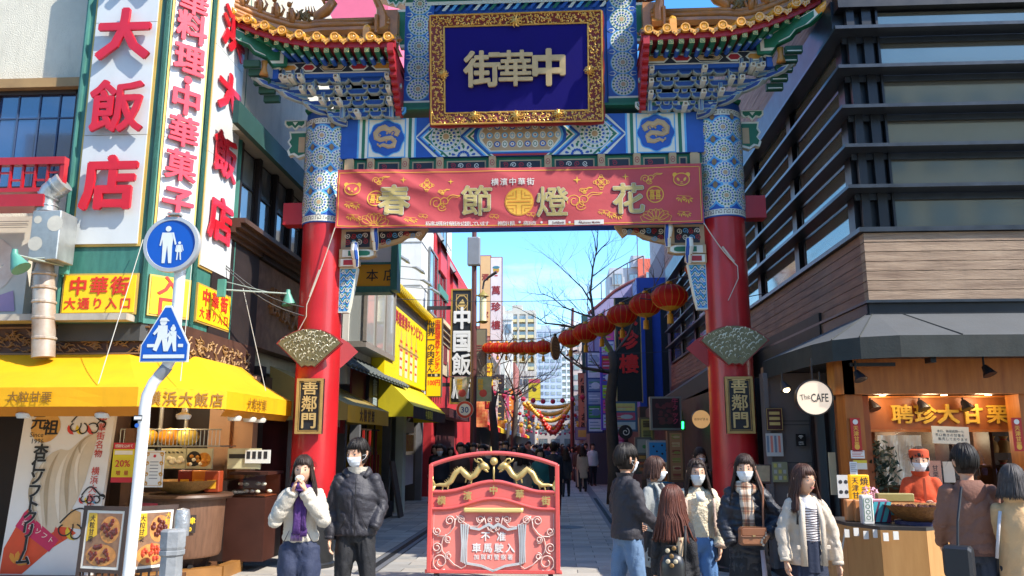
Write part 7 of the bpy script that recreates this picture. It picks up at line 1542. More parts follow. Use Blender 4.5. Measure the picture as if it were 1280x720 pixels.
part('frame',mat('9a8a5a',.5,.1),lambda m:(m.box((-.04,-.03,-.2),(0,h,.02),0,f),m.box((w,-.03,-.2),(w+.03,h,.02),0,f)),RS)
part('face',mat('121212',.4,.1),lambda m:m.box((0,0,-.18),(w,h,0),0,f),RS)
for i,ch in enumerate('大珍樓'):
 part('character',[mat('c8201a',.45,.05)],lambda m:put(m,ch,f,w*.5,h*(.82-.23*i),.66,0,.045,.05,.004),RS)
def ads(cols,n):
 def fn(m,f,w,h):
  R=random.Random(n)
  for k in range(n):
   y0,y1=h*k/n+.03,h*(k+1)/n-.03;m.sheet(rect(.04,y0,w-.04,y1),.003,k%len(cols),f)
   for q in range(3):m.sheet(rect(w*.12,y0+(y1-y0)*(.2+.25*q),w*R.uniform(.5,.9),y0+(y1-y0)*(.28+.25*q)),.006,(k+1+q)%len(cols),f)
   if k%2:m.sheet(circ(w*.55,y0+(y1-y0)*.45,w*.3,10,(y1-y0)*.3),.008,(k+2)%len(cols),f)
 return fn
vsign('blue framed advertising column, left one behind the right tree',735,752,440,540,34,'28407c','1c2c5a',extra=(['b8c4d0','3a8a4a','8a9cb4','5a7a9a','c0c8d4'],ads('abcde',6)))
vsign('bright advertising column with violet edge, right one behind the right tree',753,768,408,536,33,'4a3a9a','5a3ac0',extra=(['b4bcc8','c84a8a','8ab82a','3a4a9a','a82a3a'],ads('abcde',7)))
vsign('dark teal signboard behind the blue advertising column',729,746,395,465,37,'1f4a4c','173838','珍品',tc='5a6a50',tsz=.8)
vsign('orange vertical sign reading soup dumplings and porridge',724.5,737,467,541,42,'c08a68','8a5a48','小籠包・お粥',tc='2a201c',tsz=.75,bold=.03)
vsign('light blue and pink advertising panel below the black red-lettered sign',769,795,503,538,26.5,'3f6a8a','4a5a6a',extra=(['a8b8bc','b8506a','c8c070'],ads('abc',3)))
vsign('small white sign box above the crowd on the right',734,750,527,541,36,'c8c8c4','4a4a48',extra=(['2a2a2a','2a2a2a'],lambda m,f,w,h:[m.sheet(rect(w*(.15+.2*q),h*.3,w*(.28+.2*q),h*.7),.004,0,f)for q in range(4)]))
vsign('small picture sign with pale violet border over the crowd',720,736,535,549,40,'8a8494','6a5a8a',extra=(['c0a850','5a4a6a'],lambda m,f,w,h:m.sheet(rect(.1,.1,w-.1,h-.1),.004,0,f)))
vsign('pink shop panel with pale stripes behind the right tree trunk',770,779,543,575,30,'b83a6a','7a3050',extra=(['d0a8b8','c86a8a'],ads('ab',4)))
def pic(cols,seed):
 def fn(m,f,w,h):
  R=random.Random(seed)
  for k in range(26):m.sheet(circ(w*R.uniform(.15,.85),h*R.uniform(.15,.85),w*R.uniform(.04,.14),8,w*R.uniform(.03,.1)),.004+k*.0006,k%len(cols),f)
 return fn
mp=vsign('glowing picture of grilled meat with pink vertical writing, under the brown awning',816,849,498,535,17.5,'3a1c24','8a8884',extra=(['6a2a34','8a4a30','a85a7a','2a1418'],pic('a',3)),name='picture_board')
p=atY(844,515,17.4);part('lettering',mat('b8405a',.5),lambda m:text_v(m,'牛タック',Fr(p,(1,0,0),(0,0,1)),0,.3,.14,0,.03,.02,.004),mp)
bt_=vsign('blue bubble tea poster with floating black pearls',813,838,553,604,16,'2a84b8','9a9c9c',extra=(['1a1a20','d8c8a0','b8601e','8ac0d8'],lambda m,f,w,h:(m.sheet([(w*.25,h*.55),(w*.95,h*.5),(w*.9,0.03),(w*.35,.03)],.004,1,f),m.sheet([(w*.3,h*.35),(w*.93,h*.3),(w*.9,0.04),(w*.36,.04)],.006,2,f),[m.sheet(circ(w*x,h*y,w*.05,10),.008,0,f)for x,y in((.2,.9),(.6,.93),(.35,.78),(.8,.8),(.6,.72),(.55,.15),(.7,.2),(.62,.08),(.45,.1))])),name='drink_poster')
vsign('upright orange and cream menu banner right of the blue drink poster',839,852,541,600,15.5,'a8764a','6a4a30',extra=(['8a3a2a','c0a070','8a8a3a'],ads('abc',6)),name='menu_banner')
vsign('green tea menu board left of the blue drink poster',797,812,549,566,16.5,'8a8c80','5a5a54',extra=(['3a7a3a','c0b89a'],lambda m,f,w,h:m.sheet(circ(w*.55,h*.45,w*.16,8),.004,0,f)),name='menu_board')
vsign('row of orange drink pictures left of the blue drink poster',797,812,568,590,16.6,'6a5a40','4a4238',extra=(['b86a2a','a83a2a','c8a04a'],ads('abc',3)),name='menu_board')
vsign('yellow lit menu board under the folded yellow awning',802,815,524,548,18,'b0a050','6a6448',extra=(['7a7a4a','5a4a2a'],ads('ab',2)),name='menu_board')
shop_y=shop_awning('small yellow awning facing the street beyond the picture board',2.7,19.5,23,2.35,.5,'a89440','8a7a34',slope=-.9)
rnd_s=thing('round_wood_sign','round glowing wooden sign with tiny writing left of the right pillar','sign',atY(876,524,13.2));f=Fr(atY(876.5,524,13.2),(1,0,0),(0,0,1))
part('rim',mat('2a2420',.5),lambda m:m.prism(circ(0,0,.15,28),-.08,0,0,f),rnd_s);part('face',mat('c99a62',.5,.1,3,emit=.25),lambda m:m.sheet(circ(0,0,.143,28),.004,0,f),rnd_s);part('lettering',bk_,lambda m:text_h(m,'おかげまる',f,0,0,.045,0,.02,.02,.005),rnd_s)
rbk=thing('round_black_sign','small round black sign with a white swirl by the tree trunk','sign',atY(782,541,20));f=Fr(atY(782,540,20),(1,0,0),(0,0,1));part('plate',mat('1a1a1c',.5),lambda m:m.prism(circ(0,0,.17,20),-.05,0,0,f),rbk);part('mark',wt_,lambda m:stroke(m,spiral(0,0,.02,.1,0,1.2),.02,f,.004),rbk)
s4=shopfront('dark shopfronts under the brown grey awning right of the street',3.85,12.5,27,2.9,'1a1716','100e0e')
part('screen_wall',mat('1c1918',.6),lambda m:(m.box((3.4,13.5,0),(3.9,13.7,2.7)),m.box((3.3,17.7,0),(3.9,17.9,2.6)),m.box((3.86,12,2.6),(3.95,27.9,3.6))),s4)
gl2=thing('green_neon','small green neon strip beside the picture board','neon light',atY(853,531,17));part('tube',mat('20e060',.5,0,emit=4),lambda m:m.tube([atY(853.5,536,17),atY(853.5,527,17)],.02,6),gl2);part('housing',bk_,lambda m:m.box(atY(851.5,538,17.06),atY(856,525,17.1)),gl2)
# sloping striped canopy roof and terrace building at upper right
B5=bld('lavender building with striped curved roof edge and railing, upper right of the gap','lavender_building',(3,36,0))
rp_=[atY(x,y,35)for x,y in((735,392),(752,378),(768,364),(785,354),(805,345))]
part('wall',mat('8f8cb0',.6,.08),lambda m:m.prism([(p_.x,p_.z)for p_ in rp_]+[(rp_[-1].x,4.5),(rp_[0].x,4.5)],0,.6,0,lambda x,y,z:V((x,35+z,y))),B5)
part('wall',mat('4a4a58',.7,.1),lambda m:m.box((rp_[0].x,35.6,0),(9,44,7.0)),B5)
part('roof_edge',mat('6a3a3a',.5),lambda m:m.tube(rp_,.07,6),B5)
for k in range(6):x=rp_[0].x+.5*k+.2;part('stripe',mat('6a3a5a',.5),lambda m:m.box((x,34.97,5.2),(x+.05,34.995,7.2+k*.28)),B5)
part('railing',mat('55585c',.5,metal=.3),lambda m:[m.tube([p_+V((0,0,.1)),p_+V((0,0,.9))],.025,5)for p_ in rp_]+[m.tube([p_+V((0,0,.9))for p_ in rp_],.03,5)],B5)
B6=bld('orange and grey rooftop block with satellite dish beyond the lavender roof','rooftop_block',(6,62,0))
a,b=atY(798,350,62),atY(822,323,62)
part('wall',mat('c8604a',.7,.1),lambda m:m.box((a.x,62,4),(b.x+1,68,b.z)),B6)
part('wall',mat('a8adb4',.7,.1),lambda m:(m.box((a.x-2.2,62.5,4),(a.x,68,b.z-.6)),m.box((a.x-.5,62.2,b.z-.6),(a.x+.6,64,b.z+.3))),B6)
for k in range(3):window(B6,(a.x-1.6+k*1.3,62.4 if k<2 else 61.95,b.z-2),0,.8,.9)
part('antenna',mat('55585c',.5),lambda m:m.tube([(a.x,62,b.z),(a.x,62,b.z+1.8)],.04,5),B6)
B7=bld('pale grey rounded tower block directly left of the right spandrel','grey_tower',(6,48,0))
part('wall',mat('9a9fa6',.7,.08,dirt=.2),lambda m:m.lathe((7.6,48,0),[(1.9,0),(1.9,14)],24),B7);part('band',mat('6a6e74',.6),lambda m:[m.lathe((7.6,48,z),[(1.92,0),(1.95,.0),(1.95,.15),(1.92,.15)],24)for z in(7,9.5,12)],B7)
# --- far buildings ---
def tower(label,name,px0,px1,ytop,Y,col,wcol,rows,cols,z0=8,band=None,side=4):
 a=atY(px0,ytop,Y);b=atY(px1,ytop,Y);t=bld(label,name,(a.x,Y,0));H=a.z;w=b.x-a.x
 part('wall',mat(col,.7,.06,.4),lambda m:m.box((a.x,Y,0),(b.x,Y+w*.8,H)),t)
 dz=(H-z0)/rows;dx=w/cols
 wm=MB();wm.box((-dx*.36,-.05,0),(dx*.36,.02,dz*.5));wme=wm.mesh('window',[glass(wcol,.1,.4)])
 for r in range(rows):
  for c in range(cols):inst('window',wme,t,Matrix.Translation((a.x+dx*(c+.5),Y-.02,z0+dz*r+dz*.25)))
 if band:
  bmsh=MB();bmsh.box((a.x-.2,Y-.6,0),(b.x,Y-.05,dz*.38))
  bme=bmsh.mesh('balcony',[mat(band,.7,.05)])
  for r in range(rows):inst('balcony',bme,t,Matrix.Translation((0,0,z0+dz*r-dz*.08)))
  for c in range(cols+1):part('fin_wall',mat(col,.7,.06,.4),lambda m:m.box((a.x+dx*c-.15,Y-.65,z0-2),(a.x+dx*c+.15,Y,H)),t)
 part('parapet',mat(col,.7,.08,.4),lambda m:(m.box((a.x-.1,Y-.1,H),(b.x+.1,Y+.2,H+.6)),m.box((a.x+w*.3,Y+1,H),(a.x+w*.6,Y+3,H+1.6))),t)
 return t
tower('beige apartment block with yellow balconies beyond the lantern row','apartment_block',627,669,393,120,'b4b0a6','7f8d98',10,4,9,'c4b68a')
tower('slim blue grey tower beyond the street end','office_tower',665,702,415,170,'a3afc0','7a879a',14,5,6)
tower('white gridded tower right of the blue grey one','apartment_tower',699,741,408,200,'c8cacc','6c7a88',16,5,6,'d2d4d4')
tower('low white building with dark strip windows left of the apartment block','low_office',612,640,400,80,'c4c4c0','5a6c80',5,3,5)
tower('pale building far down the street left of the blue tower','far_block',640,668,470,100,'b8b4aa','6a7684',4,4,4)
tower('pinkish far building to the right of the street end','far_block',716,745,440,95,'b4a49c','5a6874',7,3,4)
# --- rows of small shops filling both sides down the street ---
R5=random.Random(77)
pal_w=['b8a890','a03a30','c4c0b4','8a4a3a','d0c090','7a8088','b89a9a','c8a850','9a5a50','aab0a8']
sgc=[('b82a22','d8c080'),('d8b020','8a2a1e'),('c8c4b8','9a2a2a'),('2a2a30','c8b070'),('d0d0c8','3a5a8a'),('b84a6a','e0d0c8'),('2a6a5a','d0c890'),('d87a2a','e8e0c8')]
cn_w={'b8a890':'tan','a03a30':'dark red','c4c0b4':'off-white','8a4a3a':'brick brown','d0c090':'cream','7a8088':'slate grey','b89a9a':'dusty pink','c8a850':'ochre','9a5a50':'terracotta','aab0a8':'pale green grey'}
cn_s=['red','yellow','white','black','pale','pink','green','orange']
for side,xw,ys in((-1,XB,40),(1,3.3,34)):
 y=ys;n=0
 while y<150:
  L=R5.uniform(5,9);H=R5.uniform(6.0,9.5)if side>0 else R5.uniform(6.5,10);col=pal_w[(n*3+(0 if side<0 else 5))%10]
  sd='left' if side<0 else 'right';od=('nearest','second','third','fourth','fifth','sixth','seventh','eighth','ninth','tenth','eleventh','twelfth','thirteenth','fourteenth','fifteenth','sixteenth','seventeenth','eighteenth')[min(n,17)]
  t=bld('%s shop building, %s in the %s row far down the street'%(cn_w[col],od,sd),'row_building',(xw,y,0))
  x0,x1=sorted((xw,xw+side*8));xf=xw-side*.02
  part('wall',mat(col,.7,.12,1,dirt=.2),lambda m:m.box((x0,y,2.8),(x1,y+L-.15,H)),t)
  part('shop_opening',mat('2a211e',.6,.3,2),lambda m:m.box((min(xw+side*.8,x1),y,0)if side>0 else(x0,y,0),(x1,y+L-.15,2.8)if side>0 else(xw-.8,y+L-.15,2.8)),t)
  if y<80:
   for fl_ in range(int((H-3.2)/2.4)):
    for q in range(int(L/1.8)):window(t,(xf,y+1+q*1.8,3.7+fl_*2.4),pi/2 if side<0 else-pi/2,1.1,1.2,'6a6a68')
  ac=('c8321e','d8b020','3a5a8a','2a5a4a','d0c8b0','8a2a4a')[n%6]
  part('awning',mat(ac,.6,.1,backlit=.15),lambda m:m.add([(xw,y+.2,3.1),(xw-side*.9,y+.2,2.6),(xw-side*.9,y+L-.4,2.6),(xw,y+L-.4,3.1),(xw-side*.9,y+.2,2.35),(xw-side*.9,y+L-.4,2.35)],[(0,1,2,3),(1,4,5,2)]),t)
  for q in range(2 if y<90 else 1):
   yy=y+.8+q*L*.5;c_,tcx=sgc[(n*2+q+(3 if side>0 else 0))%8];w=R5.uniform(.5,.9);zb=R5.uniform(3.0,4.0);h=R5.uniform(1.6,3.2)
   xa,xb=(xw,xw+w)if side<0 else(xw-w,xw)
   t2=thing('vertical_sign','%s vertical sign on the %s %s shop in the %s row, %s one'%(cn_s[[s_[0]for s_ in sgc].index(c_)],od,cn_w[col],sd,('nearer','farther')[q]),'sign',(xa,yy,zb))
   part('box',mat(c_,.5,.06),lambda m:m.box((xa,yy,zb),(xb,yy+.25,zb+h)),t2)
   part('marks',mat(tcx,.5),lambda m:[(m.box((xa+w*.2,yy-.012,zb+h*(k+.2)/4),(xb-w*.2,yy-.003,zb+h*(k+.3)/4)),m.box((xa+w*.45,yy-.012,zb+h*(k+.3)/4),(xb-w*.45,yy-.003,zb+h*(k+.75)/4)),m.box((xa+w*.25,yy-.012,zb+h*(k+.55)/4),(xb-w*.25,yy-.003,zb+h*(k+.63)/4)))for k in range(4)],t2)
  y+=L;n+=1
mb=MB();mb.box((-12,155,0),(12,165,9));eb=bld('plain grey building closing the far end of the street','end_building',(0,155,0));mb.build('wall',[mat('b0a49c',.7,.12,.5)],eb)
for r_ in range(3):
 for c_ in range(9):window(eb,(-9.5+c_*2.3,154.95,1.2+r_*2.6),0,1.5,1.5,'8a8580')
R7=random.Random(15)
for k in range(9):
 yy=40+k*8.5;zz1=R7.uniform(3.4,4.6);cc_=('b83a5a','c8a030','b82a22','d8c8c0','8a3a7a')[k%5];cn_=('pink','golden','red','pale','violet')[k%5]
 t=thing('paper_festoon','%s paper festoon across the far street, %s from the gate'%(cn_,('nearest','second','third','fourth','fifth','sixth','seventh','eighth','ninth')[k]),'festoon',(0,yy,zz1));fm_=mat(cc_,.6,.15,6,backlit=.3)
 fl0=MB();fl0.ball((0,0,0),.13,6);fme=fl0.mesh('paper_lantern',[fm_])
 for q in range(16):u=q/15;inst('paper_lantern',fme,t,Matrix.Translation((XB+.2+7.2*u,yy+.3*sin(q),zz1-3.2*u*(1-u))))
 part('string',mat('3a3a3c',.6),lambda m:m.tube([(XB+7.4*u+.1,yy,zz1+.12-3.2*u*(1-u))for u in[q/8 for q in range(9)]],.012,3),t)
for k in range(16):
 sd_=-1 if k%2 else 1;yy=36+k*3.3;xx=(XB+.35 if sd_<0 else 2.9);c_=('c8a8b0','c03a34','d8c060','c8c8c4')[k%4]
 t=thing('hanging_flag','%s hanging cloth flag on the %s side, %s of its colour from the gate'%(('pinkish','red','yellow','white')[k%4],('right','left')[sd_<0],('nearest','second','third','farthest')[k//4]),'flag',(xx,yy,3))
 part('cloth',mat(c_,.7,.2,5,second='a04a50' if k%4!=1 else 'd8b060',backlit=.2),lambda m:m.grid(lambda u,v:V((xx+.55*u,yy+.04*sin(v*5+u*3),2.5+1.3*v)),4,8,0),t);part('rod',mat('4a3030',.5),lambda m:m.tube([(xx-.35*(1 if sd_<0 else-2),yy,3.82),(xx+.6,yy,3.82)],.015,4),t)
 # buildings behind the photographer, seen in the cafe's glass
for k,(x0,x1,H,c_,l_)in enumerate(((-30,-7,19,'e0d4bc','beige building behind the photographer, mirrored in the cafe glass'),(-6,9,15,'e6dccb','cream building behind the photographer, mirrored in the cafe glass'),(12,32,22,'d8cab6','tall brown building behind the photographer, mirrored in the cafe glass'))):
 t=bld(l_,'opposite_building',(x0,-22,0));part('wall',mat(c_,.8,.1),lambda m:m.box((x0,-30,0),(x1,-22,H)),t)
 for r in range(int(H/3)):
  for c in range(int((x1-x0)/2.4)):window(t,(x0+1.4+c*2.4,-21.98,1+r*3),pi,1.4,1.5)
  # ================= lantern string =================
lr=mat('d8301e',.5,.1,3,backlit=.55);lg=mat('c98f1e',.4,.15,8,metal=.1)
def lantern_parts(t,o):
 part('shade',[lr],lambda m:m.lathe(o,[(.06,.215),(.13,.2),(.22,.15),(.29,.07),(.31,0),(.29,-.07),(.22,-.15),(.13,-.2),(.06,-.215)],24),t,smooth=True)
 part('ribs',[lg],lambda m:[m.tube([V(o)+V((r*cos(a),r*sin(a),z))for r,z in((.135,.202),(.225,.152),(.295,.07),(.315,0),(.295,-.07),(.225,-.152),(.135,-.202))],.004,3)for a in[2*pi*k/16 for k in range(16)]],t)
 part('cap',[lg],lambda m:(m.lathe(o,[(.0,.27),(.05,.26),(.06,.22),(.14,.198),(.15,.2)],16),None),t)
 part('base_ring',[lg],lambda m:(m.lathe(o,[(.17,-.18),(.12,-.215),(.05,-.24),(.0,-.25)],16)),t)
 part('tassel',[lg],lambda m:m.tube([V(o)+V((0,0,-.24)),V(o)+V((0,0,-.28)),V(o)+V((0,0,-.3)),V(o)+V((0,0,-.46))],[.02,.02,.05,.055],10),t)
spots=[(837,371,13.6),(807,381,15.0),(777.5,394,16.2),(752,407,17.5),(732,416,18.9),(713,423,20.4),(679,434,24.0),(665,435,25.2),(654,435,26.2),(644,435,27.2),(633,435,28.1),(622,435,29.0),(612,435,29.8),(604,435,30.6)]
ln0=None;pts3=[]
ordn=('nearest and largest','second','third','fourth','fifth','sixth')
for k,(px,py,Y)in enumerate(spots):
 p=atY(px,py,Y);pts3.append(p+V((0,0,.27)))
 lab=('red paper lantern, %s from the right pillar on the sagging string'%ordn[k])if k<6 else('red paper lantern in the left row, %s from the round gold disc'%('first','second','third','fourth','fifth','sixth','seventh','eighth')[k-6])
 if ln0 is None:ln0=thing('red_lantern',lab,'lantern',p,0,'red lanterns strung across the street');lantern_parts(ln0,p)
 else:dup(ln0,p,k*.7,lab,'red lanterns strung across the street',sc=1 if k<6 else .93)
p=atY(871,336,12.6);dup(ln0,p,1,'small red lantern half hidden behind the right apron board','red lanterns strung across the street',sc=.6)
gdz=thing('gold_disc','round gold medallion hanging between the two halves of the lantern string','ornament',atY(694,435,22));p=atY(694,435,22);f=Fr(p,(.35,.94,0),(0,0,1))
part('disc',mat('a87a4a',.45,.15,6),lambda m:m.prism(circ(0,0,.33,26),-.025,.025,0,f),gdz);part('relief',mat('6a4426',.5),lambda m:[stroke(m,circ(0,0,r_,20),.02,f,.028,0,True)for r_ in(.29,.2)]+[stroke(m,[(-.15,z),(.15,z)],.02,f,.029)for z in(-.08,0,.08)],gdz);part('hook',bk_,lambda m:m.ball(p+V((0,0,.36)),.05,8),gdz)
st_=thing('lantern_cable','cable carrying the red lanterns from the right pillar to the left lamp post','cable',(0,20,4));allp=[V((2.3,12.0,4.3))]+pts3[:6]+[p+V((0,0,.38))]+pts3[6:]+[V((-3.2,31.5,5.2))]
part('cable',mat('2a2a2a',.6),lambda m:m.tube(allp,.012,4),st_)
def garland(label,Y,x0,x1,z0,sag,col,r,n):
 t=thing('garland',label,'garland',(x0,Y,z0));m_=mat(col,.35,.15,5,coat=.3)
 ball=MB();ball.ball((0,0,0),r,8);me=ball.mesh('lantern_ball',[m_],smooth=True)
 for k in range(n):u=k/(n-1);inst('lantern_ball',me,t,Matrix.Translation((x0+(x1-x0)*u,Y+.5*sin(u*3),z0-sag*4*u*(1-u))))
zc1=lambda py_:atY(685,py_,52).z
xa_,xb_=atY(657,510,52).x,atY(716,510,52).x
garland('upper gold lantern garland slung across the far street',52,xa_,xb_,zc1(505),.2,'b8801e',.14,26)
garland('second gold lantern garland below the upper one',50,xa_,xb_,zc1(507),.6,'c8922a',.14,28)
garland('lower gold garland sagging above the red ones',48,xa_+.3,xb_-.1,zc1(508),1.0,'d09a30',.13,28)
garland('upper red garland under the gold ones',48.5,xa_+.9,xb_-.5,zc1(518),.95,'c83a22',.16,16)
garland('lower red garland under the gold ones',47,xa_+1.1,xb_-.6,zc1(524),.9,'b8281a',.14,14)
# ================= bare trees =================
bark=mat('3c342e',.85,.25,5,bump=.4,bs=25);twm=mat('54493f',.85,.2)
def grow(mb,p,d,L,r,depth,R):
 n=4;pts=[V(p)];rad=[r];dd=V(d).normalized()
 for k in range(n):
  dd=(dd+V((R.uniform(-1,1),R.uniform(-1,1),R.uniform(-.5,.9)))*.16).normalized();pts.append(pts[-1]+dd*L/n);rad.append(r*(1-.5*(k+1)/n))
 mb.tube(pts,rad,5 if r>.012 else 3)
 if depth>0:
  for k in range(R.choice((2,3,3))):
   i=R.choice((2,3,4))if k else 4;ax=V((R.uniform(-1,1),R.uniform(-1,1),R.uniform(-.3,.8))).normalized()
   grow(mb,pts[i],(dd+ax*R.uniform(.5,.95)).normalized(),L*R.uniform(.55,.8),rad[i]*.72,depth-1,R)
def tree(label,Y,trunk,limbs,rtr,seed,twigL=.9,depth=3,start=.35):
 R=random.Random(seed);P=[atY(x,y,Y)for x,y in trunk];P[0].z=0;t=thing('bare_tree',label,'tree',P[0])
 n=len(P);part('trunk',bark,lambda m:m.tube(P,[rtr*(1-.35*k/(n-1))for k in range(n)],10),t,smooth=True)
 def br(m):
  for li,(limb,r)in enumerate(limbs):
   Q=[atY(x,y,Y+(0 if k==0 else R.uniform(-.35,.35)*k))for k,(x,y)in enumerate(limb)]
   m.tube(Q,[r*.68*(1-.75*k/(len(Q)-1))for k in range(len(Q))],7)
   for k in range(1,len(Q)):
    for q in range(2 if k<len(Q)-1 else 3):
     u=R.random();r_s=.8;p0=Q[k-1].lerp(Q[k],.4+.6*u)if k<len(Q)-1 or q<2 else Q[k];d=(Q[k]-Q[k-1]).normalized()+V((R.uniform(-1,1),R.uniform(-.8,.8),R.uniform(-.2,1)))*.8
     grow(m,p0,d,twigL*R.uniform(.5,1),r*(.24 if k<len(Q)-1 else .24),depth-1+(k==len(Q)-1),R)
 part('branches',twm,br,t)
tree('bare street tree with a thick bent limb, right of the lane by the black sign',24,[(767,640),(768,590),(765,540),(763,500),(768,455),(765,440)],[([(765,440),(752,418),(742,395),(738,365),(741,335),(746,312)],.1),([(762,465),(748,463),(728,460),(708,448),(697,436)],.1),([(742,397),(725,392),(705,384),(690,372),(676,366)],.05),([(740,380),(728,360),(712,345),(700,333)],.045),([(766,445),(785,420),(795,395),(812,372),(822,350)],.07),([(741,345),(755,335),(768,325)],.03),([(720,410),(700,406),(682,404),(672,398)],.06),([(744,400),(720,408),(700,400)],.04)],.2,5)
tree('bare tree with forked stems left of the lane in front of the crowd',29,[(619,640),(619,590),(618,540),(615,510),(618,495)],[([(618,500),(612,480),(620,460),(628,445),(635,430)],.09),([(618,505),(622,490),(632,492),(645,495)],.08),([(645,495),(660,480),(680,468),(695,462)],.04),([(616,490),(606,470),(600,452)],.05),([(625,455),(640,450),(655,455)],.03)],.17,12,.9)
tree('thinner bare tree behind the forked one, its twigs over the crowd',36,[(644,620),(644,590),(642,550),(644,520),(646,500)],[([(646,505),(640,480),(632,462),(640,440)],.08),([(645,500),(658,490),(672,480),(690,470)],.06),([(646,500),(650,470),(660,450)],.06),([(643,530),(630,500),(622,478)],.05)],.15,31,1.0)
tree('small bare tree further back near the gold garlands',46,[(633,610),(633,580),(634,550),(636,530)],[([(636,530),(630,505),(640,485)],.08),([(636,530),(650,508),(655,490)],.07)],.14,44,1.1)
pl=thing('lamp_post','slim brown lamp post with curved head in the middle distance right of the lane','lamp post',atY(716,600,40));p0=atY(716,600,40);p0.z=0
part('post',bp_,lambda m:m.tube([p0,atY(715,500,40),atY(714,440,40),atY(716,385,40)],[.12,.09,.08,.07],8),pl);part('head',bp_,lambda m:m.tube([atY(708,445,40),atY(714,440,40),atY(722,438,40)],.06,6),pl)
# ================= people =================
def remesh(mb,vox,smooth_it=2,fold=0.0,fs=9.0,stretch=(1,1,.55),seed=0,name='m',mats=()):
 me=bpy.data.meshes.new('t');me.from_pydata([tuple(p)for p in mb.v],[],mb.f);me.update()
 o=bpy.data.objects.new('t',me);C.objects.link(o);md=o.modifiers.new('r','REMESH');md.mode='VOXEL';md.voxel_size=vox;md.use_smooth_shade=True
 if smooth_it:s_=o.modifiers.new('s','SMOOTH');s_.iterations=smooth_it;s_.factor=.5
 dg=bpy.context.evaluated_depsgraph_get();out=bpy.data.meshes.new_from_object(o.evaluated_get(dg));bpy.data.objects.remove(o);bpy.data.meshes.remove(me);out.name=name
 if fold:
  for v in out.vertices:
   p=v.co;q=V((p.x*fs*stretch[0]+seed,p.y*fs*stretch[1],p.z*fs*stretch[2]+p.x*fs*.5))
   w_=q+V((1,1,1))*mnoise.noise(q*.7)*.8
   n=mnoise.noise(q)*.6-1.3*(1-min(1,abs(mnoise.noise(w_*1.1+V((7,3,1))))*3.2))**2-.55*(1-min(1,abs(mnoise.noise(w_*2.3))*3))**2+.25*mnoise.noise(q*3.3)
   v.co=p+v.normal*(max(-.9,n+.4)*fold*.8)
 for m in mats:out.materials.append(m)
 out.polygons.foreach_set('use_smooth',[True]*len(out.polygons));return out
def link_part(name,me,parent,label=None):
 o=bpy.data.objects.new(name,me);C.objects.link(o);o.parent=parent;W[o]=W[parent]
 if label:o['label']=label
 return o
def lpart(name,mats,fn,parent,smooth=True,ang=None,label=None):
 mb=MB();fn(mb);me=mb.mesh(name,mats if isinstance(mats,(list,tuple))else[mats],None,smooth or ang is not None)
 if ang:me.set_sharp_from_angle(angle=radians(ang))
 return link_part(name,me,parent,label)
skin=mat('c99a7c',.5,.06,8);skin2=mat('bb8a6a',.5,.06,8);lipm=mat('a85a50',.45,.05)
hairs={'black':mat('19130f',.5,.3,30,stretch=(1,1,.2),spec=.3),'brown':mat('40271d',.5,.4,30,stretch=(1,1,.2),spec=.3),'dark':mat('2a1c15',.5,.35,30,stretch=(1,1,.2),spec=.3),'reddish':mat('4f281b',.5,.4,30,stretch=(1,1,.2),spec=.3),'grey':mat('3f3a38',.55,.5,30,spec=.3)}
def head_pt(th,ph,k=1.0):
# th: azimuth, 0 = front (-y); ph: 0 bottom .. pi top
 x=sin(ph)*sin(th);y=-sin(ph)*cos(th);z=-cos(ph)
 X,Y,Z=.076*x,.096*y,.118*z
 if z<0:X*=1-.30*(-z)**1.4;Y*=1-(.06 if y<0 else .25)*(-z)**1.5
 if z>.2 and y>0:Y*=1.04
 f=max(0,-y)**2
 Y-=f*(.020*exp(-(X/.011)**2)*exp(-((Z+.022)/.016)**2)+.010*exp(-(X/.009)**2)*exp(-((Z-.0)/.022)**2))
 Y+=f*.0085*(exp(-((X-.031)/.014)**2)+exp(-((X+.031)/.014)**2))*exp(-((Z-.006)/.012)**2)
 Y-=f*.0045*exp(-(X/.022)**2)*exp(-((Z+.056)/.009)**2);Y-=f*.006*exp(-(X/.02)**2)*exp(-((Z+.092)/.014)**2)
 Y-=f*.003*exp(-((Z-.03)/.01)**2)
 return V((X*k,Y*k,Z*k))
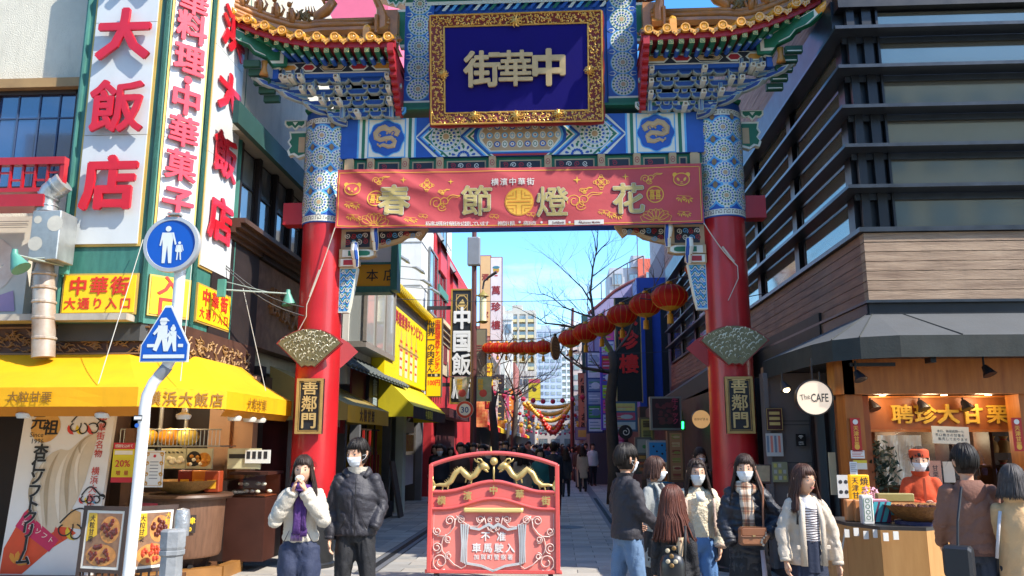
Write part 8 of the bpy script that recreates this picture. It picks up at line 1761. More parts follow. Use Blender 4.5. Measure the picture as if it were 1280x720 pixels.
def make_person(name_lab,cat_loc,H=1.6,face=0.0,look=0.0,nod=0.0,pose=None,top=None,bottom=None,hair=None,mask=False,skinm=None,group=None,female=True,glasses=False,detail=True,extra=None,name='person'):
 """face: turn of the body (0 faces the camera side), look: extra turn of the head"""
 t=thing(name,name_lab,'person',cat_loc,face,group);s=H/1.7;sk=skinm or skin;R=random.Random(int(abs(cat_loc[0]*977+cat_loc[1]*131))+3)
 sh=(.136 if female else .16)*s;shz=1.365*s;hip=.1*s;pose=pose or{}
 HC=V((0,-.012*s,1.585*s))+V(pose.get('head',(0,0,0)))
 hk=(1.0 if female else 1.04)*(.55+.45*s)*1.085
 HM=Matrix.Translation(HC)@Matrix.Rotation(look,4,'Z')@Matrix.Rotation(nod,4,'X')
 arms=pose.get('arms')or(((-sh-.05,.02,1.1),(-sh-.07,-.03,.86)),((sh+.05,.02,1.1),(sh+.07,-.03,.86)))
 arms=[tuple(V((p[0]*(.9 if abs(p[0])>.15 else 1),p[1],p[2]*s))for p in a)for a in arms]
 legs=pose.get('legs')or(((-.095,-.01,.47),(-.1,.02,.08)),((.095,-.02,.47),(.11,.0,.08)))
 legs=[tuple(V((p[0]*s,p[1],p[2]*s))for p in a)for a in legs]
 S=[V((-sh,.0,shz)),V((sh,.0,shz))]
 # ---- body: one continuous surface ----
 mb=MB()
 def ell(z,rx,ry,y=0,n=18):return[(rx*cos(2*pi*k/n),y+ry*sin(2*pi*k/n),z)for k in range(n)]
 mb.loft([ell(.82*s,.08*s,.06*s),ell(.9*s,.12*s,.075*s),ell(1.05*s,.09*s,.06*s),ell(1.25*s,.11*s,.07*s),ell(1.34*s,sh*.6,.05*s),ell(1.43*s,.05*s,.05*s)])
 mb.tube([(0,.01,1.38*s),(0,.0,1.46*s),tuple(HC+V((0,.015,-.06)))],[.06*s,.05*s,.052*s],14)
 for a,(e,w)in zip(S,arms):mb.tube([a,a.lerp(e,.5),e,e.lerp(w,.5),w],[.032*s,.034*s,.03*s,.03*s,.024*s],10)
 for q,(k,a)in zip((-1,1),legs):mb.tube([(q*.075*s,0,.86*s),k.lerp(V((q*.075*s,0,.86*s)),.5),k,k.lerp(a,.4),a],[.055*s,.052*s,.042*s,.042*s,.033*s],12);mb.tube([a+V((0,.03,-.03)),a+V((0,-.06,-.045)),a+V((0,-.15,-.055))],[.035,.038,.025],8)
 bm_=remesh(mb,.014 if detail else .03,2,name='body',mats=[sk])
 hb=MB();nu,nv=(34,30)if detail else(14,12)
 hb.grid(lambda u,v:HM@(head_pt(2*pi*u,pi*(.001+.998*v))*hk),nu,nv,0)
 if detail:
  for q in(-1,1):hb.tube([HM@(V((q*.071,.012,-.025))*hk),HM@(V((q*.081,.014,.0))*hk),HM@(V((q*.083,.016,.022))*hk),HM@(V((q*.074,.008,.03))*hk)],[.007,.012,.012,.006],8)
 hands=pose.get('hands')or(None,None)
 for q,((e,w),hd)in enumerate(zip(arms,hands)):
  if hd=='hidden':continue
  d=(w-e).normalized()if not isinstance(hd,(tuple,V))else V(hd).normalized()
  sd=V((1,0,0))if abs(d.x)<.8 else V((0,-1,0));sd=(sd-d*sd.dot(d)).normalized();nn=d.cross(sd);m_=1 if q==0 else-1
  if q==0:sd=sd
  fw_=nn if nn.y<0 else-nn
  palm_ax=fw_;across=d.cross(palm_ax)
  if not detail:hb.ball(w+d*.06,(.03,.03,.05),6);continue
  A=palm_ax
  hb.loft([[w+d*t+A*(rw*cos(2*pi*k/10))+across*(rt*sin(2*pi*k/10))for k in range(10)]for t,rw,rt in((-.01,.022,.018),(.02,.032,.017),(.055,.038,.014),(.08,.034,.011))],0)
  inw=across*(1 if across.x*(1 if q==0 else-1)>0 else-1)
  for k,(off,L)in enumerate(((.027,.062),(.009,.072),(-.009,.066),(-.026,.05))):
   b0=w+d*.075+A*off;c1=d;pts=[b0];curl=.45+.1*k
   for j in range(3):
    c1=(c1+inw*curl*(.5+.3*j)).normalized();pts.append(pts[-1]+c1*L*(.45,.32,.25)[j])
   hb.tube(pts,[.0088,.0082,.0076,.006],7)
  tb=w+d*.025+A*.028;hb.tube([tb,tb+A*.018+d*.02,tb+A*.022+d*.045+inw*.008,tb+A*.014+d*.062+inw*.014],[.012,.011,.0095,.007],7)
 bm2=hb.mesh('body',[sk],None,True)
 import bmesh as _b
 B_=_b.new();B_.from_mesh(bm_);B_.from_mesh(bm2);fin=bpy.data.meshes.new('body');B_.to_mesh(fin);B_.free();fin.materials.append(sk);fin.polygons.foreach_set('use_smooth',[True]*len(fin.polygons));fin.polygons.foreach_set('material_index',[0]*len(fin.polygons))
 body=link_part('body',fin,t)
 if detail:
  for q in(-1,1):
   c=V((q*.031,-.0795,.006))*hk
   lpart('eye',[mat('d8d0c8',.3,0),mat('1a1210',.2,0)],lambda m:(m.ball(HM@c,(.0125*hk,.006,.0065*hk),10,0),m.ball(HM@(c+V((0,-.0042,0))),(.0062,.0035,.0062),8,1)),t)
   lpart('eyelid',mat('2a1c16',.6),lambda m:m.tube([HM@(c+V((x,-.005+abs(x)*.25,.0068-30*x*x)))for x in(-.014,-.007,0,.007,.014)],.0019,5),t)
   lpart('eyebrow',hairs['dark'],lambda m:m.tube([HM@(V((q*x,-.088+(x-.03)**2*14,.028+.004*sin((x-.014)*60)))*hk)for x in(.016,.026,.036,.046)],[.002,.0032,.003,.0012],5),t)
  if not mask:lpart('lips',lipm,lambda m:(m.ball(HM@(V((0,-.0925,-.052))*hk),(.02,.006,.0038),10),m.ball(HM@(V((0,-.0915,-.0595))*hk),(.016,.006,.0045),10)),t)
 if mask:
  wm_=mat('d4d8da',.75,.03,12,bump=.1)
  def mk(m):
   m.grid(lambda u,v:HM@(head_pt((u-.5)*2.15,pi*(.18+.29*v)*1.0)*hk*(1.075+.012*sin(v*22))+V((0,-.010*sin(pi*v)*cos((u-.5)*2.6),0))),20,12,0)
   if detail:
    for q in(-1,1):
     for z in(-.005,-.05):m.tube([HM@(V((q*.062,-.045,z))*hk*1.03),HM@(V((q*.078,-.01,z*.6))*hk*1.04),HM@(V((q*.08,.014,0))*hk*1.05)],.0016,4)
  lpart('face_mask',wm_,mk,t)
 if glasses:lpart('glasses',mat('2a2420',.3),lambda m:[m.tube([HM@(V((q*.031+.019*cos(a),-.099+.004*abs(sin(a)),.004+.014*sin(a)))*hk)for a in[2*pi*k/12 for k in range(13)]],.0015,4)for q in(-1,1)]+[m.tube([HM@(V((-.012,-.1,.006))*hk),HM@(V((.012,-.1,.006))*hk)],.0015,4)],t)
 # ---- hair ----
 if hair:
  hcol,L,bangs,wide=hair['col'],hair.get('len',.1),hair.get('bangs',.045),hair.get('wide',1.0)
  hm_=hairs[hcol];fa=hair.get('open',.95)
  short=hair.get('short')
  def zend(a):
   a=abs(a)
   if short:return bangs if a<fa else(.012 if a<1.95 else .012-.075*min(1,(a-1.95)/.5))
   if a<fa:return bangs+(.0 if bangs>.08 else-.012*(a/fa)**2)
   u=min(1,(a-fa)/.25);return bangs*(1-u)-L*u
  def hairm(m):
  # scalp cap
   def cp(u,v):
    th=2*pi*u-pi;a=abs(th);lo=.62*pi if a<fa else(.5*pi-min(1,(a-fa)/.3)*.22*pi);ph=lo+(pi*.998-lo)*v
    p=head_pt(th,ph)*hk*((1.075 if not short else 1.05)+.012*sin(th*9)*(1-v));return HM@(p+V((0,.004,.006)))
   m.grid(cp,40,12,0)
   n=(380 if not short else 420)if detail else 40
   for k in range(n):
    th=2*pi*(k+R.random()*.8)/n-pi;a=abs(th);ze=zend(th)+R.uniform(-.02,.015)*(1 if L>.15 else .8);off=R.uniform(1.05,1.13)*wide
    if a<fa and bangs>.2:continue
    pts=[];ph=pi*.93-R.random()*.12;tw=R.uniform(-.12,.12)if not short else R.uniform(-.5,.5)
    stop=False
    while True:
     p=head_pt(th+tw*(1-ph/pi),ph)*hk*off
     if p.z<ze:break
     if ph<pi*(.5 if not short else .3):break
     pts.append(p+V((0,.003,.008)));ph-=.24
    if len(pts)<2:continue
    p=pts[-1].copy();w0=(.0062 if not short else .0058)if detail else .022
    while p.z>ze+.01 and a>=fa*.7 and not short:
     step=min(.05,p.z-ze);p=p+V(((.1*p.x+R.uniform(-.004,.004)),.06*(p.y)+R.uniform(-.003,.003),-step));
     if p.z<-.16 and hair.get('front',1)and-pi*.62<-a<-fa and p.y>-.06 and a<1.9:p.y-=.012
     if p.z<-.2 and p.y>.02:p.y=max(p.y,.085*s)
     pts.append(p.copy())
    nn_=len(pts);wv=R.uniform(.9,1.5)*w0
    m.tube([HM@q if L<.15 else(Matrix.Translation(HC)@Matrix.Rotation(look*(1 if q.z>-.12 else .7),4,'Z')@q)for q in pts],[wv*(.55+.45*min(1,j/2))*(1 if j<nn_-2 else(.75 if j==nn_-2 else .2))for j in range(nn_)],5,0,flat=.6)
  lpart('hair',hm_,hairm,t)
  if detail:
   def fly(m):
    for k in range(90):
     th=R.uniform(-pi,pi);ph=R.uniform(.55,.95)*pi;p=head_pt(th,ph)*hk*1.1+V((0,.003,.008));d=V((p.x*R.uniform(.2,1.4),p.y*R.uniform(.2,1.2),R.uniform(-.09,.02)))
     q2=p+d*.5;q3=q2+V((d.x*.2,d.y*.2,-R.uniform(.02,.06)))
     if abs(th)<fa and q3.z<bangs:continue
     m.tube([HM@p,HM@q2,HM@q3],[.0012,.001,.0005],3)
   lpart('loose_strands',hm_,fly,t)
   # ---- trousers or skirt ----
 if bottom:
  kind,bc_=bottom[0],bottom[1];bmat=mat(bc_,.75,.14,5,bump=.25,bs=70)if isinstance(bc_,str)else bc_
  mb=MB();wd=1.0 if kind!='wide' else 1.35
  if kind in('trousers','wide','jeans'):
   mb.loft([ell(.80*s,.12*s,.1*s),ell(.88*s,.165*s,.115*s),ell(1.0*s,.14*s,.1*s),ell(1.06*s,.125*s,.09*s)])
   for q,(k,a)in zip((-1,1),legs):
    h0=V((q*.085*s,0,.88*s));mb.tube([h0,h0.lerp(k,.5),k,k.lerp(a,.5),a+V((0,0,-.01))],[.095*s*wd**.5,.09*s*wd,.072*s*wd,.066*s*wd,.06*s*wd],14)
  else:
   L_=bottom[2]if len(bottom)>2 else .35
   mb.loft([ell(L_*s,.25*s,.2*s,n=26),ell((L_+.3)*s,.21*s,.16*s,n=26),ell(.92*s,.16*s,.115*s,n=26),ell(1.06*s,.12*s,.085*s,n=26)])
  link_part('skirt' if kind=='skirt' else 'trousers',remesh(mb,.016 if detail else .035,2,.011 if detail else .0,9,(1,1,.45)if kind!='skirt' else(2,2,.05),R.random()*9,'trousers',[bmat]),t)
  for q,(k,a)in zip((-1,1),legs):lpart('shoe',mat(pose.get('shoe','1c1a1a'),.5,.1),lambda m:m.tube([a+V((0,.05,-.035)),a+V((0,.02,-.02)),a+V((0,-.08,-.04)),a+V((0,-.17,-.055))],[.035,.046,.042,.022],10),t)
  # ---- upper garment ----
 if top:
  tc_=top['col'];tm=mat(tc_,top.get('rough',.75),.1,4,bump=top.get('bump',.25),bs=top.get('bs',60))if isinstance(tc_,str)else tc_;hem=top.get('hem',.84)*s;pf=top.get('puff',1.0);op=top.get('open',0)
  rx,ry=(.15 if female else .168)*s*pf,(.114 if female else .124)*s*pf
  mb=MB();fl_=top.get('flare',1.05)
  rings=[ell(hem,rx*fl_*top.get('hemk',1.0),ry*fl_*top.get('hemk',1.0),.005,24),ell(hem+.04*s,rx*fl_,ry*fl_,.005,24)]
  if hem<.8*s:rings.append(ell(.85*s,rx*1.06,ry*1.06,0,24))
  rings+=[ell(1.06*s,rx*.96,ry*.98,0,24),ell(1.22*s,rx*1.0,ry*1.05,0,24),ell(1.33*s,sh*1.0,ry*.82,.008,24),ell(1.39*s,sh*.72,.072*s*pf,.012,24),ell(1.45*s,.072*s,.065*s,.01,24)]
  mb.loft(rings);ar=top.get('arm',1.0)
  for a,(e,w)in zip(S,arms):
   d_=(w-e).normalized();cuff=top.get('cuff',.0)
   mb.tube([a+V((0,0,-.012)),a.lerp(e,.35),a.lerp(e,.75),e,e.lerp(w,.35),e.lerp(w,.8),w-d_*.0],[.058*s*ar,.061*s*ar,.058*s*ar,.055*s*ar,.054*s*ar,.05*s*ar,(.04 if not cuff else cuff)*s*ar],14)
   mb.ball(a+V((0,0,-.014)),.06*s*ar,12);mb.ball(e,.055*s*ar,10)
  link_part(top.get('name','jacket'),remesh(mb,.015 if detail else .032,2,top.get('fold',.012)if detail else .0,top.get('fs',5.5),top.get('st',(1,1,1.3)),R.random()*9,'jacket',[tm]),t)
  dkz=mat(top.get('trim','1a1a1c'),.5)
  fy=lambda z:-(ry*(1.05 if z>1.1*s else 1.03)+.004)
  if detail and top.get('zip'):lpart('zip',dkz,lambda m:m.tube([(.01,fy(z)-.008,z)for z in[hem+.02+(1.36*s-hem)*k/10 for k in range(11)]],.004,5),t)
  if detail and top.get('inner'):
   ic_,iw=top['inner'],top.get('iw',.05);im=mat(ic_,.8,.08,6,bump=.2,bs=90)if isinstance(ic_,str)else ic_
   zb=top.get('ib',.9)*s
   lpart('shirt',im,lambda m:m.grid(lambda u,v:V(((2*u-1)*iw*(1-.35*max(0,v-.75)*4*.6),fy(1.2*s)*(1-.55*max(0,v-.8)/.2*.5)-.012+.03*(2*u-1)**2,zb+(1.43*s-zb)*v)),10,26,0),t)
   if top.get('stripes'):
    lpart('stripes',mat(top['stripes'],.7),lambda m:[m.grid(lambda u,v:V(((2*u-1)*iw*.98*(1-.35*max(0,(k/17)-.75)*4*.6),fy(1.2*s)*(1-.55*max(0,(k/17)-.8)/.2*.5)-.0145+.03*(2*u-1)**2,zb+(1.41*s-zb)*k/17+.008*v+.004*sin(u*6+k))),10,1,0)for k in range(18)],t)
   for q in(-1,1):lpart('lapel',tm,lambda m:m.loft([[(q*(iw-.004+dx),fy(1.2*s)-.006-dy,z)for dx,dy in((0,.0),(.0,.014),(.03,.012),(.05,-.006))]for z in(hem,zb+.1,1.2*s)]+[[(q*(iw*.72+dx),fy(1.2*s)*.82-dy,z)for dx,dy in((0,.0),(.0,.014),(.03,.014),(.05,-.006))]for z in(1.36*s,)]+[[(q*(.045+dx),-.04-dy,z)for dx,dy in((0,.0),(.0,.014),(.02,.012),(.03,0))]for z in(1.44*s,)]),t)
  if top.get('hood'):lpart('hood',tm,lambda m:m.tube([(-.075*s,-.055,1.38*s),(-.105*s,.01,1.42*s),(-.085*s,.075,1.43*s),(-.03,.11,1.41*s),(.03,.11,1.41*s),(.085*s,.075,1.43*s),(.105*s,.01,1.42*s),(.075*s,-.055,1.38*s)],[.02,.036,.046,.055,.055,.046,.036,.02],12),t)
  if top.get('collar'):lpart('collar',mat(top['collar'],.8,.1,8,bump=.3)if top['collar']!=1 else tm,lambda m:m.loft([[((.07+.012*k)*s*cos(a),.008+(.066+.012*k)*s*sin(a),(1.40+.035*k)*s)for a in[2*pi*j/20 for j in range(20)]]for k in(0,1,2)],0,False),t)
  if detail:
   for a,(e,w)in zip(S,arms):d_=(w-e).normalized();lpart('cuff',tm if not top.get('cuffcol')else mat(top['cuffcol'],.8),lambda m:m.tube([w-d_*.025,w+d_*.004],[(.046 if not top.get('cuff')else top['cuff']+.004)*s*ar,.043*s*ar],12),t)
  if detail and top.get('pockets'):
   for q in(-1,1):lpart('pocket',dkz,lambda m:m.tube([(q*.075,fy(1.0*s)-.002,1.03*s),(q*.12,fy(1.0*s)*.84,.93*s)],.004,4),t)
 if extra:extra(t,s)
 return t
def at_ground(px,Y):p=atY(px,555,Y);return(p.x,Y,0)
def strap(t,pts,r,col,name='strap'):return lpart(name,mat(col,.6,.1),lambda m:m.tube([V(p)for p in pts],r,6,flat=.4),t)
def plaid_mat():
 if 'plaid' in _mats:return _mats['plaid']
 m=bpy.data.materials.new('m_plaid');m.use_nodes=True;nt=m.node_tree;n=nt.nodes;l=nt.links;b=n['Principled BSDF'];b.inputs['Roughness'].default_value=.9
 tc=n.new('ShaderNodeTexCoord');sp=n.new('ShaderNodeSeparateXYZ');l.new(tc.outputs['Object'],sp.inputs[0]);out=None
 prev=lin('b08c6a')
 for ax,freq,ph,th,col in(('X',70,0,.35,'d8ccb8'),('Z',60,0,.35,'d8ccb8'),('X',70,2.2,.82,'3a2a2c'),('Z',60,2.2,.82,'3a2a2c'),('X',70,3.6,.9,'7a3a2c'),('Z',60,3.6,.9,'7a3a2c')):
  mu=n.new('ShaderNodeMath');mu.operation='MULTIPLY_ADD';mu.inputs[1].default_value=freq;mu.inputs[2].default_value=ph;l.new(sp.outputs[ax],mu.inputs[0])
  si=n.new('ShaderNodeMath');si.operation='SINE';l.new(mu.outputs[0],si.inputs[0]);gt=n.new('ShaderNodeMath');gt.operation='GREATER_THAN';gt.inputs[1].default_value=th;l.new(si.outputs[0],gt.inputs[0])
  mm=n.new('ShaderNodeMath');mm.operation='MULTIPLY';mm.inputs[1].default_value=.55;l.new(gt.outputs[0],mm.inputs[0]);mx=n.new('ShaderNodeMix');mx.data_type='RGBA';mx.inputs[7].default_value=lin(col);l.new(mm.outputs[0],mx.inputs[0])
  if out is None:mx.inputs[6].default_value=prev
  else:l.new(out,mx.inputs[6])
  out=mx.outputs[2]
 l.new(out,b.inputs['Base Color']);_mats['plaid']=m;return m
def scarf(t,s,col,tails,n=3,plaid=None,r=.04):
 cm_=mat(col,.85,.15,6,bump=.5,bs=50)if not plaid else plaid_mat()
 lpart('scarf',cm_,lambda m:(m.tube([((.085*s)*cos(a),.005+.08*s*sin(a),1.425*s+.012*sin(2*a))for a in[2*pi*k/18 for k in range(19)]],r,10),m.tube([((.075*s)*cos(a),-.005+.075*s*sin(a),1.40*s+.012*cos(2*a))for a in[2*pi*k/18 for k in range(19)]],r,10)),t)
 for x0,x1,z1,w in tails:
  lpart('scarf_tail',cm_,lambda m:m.loft([[(x0+(x1-x0)*k/8+w*c+.004*sin(k+c*9),-.115*s-.03*sin(pi*k/8*.7)-d,1.40*s+(z1*s-1.40*s)*k/8)for c,d in((-.5,0),(-.25,.02),(0,.008),(.25,.022),(.5,0),(0,-.012))]for k in range(9)]),t)
  lpart('fringe',cm_,lambda m:[m.tube([(x1+w*(q/8-.5),-.145*s,z1*s+.01),(x1+w*(q/8-.5)*1.1,-.15*s,z1*s-.06)],.004,4)for q in range(9)],t)
  if 0:
   for k,pc in enumerate(plaid):lpart('plaid_line',mat(pc,.8),lambda m:[m.box((x0-w/2,-.176*s,(1.36-.05*q-.012*k)*s),(x0+w/2,-.168*s,(1.36-.05*q-.012*k+.006+.004*k)*s))for q in range(int((1.36-z1)/.05))]+[m.box((x0-w*.4+w*.26*q+.02*k,-.1765*s,z1*s),(x0-w*.4+w*.26*q+.02*k+.006,-.169*s,1.37*s))for q in range(4)],t)
   # 1 woman eating
def ex1(t,s):
 scarf(t,s,'4a2a66',[(-.0,-.01,1.0,.085),(.04,.05,1.04,.05)])
 bun=MB();bun.ball((0,-.165,1.515*s),(.042,.03,.032),12);o=bun.build('steamed_bun',[mat('d8cdb8',.6,.1,20)],None,smooth=True);o.location=t.location;o.rotation_euler=t.rotation_euler
 props(o,'steamed bun held up to the mouth by the woman in the cream fleece','food')
make_person('woman in cream fleece and purple scarf eating a bun, left of the man in black',at_ground(381,7.4),1.57,face=.12,pose=dict(arms=(((-.235,-.1,1.12),(-.055,-.165,1.40)),((.235,-.1,1.12),(.055,-.165,1.40))),hands=((.35,-.25,1),(-.35,-.25,1))),top=dict(col='bdb4a4',hem=.92,puff=1.12,arm=1.3,fold=.014,bump=.5,bs=110,trim='2a2a34',cuff=.05,zip=1,pockets=1,hemk=.95),bottom=('wide','242c44'),hair=dict(col='dark',len=.3,bangs=.05,open=1.0),extra=ex1)
# 2 man in black
make_person('man in black hooded jacket and white mask looking aside, between woman and red barrier',at_ground(448,7.7),1.72,face=.12,look=-.55,nod=.1,female=False,mask=True,pose=dict(arms=(((-.255,.03,1.1),(-.25,-.04,.83)),((.265,.03,1.12),(.2,-.1,.93))),hands=(None,'hidden'),legs=(((-.1,-.02,.47),(-.13,.0,.08)),((.13,-.03,.48),(.2,.0,.08)))),top=dict(col='26242a',hem=.86,puff=1.12,arm=1.12,fold=.013,zip=1,hood=1,pockets=1,trim='0e0e10',collar='c8bfae',rough=.6),bottom=('trousers','17171a'),hair=dict(col='black',short=1,bangs=.05,wide=1.03))
# 3 man in black jacket turned right
def ex3(t,s):
 lpart('backpack',mat('1c1a20',.6,.15),lambda m:m.loft([[(x*k,.12+y*k,z)for x,y in circ(0,.05,.12,14,.08)]for z,k in((.98*s,.7),(1.05*s,1),(1.3*s,1),(1.38*s,.6))]),t)
make_person('man in black jacket and blue jeans seen from behind his side, head turned right',at_ground(781,7.9),1.66,face=pi*.62,look=.15,female=False,mask=True,pose=dict(arms=(((-.24,-.05,1.12),(-.12,-.24,.97)),((.25,.02,1.12),(.22,-.16,.95))),hands=((.3,-.6,-.2),(-.3,-.6,-.2)),legs=(((-.1,-.06,.47),(-.1,-.08,.08)),((.1,.06,.47),(.11,.14,.08)))),top=dict(col='2a272c',hem=.86,puff=1.1,arm=1.1,fold=.013,trim='111113',collar=1),bottom=('jeans','5a7390'),hair=dict(col='black',short=1,bangs=.045,wide=1.1))
# 4 short haired woman in grey coat
make_person('short haired woman in long grey coat and mask, just right of the man in jeans',at_ground(817,8.9),1.53,face=.75,look=.45,mask=True,pose=dict(arms=(((-.22,.0,1.1),(-.15,-.12,.92)),((.22,.0,1.1),(.23,-.02,.86)))),top=dict(col='868884',hem=.5,puff=1.05,arm=1.0,fold=.008,flare=1.15,inner='2a2a30',iw=.045,name='coat',fs=5,st=(1,1,.3)),bottom=('trousers','18181c'),hair=dict(col='brown',len=.085,bangs=.03,open=.75,wide=1.07))
# 5 small woman from behind with a backpack
def ex5(t,s):
 lpart('backpack',[mat('141416',.4,.1,coat=.2)],lambda m:m.loft([[(x*k,.19+y*k,z)for x,y in circ(0,.0,.1,16,.065)]for z,k in((.72*s,.75),(.77*s,1),(1.0*s,1),(1.07*s,.8),(1.1*s,.4))]),t)
 lpart('backpack_print',[mat('b8a88a',.5,.1),mat('7a5a2a',.5)],lambda m:[m.ball((x,.257,z),(.02,.004,.018),7,k%2)for k,(x,z)in enumerate(((-.03,.8),(.0,.84),(.03,.88),(-.02,.9),(.03,.8),(.0,.77)))],t)
 strap(t,[(-.04,.2,1.08*s),(-.045,.2,1.17*s),(.045,.2,1.17*s),(.04,.2,1.08*s)],.007,'101012','handle')
 lpart('beige_panel',mat('c8ab88',.8,.1,bump=.3),lambda m:m.grid(lambda u,v:V((-.09+.06*u+.0,.135+.02*sin(u*3),(.85+.4*v)*s)),4,6,0),t)
 strap(t,[(-.1,.1,1.36*s),(-.1,.15,1.2*s),(-.08,.18,.95*s)],.012,'101012')
make_person('small woman with long reddish brown hair seen from behind, black cardigan and little backpack',at_ground(838,6.9),1.32,face=pi*.93,look=-.5,mask=True,top=dict(col='17161a',hem=.6,puff=1.1,arm=1.1,fold=.01,bump=.5,bs=90,flare=1.15,name='cardigan'),bottom=('skirt','17171b',.3),hair=dict(col='reddish',len=.29,bangs=.04,wide=1.08),extra=ex5)
# 6 woman in cream knit
def ex6(t,s):
 for q in(-1,1):
  lpart('open_coat',mat('b79f90',.7,.08,bump=.2),lambda m:m.loft([[(q*x,y,z)for x,y in((.13*s,-.125*s),(.185*s,-.05),(.195*s,.03),(.17*s,.05),(.16*s,-.04))]for z in(.95*s,1.1*s,1.25*s,1.33*s)]),t)
 lpart('white_collar',wt_,lambda m:m.loft([[(-.04,-.1,1.4*s),(.04,-.1,1.4*s),(.035,-.135,1.3*s),(-.035,-.135,1.3*s)],[(-.04,-.11,1.4*s),(.04,-.11,1.4*s),(.035,-.145,1.3*s),(-.035,-.145,1.3*s)]]),t)
make_person('woman in cream cable knit sweater and open pinkish coat, white mask, facing the camera',at_ground(869,8.0),1.53,face=.05,mask=True,pose=dict(arms=(((-.22,-.02,1.1),(-.2,-.06,.88)),((.24,.0,1.1),(.2,-.06,.84)))),top=dict(col='cfc0a4',hem=.93,puff=1.0,arm=1.35,fold=.008,bump=1.0,bs=45,name='sweater',cuff=.055,cuffcol='b79f90'),bottom=('jeans','4b6f9c'),hair=dict(col='dark',len=.21,bangs=.085,open=.9),extra=ex6)
# 7 woman in puffer coat with scarf and bag
def ex7(t,s):
 scarf(t,s,'b89a7c',[(-.02,.0,1.06,.11)],plaid=1,r=.042)
 lpart('coat_lining',mat('b0a4aa',.7),lambda m:m.loft([[(.1,-.12,.3*s),(.15,-.1,.3*s),(.16,-.05,.3*s)],[(.08,-.135,.85*s),(.1,-.13,.85*s),(.12,-.1,.85*s)]]),t)
make_person('tall woman in black puffer coat with plaid scarf and mask, before the right pillar',at_ground(929,7.6),1.58,face=-.1,look=-.12,mask=True,pose=dict(arms=(((-.23,-.02,1.08),(-.18,-.12,.9)),((.29,-.02,1.13),(.17,-.15,.99))),hands=('hidden',None)),top=dict(col='1b1d26',hem=.55,puff=1.14,arm=1.35,fold=.017,fs=7,st=(.5,.5,2.2),rough=.5,flare=1.1,name='puffer_coat'),bottom=('skirt','15151a',.2),hair=dict(col='dark',len=.33,bangs=.05,open=.98),extra=ex7)
hb_=thing('handbag','tan brown leather handbag hanging in front of the woman in the puffer coat','handbag',at_ground(929,7.6));c_=V(at_ground(929,7.6))+V((-.02,-.24,.92))
part('bag',mat('8a5a3c',.45,.1,5,coat=.1,bump=.1),lambda m:m.bbox((-.11,-.075,-.05),(.11,.075,.04),.015,0,Fr(c_,(1,.1,0),(.05,0,1))),hb_);part('flap',mat('7c4e33',.45,.1),lambda m:m.bbox((-.112,.0,.04),(.112,.078,.05),.01,0,Fr(c_,(1,.1,0),(.05,0,1))),hb_);part('clasp',mat('b8a070',.3,metal=.6),lambda m:m.box((-.012,.0,.05),(.012,.012,.056),0,Fr(c_,(1,.1,0),(.05,0,1))),hb_)
part('strap',mat('7c4e33',.5),lambda m:m.tube([c_+V((.1,0,.07)),c_+V((.11,.02,.2)),c_+V((.13,.06,.4)),c_+V((.1,.16,.55))],.009,6),hb_);part('chain',mat('c8b8a0',.4,.1),lambda m:[m.ball(c_+V((.09+.02*sin(k),-.03,.05-.02*k)),.012,6)for k in range(7)],hb_)
# 8 girl in beige jacket
def ex8(t,s):
 lpart('skirt_front',mat('1c2438',.8,.1,bump=.2),lambda m:m.grid(lambda u,v:V(((2*u-1)*.072,-.155*s+.03*(2*u-1)**2-.006*sin(u*12),.74*s+.29*s*v)),8,6,0),t)
 lpart('pocket_flap',mat('b8aa98',.7),lambda m:[m.bbox((q*.1-.045,0,0),(q*.1+.045,.035,.008),.004,0,Fr((0,-.135*s,.95*s),(1,0,0),(0,0,1)))for q in(-1,1)],t,smooth=False)
 strap(t,[(-.12*s,-.02,1.42*s),(-.125*s,-.13*s,1.3*s),(-.13*s,-.12*s,1.18*s)],.014,'17171a')
make_person('young woman in open beige jacket, striped top and navy skirt, left of the wood counter',at_ground(1001,7.3),1.49,face=.12,look=.35,pose=dict(arms=(((-.24,.0,1.1),(-.24,-.05,.84)),((.25,.0,1.1),(.26,-.05,.8)))),top=dict(col='b8aa98',hem=.8,puff=1.13,arm=1.2,fold=.012,inner='d8d0cc',iw=.07,ib=1.02,stripes='3a2c34',hood=1,name='jacket',flare=1.12),bottom=('skirt','1c2438',.25),hair=dict(col='brown',len=.25,bangs=.045,open=.98,wide=1.05),extra=ex8)
# 9 kiosk worker
def ex9(t,s):
 HC=V((0,-.012*s,1.585*s));om=mat('b8431a',.6,.06)
 lpart('cap',om,lambda m:m.lathe(HC+V((0,.005,.03)),[(.096,.0),(.098,.03),(.095,.075),(.07,.09),(0,.095)],24,sy=1.12),t,ang=50)
 lpart('glove',mat('111113',.4),lambda m:m.ball((.03,-.25,1.12*s),(.05,.035,.035),10),t)
 lpart('button_placket',mat('a03a16',.6),lambda m:m.box((-.012,-.142*s,1.0*s),(.012,-.132*s,1.4*s)),t,smooth=False)
make_person('kiosk worker in orange uniform, cap and white mask behind the counter',at_ground(1147,8.95),1.64,face=-.2,look=-.15,nod=.1,mask=True,pose=dict(arms=(((-.22,-.03,1.13),(-.04,-.22,1.12)),((.22,-.03,1.13),(.07,-.22,1.11))),hands=((.6,-.3,0),'hidden')),top=dict(col='b8431a',hem=.75,puff=1.05,arm=1.05,fold=.005,bump=.15,fs=4,rough=.85,name='uniform',trim='a03a16',collar=1),bottom=('trousers','3a2a20'),hair=dict(col='black',short=1,bangs=.05),extra=ex9)
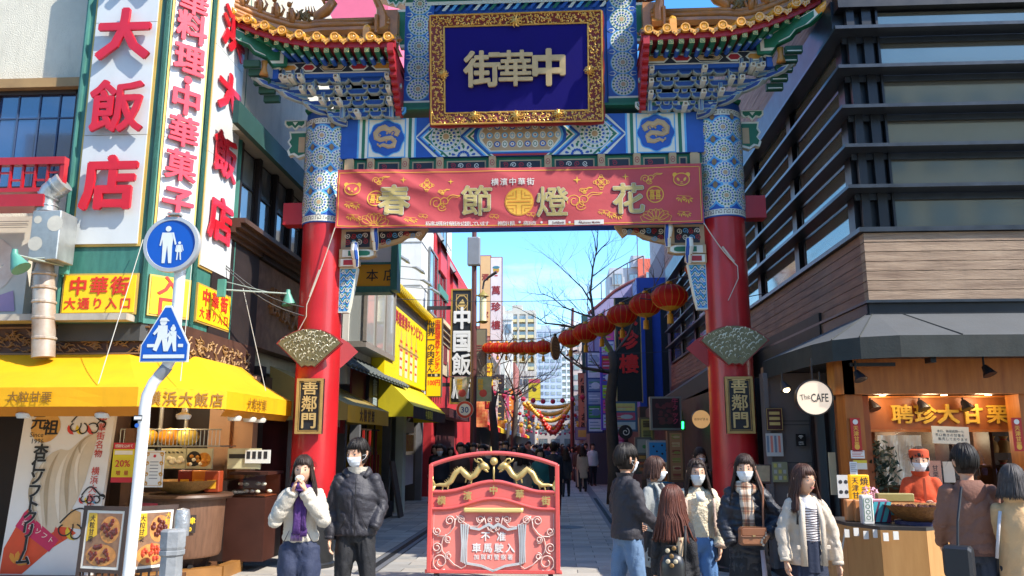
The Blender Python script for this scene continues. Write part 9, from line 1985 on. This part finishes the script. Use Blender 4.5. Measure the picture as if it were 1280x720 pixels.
# 10 man in brown hoodie from behind
def ex10(t,s):
 lpart('hood_back',mat('70493a',.8,.08,bump=.3),lambda m:m.loft([[(x*k,.105+y*k+o_,z)for x,y in circ(0,.0,.11,16,.035)]for z,k,o_ in((1.25*s,.2,.015),(1.3*s,.6,.012),(1.36*s,.95,-.0),(1.41*s,.95,-.02),(1.45*s,.7,-.035))]),t)
 lpart('hem_rib',mat('644234',.85,.05,bump=.4,bs=120),lambda m:m.loft([[(.205*s*cos(a),.145*s*sin(a),z)for a in[2*pi*k/24 for k in range(24)]]for z in(.86*s,.91*s)],0,False),t)
make_person('man in brown hooded sweatshirt and dark jeans seen from behind at the counter',at_ground(1204,6.9),1.66,face=pi*.97,look=.1,female=False,pose=dict(arms=(((-.24,-.06,1.1),(-.16,-.24,1.0)),((.24,-.02,1.1),(.2,-.17,.93)))),top=dict(col='76503f',hem=.87,puff=1.12,arm=1.15,fold=.011,bump=.3,name='sweatshirt',flare=.98),bottom=('jeans','2c3442'),hair=dict(col='black',short=1,bangs=.05,wide=1.08),extra=ex10)
sg=thing('shoulder_bag','dark shoulder bag hanging left of the man in the brown sweatshirt','bag',at_ground(1184,6.65));c_=V(at_ground(1184,6.6))+V((0,0,.82));part('bag',mat('14161c',.5,.1),lambda m:m.bbox((-.07,-.12,-.1),(.07,.12,.1),.02,0,Fr(c_,(.6,.8,0),(0,0,1))),sg);part('strap',mat('14161c',.5),lambda m:m.tube([c_+V((0,.0,.1)),c_+V((.03,.02,.3)),c_+V((.12,.1,.55))],.01,5),sg)
# 11 woman in tan coat
def ex11(t,s):strap(t,[(.1*s,.13*s,1.35*s),(.13*s,.16*s,1.15*s),(.16*s,.15*s,.95*s)],.012,'b8b4b4')
make_person('woman with grey streaked bob in light tan coat, seen from behind at right edge',at_ground(1260,6.7),1.5,face=pi*.8,look=.3,pose=dict(arms=(((-.22,-.06,1.1),(-.14,-.22,1.05)),((.22,-.06,1.1),(.16,-.2,1.0)))),top=dict(col='c9a070',hem=.5,puff=1.12,arm=1.12,fold=.008,flare=1.15,name='coat',collar=1,fs=5,st=(1,1,.4)),bottom=('trousers','2a2a30'),hair=dict(col='grey',len=.11,bangs=.04,wide=1.08),extra=ex11)
# 12 passer-by behind the right pillar
make_person('person in dark coat, pale hood and mask, half hidden left of the right pillar',at_ground(874,12.4),1.62,face=.1,mask=True,detail=True,top=dict(col='1a1a1e',hem=.7,puff=1.08,fold=.01,hood=1,collar='9a94a0'),bottom=('trousers','1a1a20'),hair=dict(col='dark',len=.08,bangs=.03))
# ---- the crowd down the street: a few models, then copies in other clothes ----
ccm={k:mat(v,.8,.1,4)for k,v in dict(black='222228',navy='1e2638',grey='5a5c60',beige='b09a80',white='cfccc8',brown='4c3429',red='8a2a28',teal='2a6a64',olive='4a4a34',pink='b08a8c').items()}
coat0,pants0,=mat('202022',.8,.1,4),mat('222226',.8,.1,4)
models=[]
spec=[(1.66,False,.86,None,0),(1.56,True,.6,.3,0),(1.7,False,.8,None,.2),(1.58,True,.84,None,.1),(1.62,True,.5,.25,-.1),(1.72,False,.72,None,-.2)]
R6=random.Random(6)
base_pos=[(-2.8,19.5),(.26,27.5),(1.45,34.5),(-1.1,16.6),(.9,30.2),(2.2,33.0)]
base_lab=['person in dark clothes and mask standing by the dark doorway left of the barrier','man in long black coat walking alone in the lane right of the barrier','woman in white puffer jacket standing right of the lane','tanned man in dark jacket standing just behind the barrier','person in beige coat behind the man in the long black coat','man in black jacket standing right of the white puffer jacket']
base_col=['black','black','white','navy','beige','black']
for k,(H,fem,hem,hl,st)in enumerate(spec):
 x,y=base_pos[k];stride=.16 if k%2 else .05
 m_=make_person(base_lab[k],(x,y,0),H,face=(0.1,pi,.3,0,pi,.2)[k],female=fem,mask=(k in(0,1)),detail=False,group='pedestrians down the street',pose=dict(legs=(((-.1,-stride,.47),(-.1,-stride*.4,.08)),((.1,stride,.47),(.1,stride*1.5,.08)))),top=dict(col=coat0,hem=hem,puff=1.12,arm=1.1,flare=1.1),bottom=('trousers',pants0),hair=dict(col='dark',len=(.0 if not fem else(hl or .12)),bangs=.05,**({}if fem else{'short':1})),name='pedestrian')
 for ch in m_.children:
  if ch.name.startswith('jacket'):ch.material_slots[0].link='OBJECT';ch.material_slots[0].material=ccm[base_col[k]]
 models.append(m_)
def coloured(src,loc,rz,coat,trou,lab,grp='pedestrians down the street',sc=1):
 r=dup(src,loc,rz,lab,grp,sc=sc)
 for ch in r.children:
  if ch.name.startswith('jacket'):ch.material_slots[0].link='OBJECT';ch.material_slots[0].material=ccm[coat]
  if ch.name.startswith('trousers'):ch.material_slots[0].link='OBJECT';ch.material_slots[0].material=ccm[trou]
 return r
named=[(1.2,35.6,2,'black','black','person in black coat just left of the white puffer jacket'),(2.3,36.4,0,'navy','navy','person in navy coat and jeans far right behind the white puffer jacket'),(-.4,18.4,3,'teal','black','person in teal jacket seen over the barrier between the dragons'),(-.75,17.4,4,'beige','navy','woman in beige coat seen over the right dragon of the barrier'),(-.1,20.5,5,'black','black','man in black behind the right end of the barrier'),(-1.7,18.6,0,'black','black','person in black behind the left dragon of the barrier'),(-2.3,19.4,2,'brown','black','person in brown jacket behind the left end of the barrier'),(.85,40.5,1,'grey','beige','person in grey coat and beige trousers walking away down the lane'),(.55,43,3,'white','navy','person in white top walking beside the pale blue street banner'),(2.9,25.5,5,'black','navy','man in black leaning by the right shopfronts'),(-3.2,24.5,3,'olive','black','person in olive jacket by the grey shopfront')]
for x,y,k,c1_,c2_,lab in named:coloured(models[k],(x,y,0),R6.choice((0,pi))+R6.uniform(-.4,.4),c1_,c2_,lab)
zones=[(22,30,10,'behind the barrier'),(30,42,34,'nearer crowd'),(42,62,50,'far crowd'),(62,95,46,'farthest crowd')]
cl=['black','black','black','navy','grey','black','brown','beige','navy','white','red','black','olive','pink']
for y0,y1,n,zn in zones:
 for k in range(n):
  y=R6.uniform(y0,y1);x=R6.uniform(-3.9,1.0 if y0<40 else 2.9)
  if abs(x+.3)<1.4 and y<30 and R6.random()<.5:x=R6.choice((-3.6,-2.9,-2.4))+R6.uniform(-.2,.2)
  if abs(x-.26)<.5 and y<34:x-=1.5
  c1_=R6.choice(cl);c2_=R6.choice(['black','black','navy','grey','beige'])
  rz_2=R6.choice((0,pi,0));sd2='left' if x<-2.4 else('centre left' if x<-1 else('centre' if x<.2 else 'right'));mk_=R6.randrange(6)
  lb2='%s in %s coat and %s trousers, %s, %s, %s'%(('man','woman','man','woman','woman','man')[mk_],c1_,c2_,'seen from behind' if rz_2 else 'facing the gate',zn,sd2)
  coloured(models[mk_],(x,y,0),rz_2+R6.uniform(-.5,.5),c1_,c2_,lb2,'pedestrians, %s'%lb2[:60],R6.uniform(.94,1.04))
  # pale blue banner stand by the lane
nbs=thing('banner_stand','pale blue upright banner stand at the right edge of the lane','banner',(1.05,38,0));part('cloth',mat('8fb0c8',.7,.15,3),lambda m:m.grid(lambda u,v:V((.9+.45*u,38+.03*sin(v*6),.2+1.5*v)),4,8,0),nbs);part('pole',mat('c0c0c0',.4),lambda m:m.tube([(.88,38,0),(.88,38,1.8)],.012,6),nbs)
ab=thing('leaning_board','dark leaning folding board in front of the pale pillar, left of the barrier','board',(-3.6,19.6,0));part('board',mat('4a4038',.6,.2),lambda m:m.loft([[(-3.75,19.4,0),(-3.7,19.4,0),(-3.7,19.9,0),(-3.75,19.9,0)],[(-4.0,19.4,1.3),(-3.95,19.4,1.3),(-3.95,19.9,1.3),(-4.0,19.9,1.3)]]),ab)
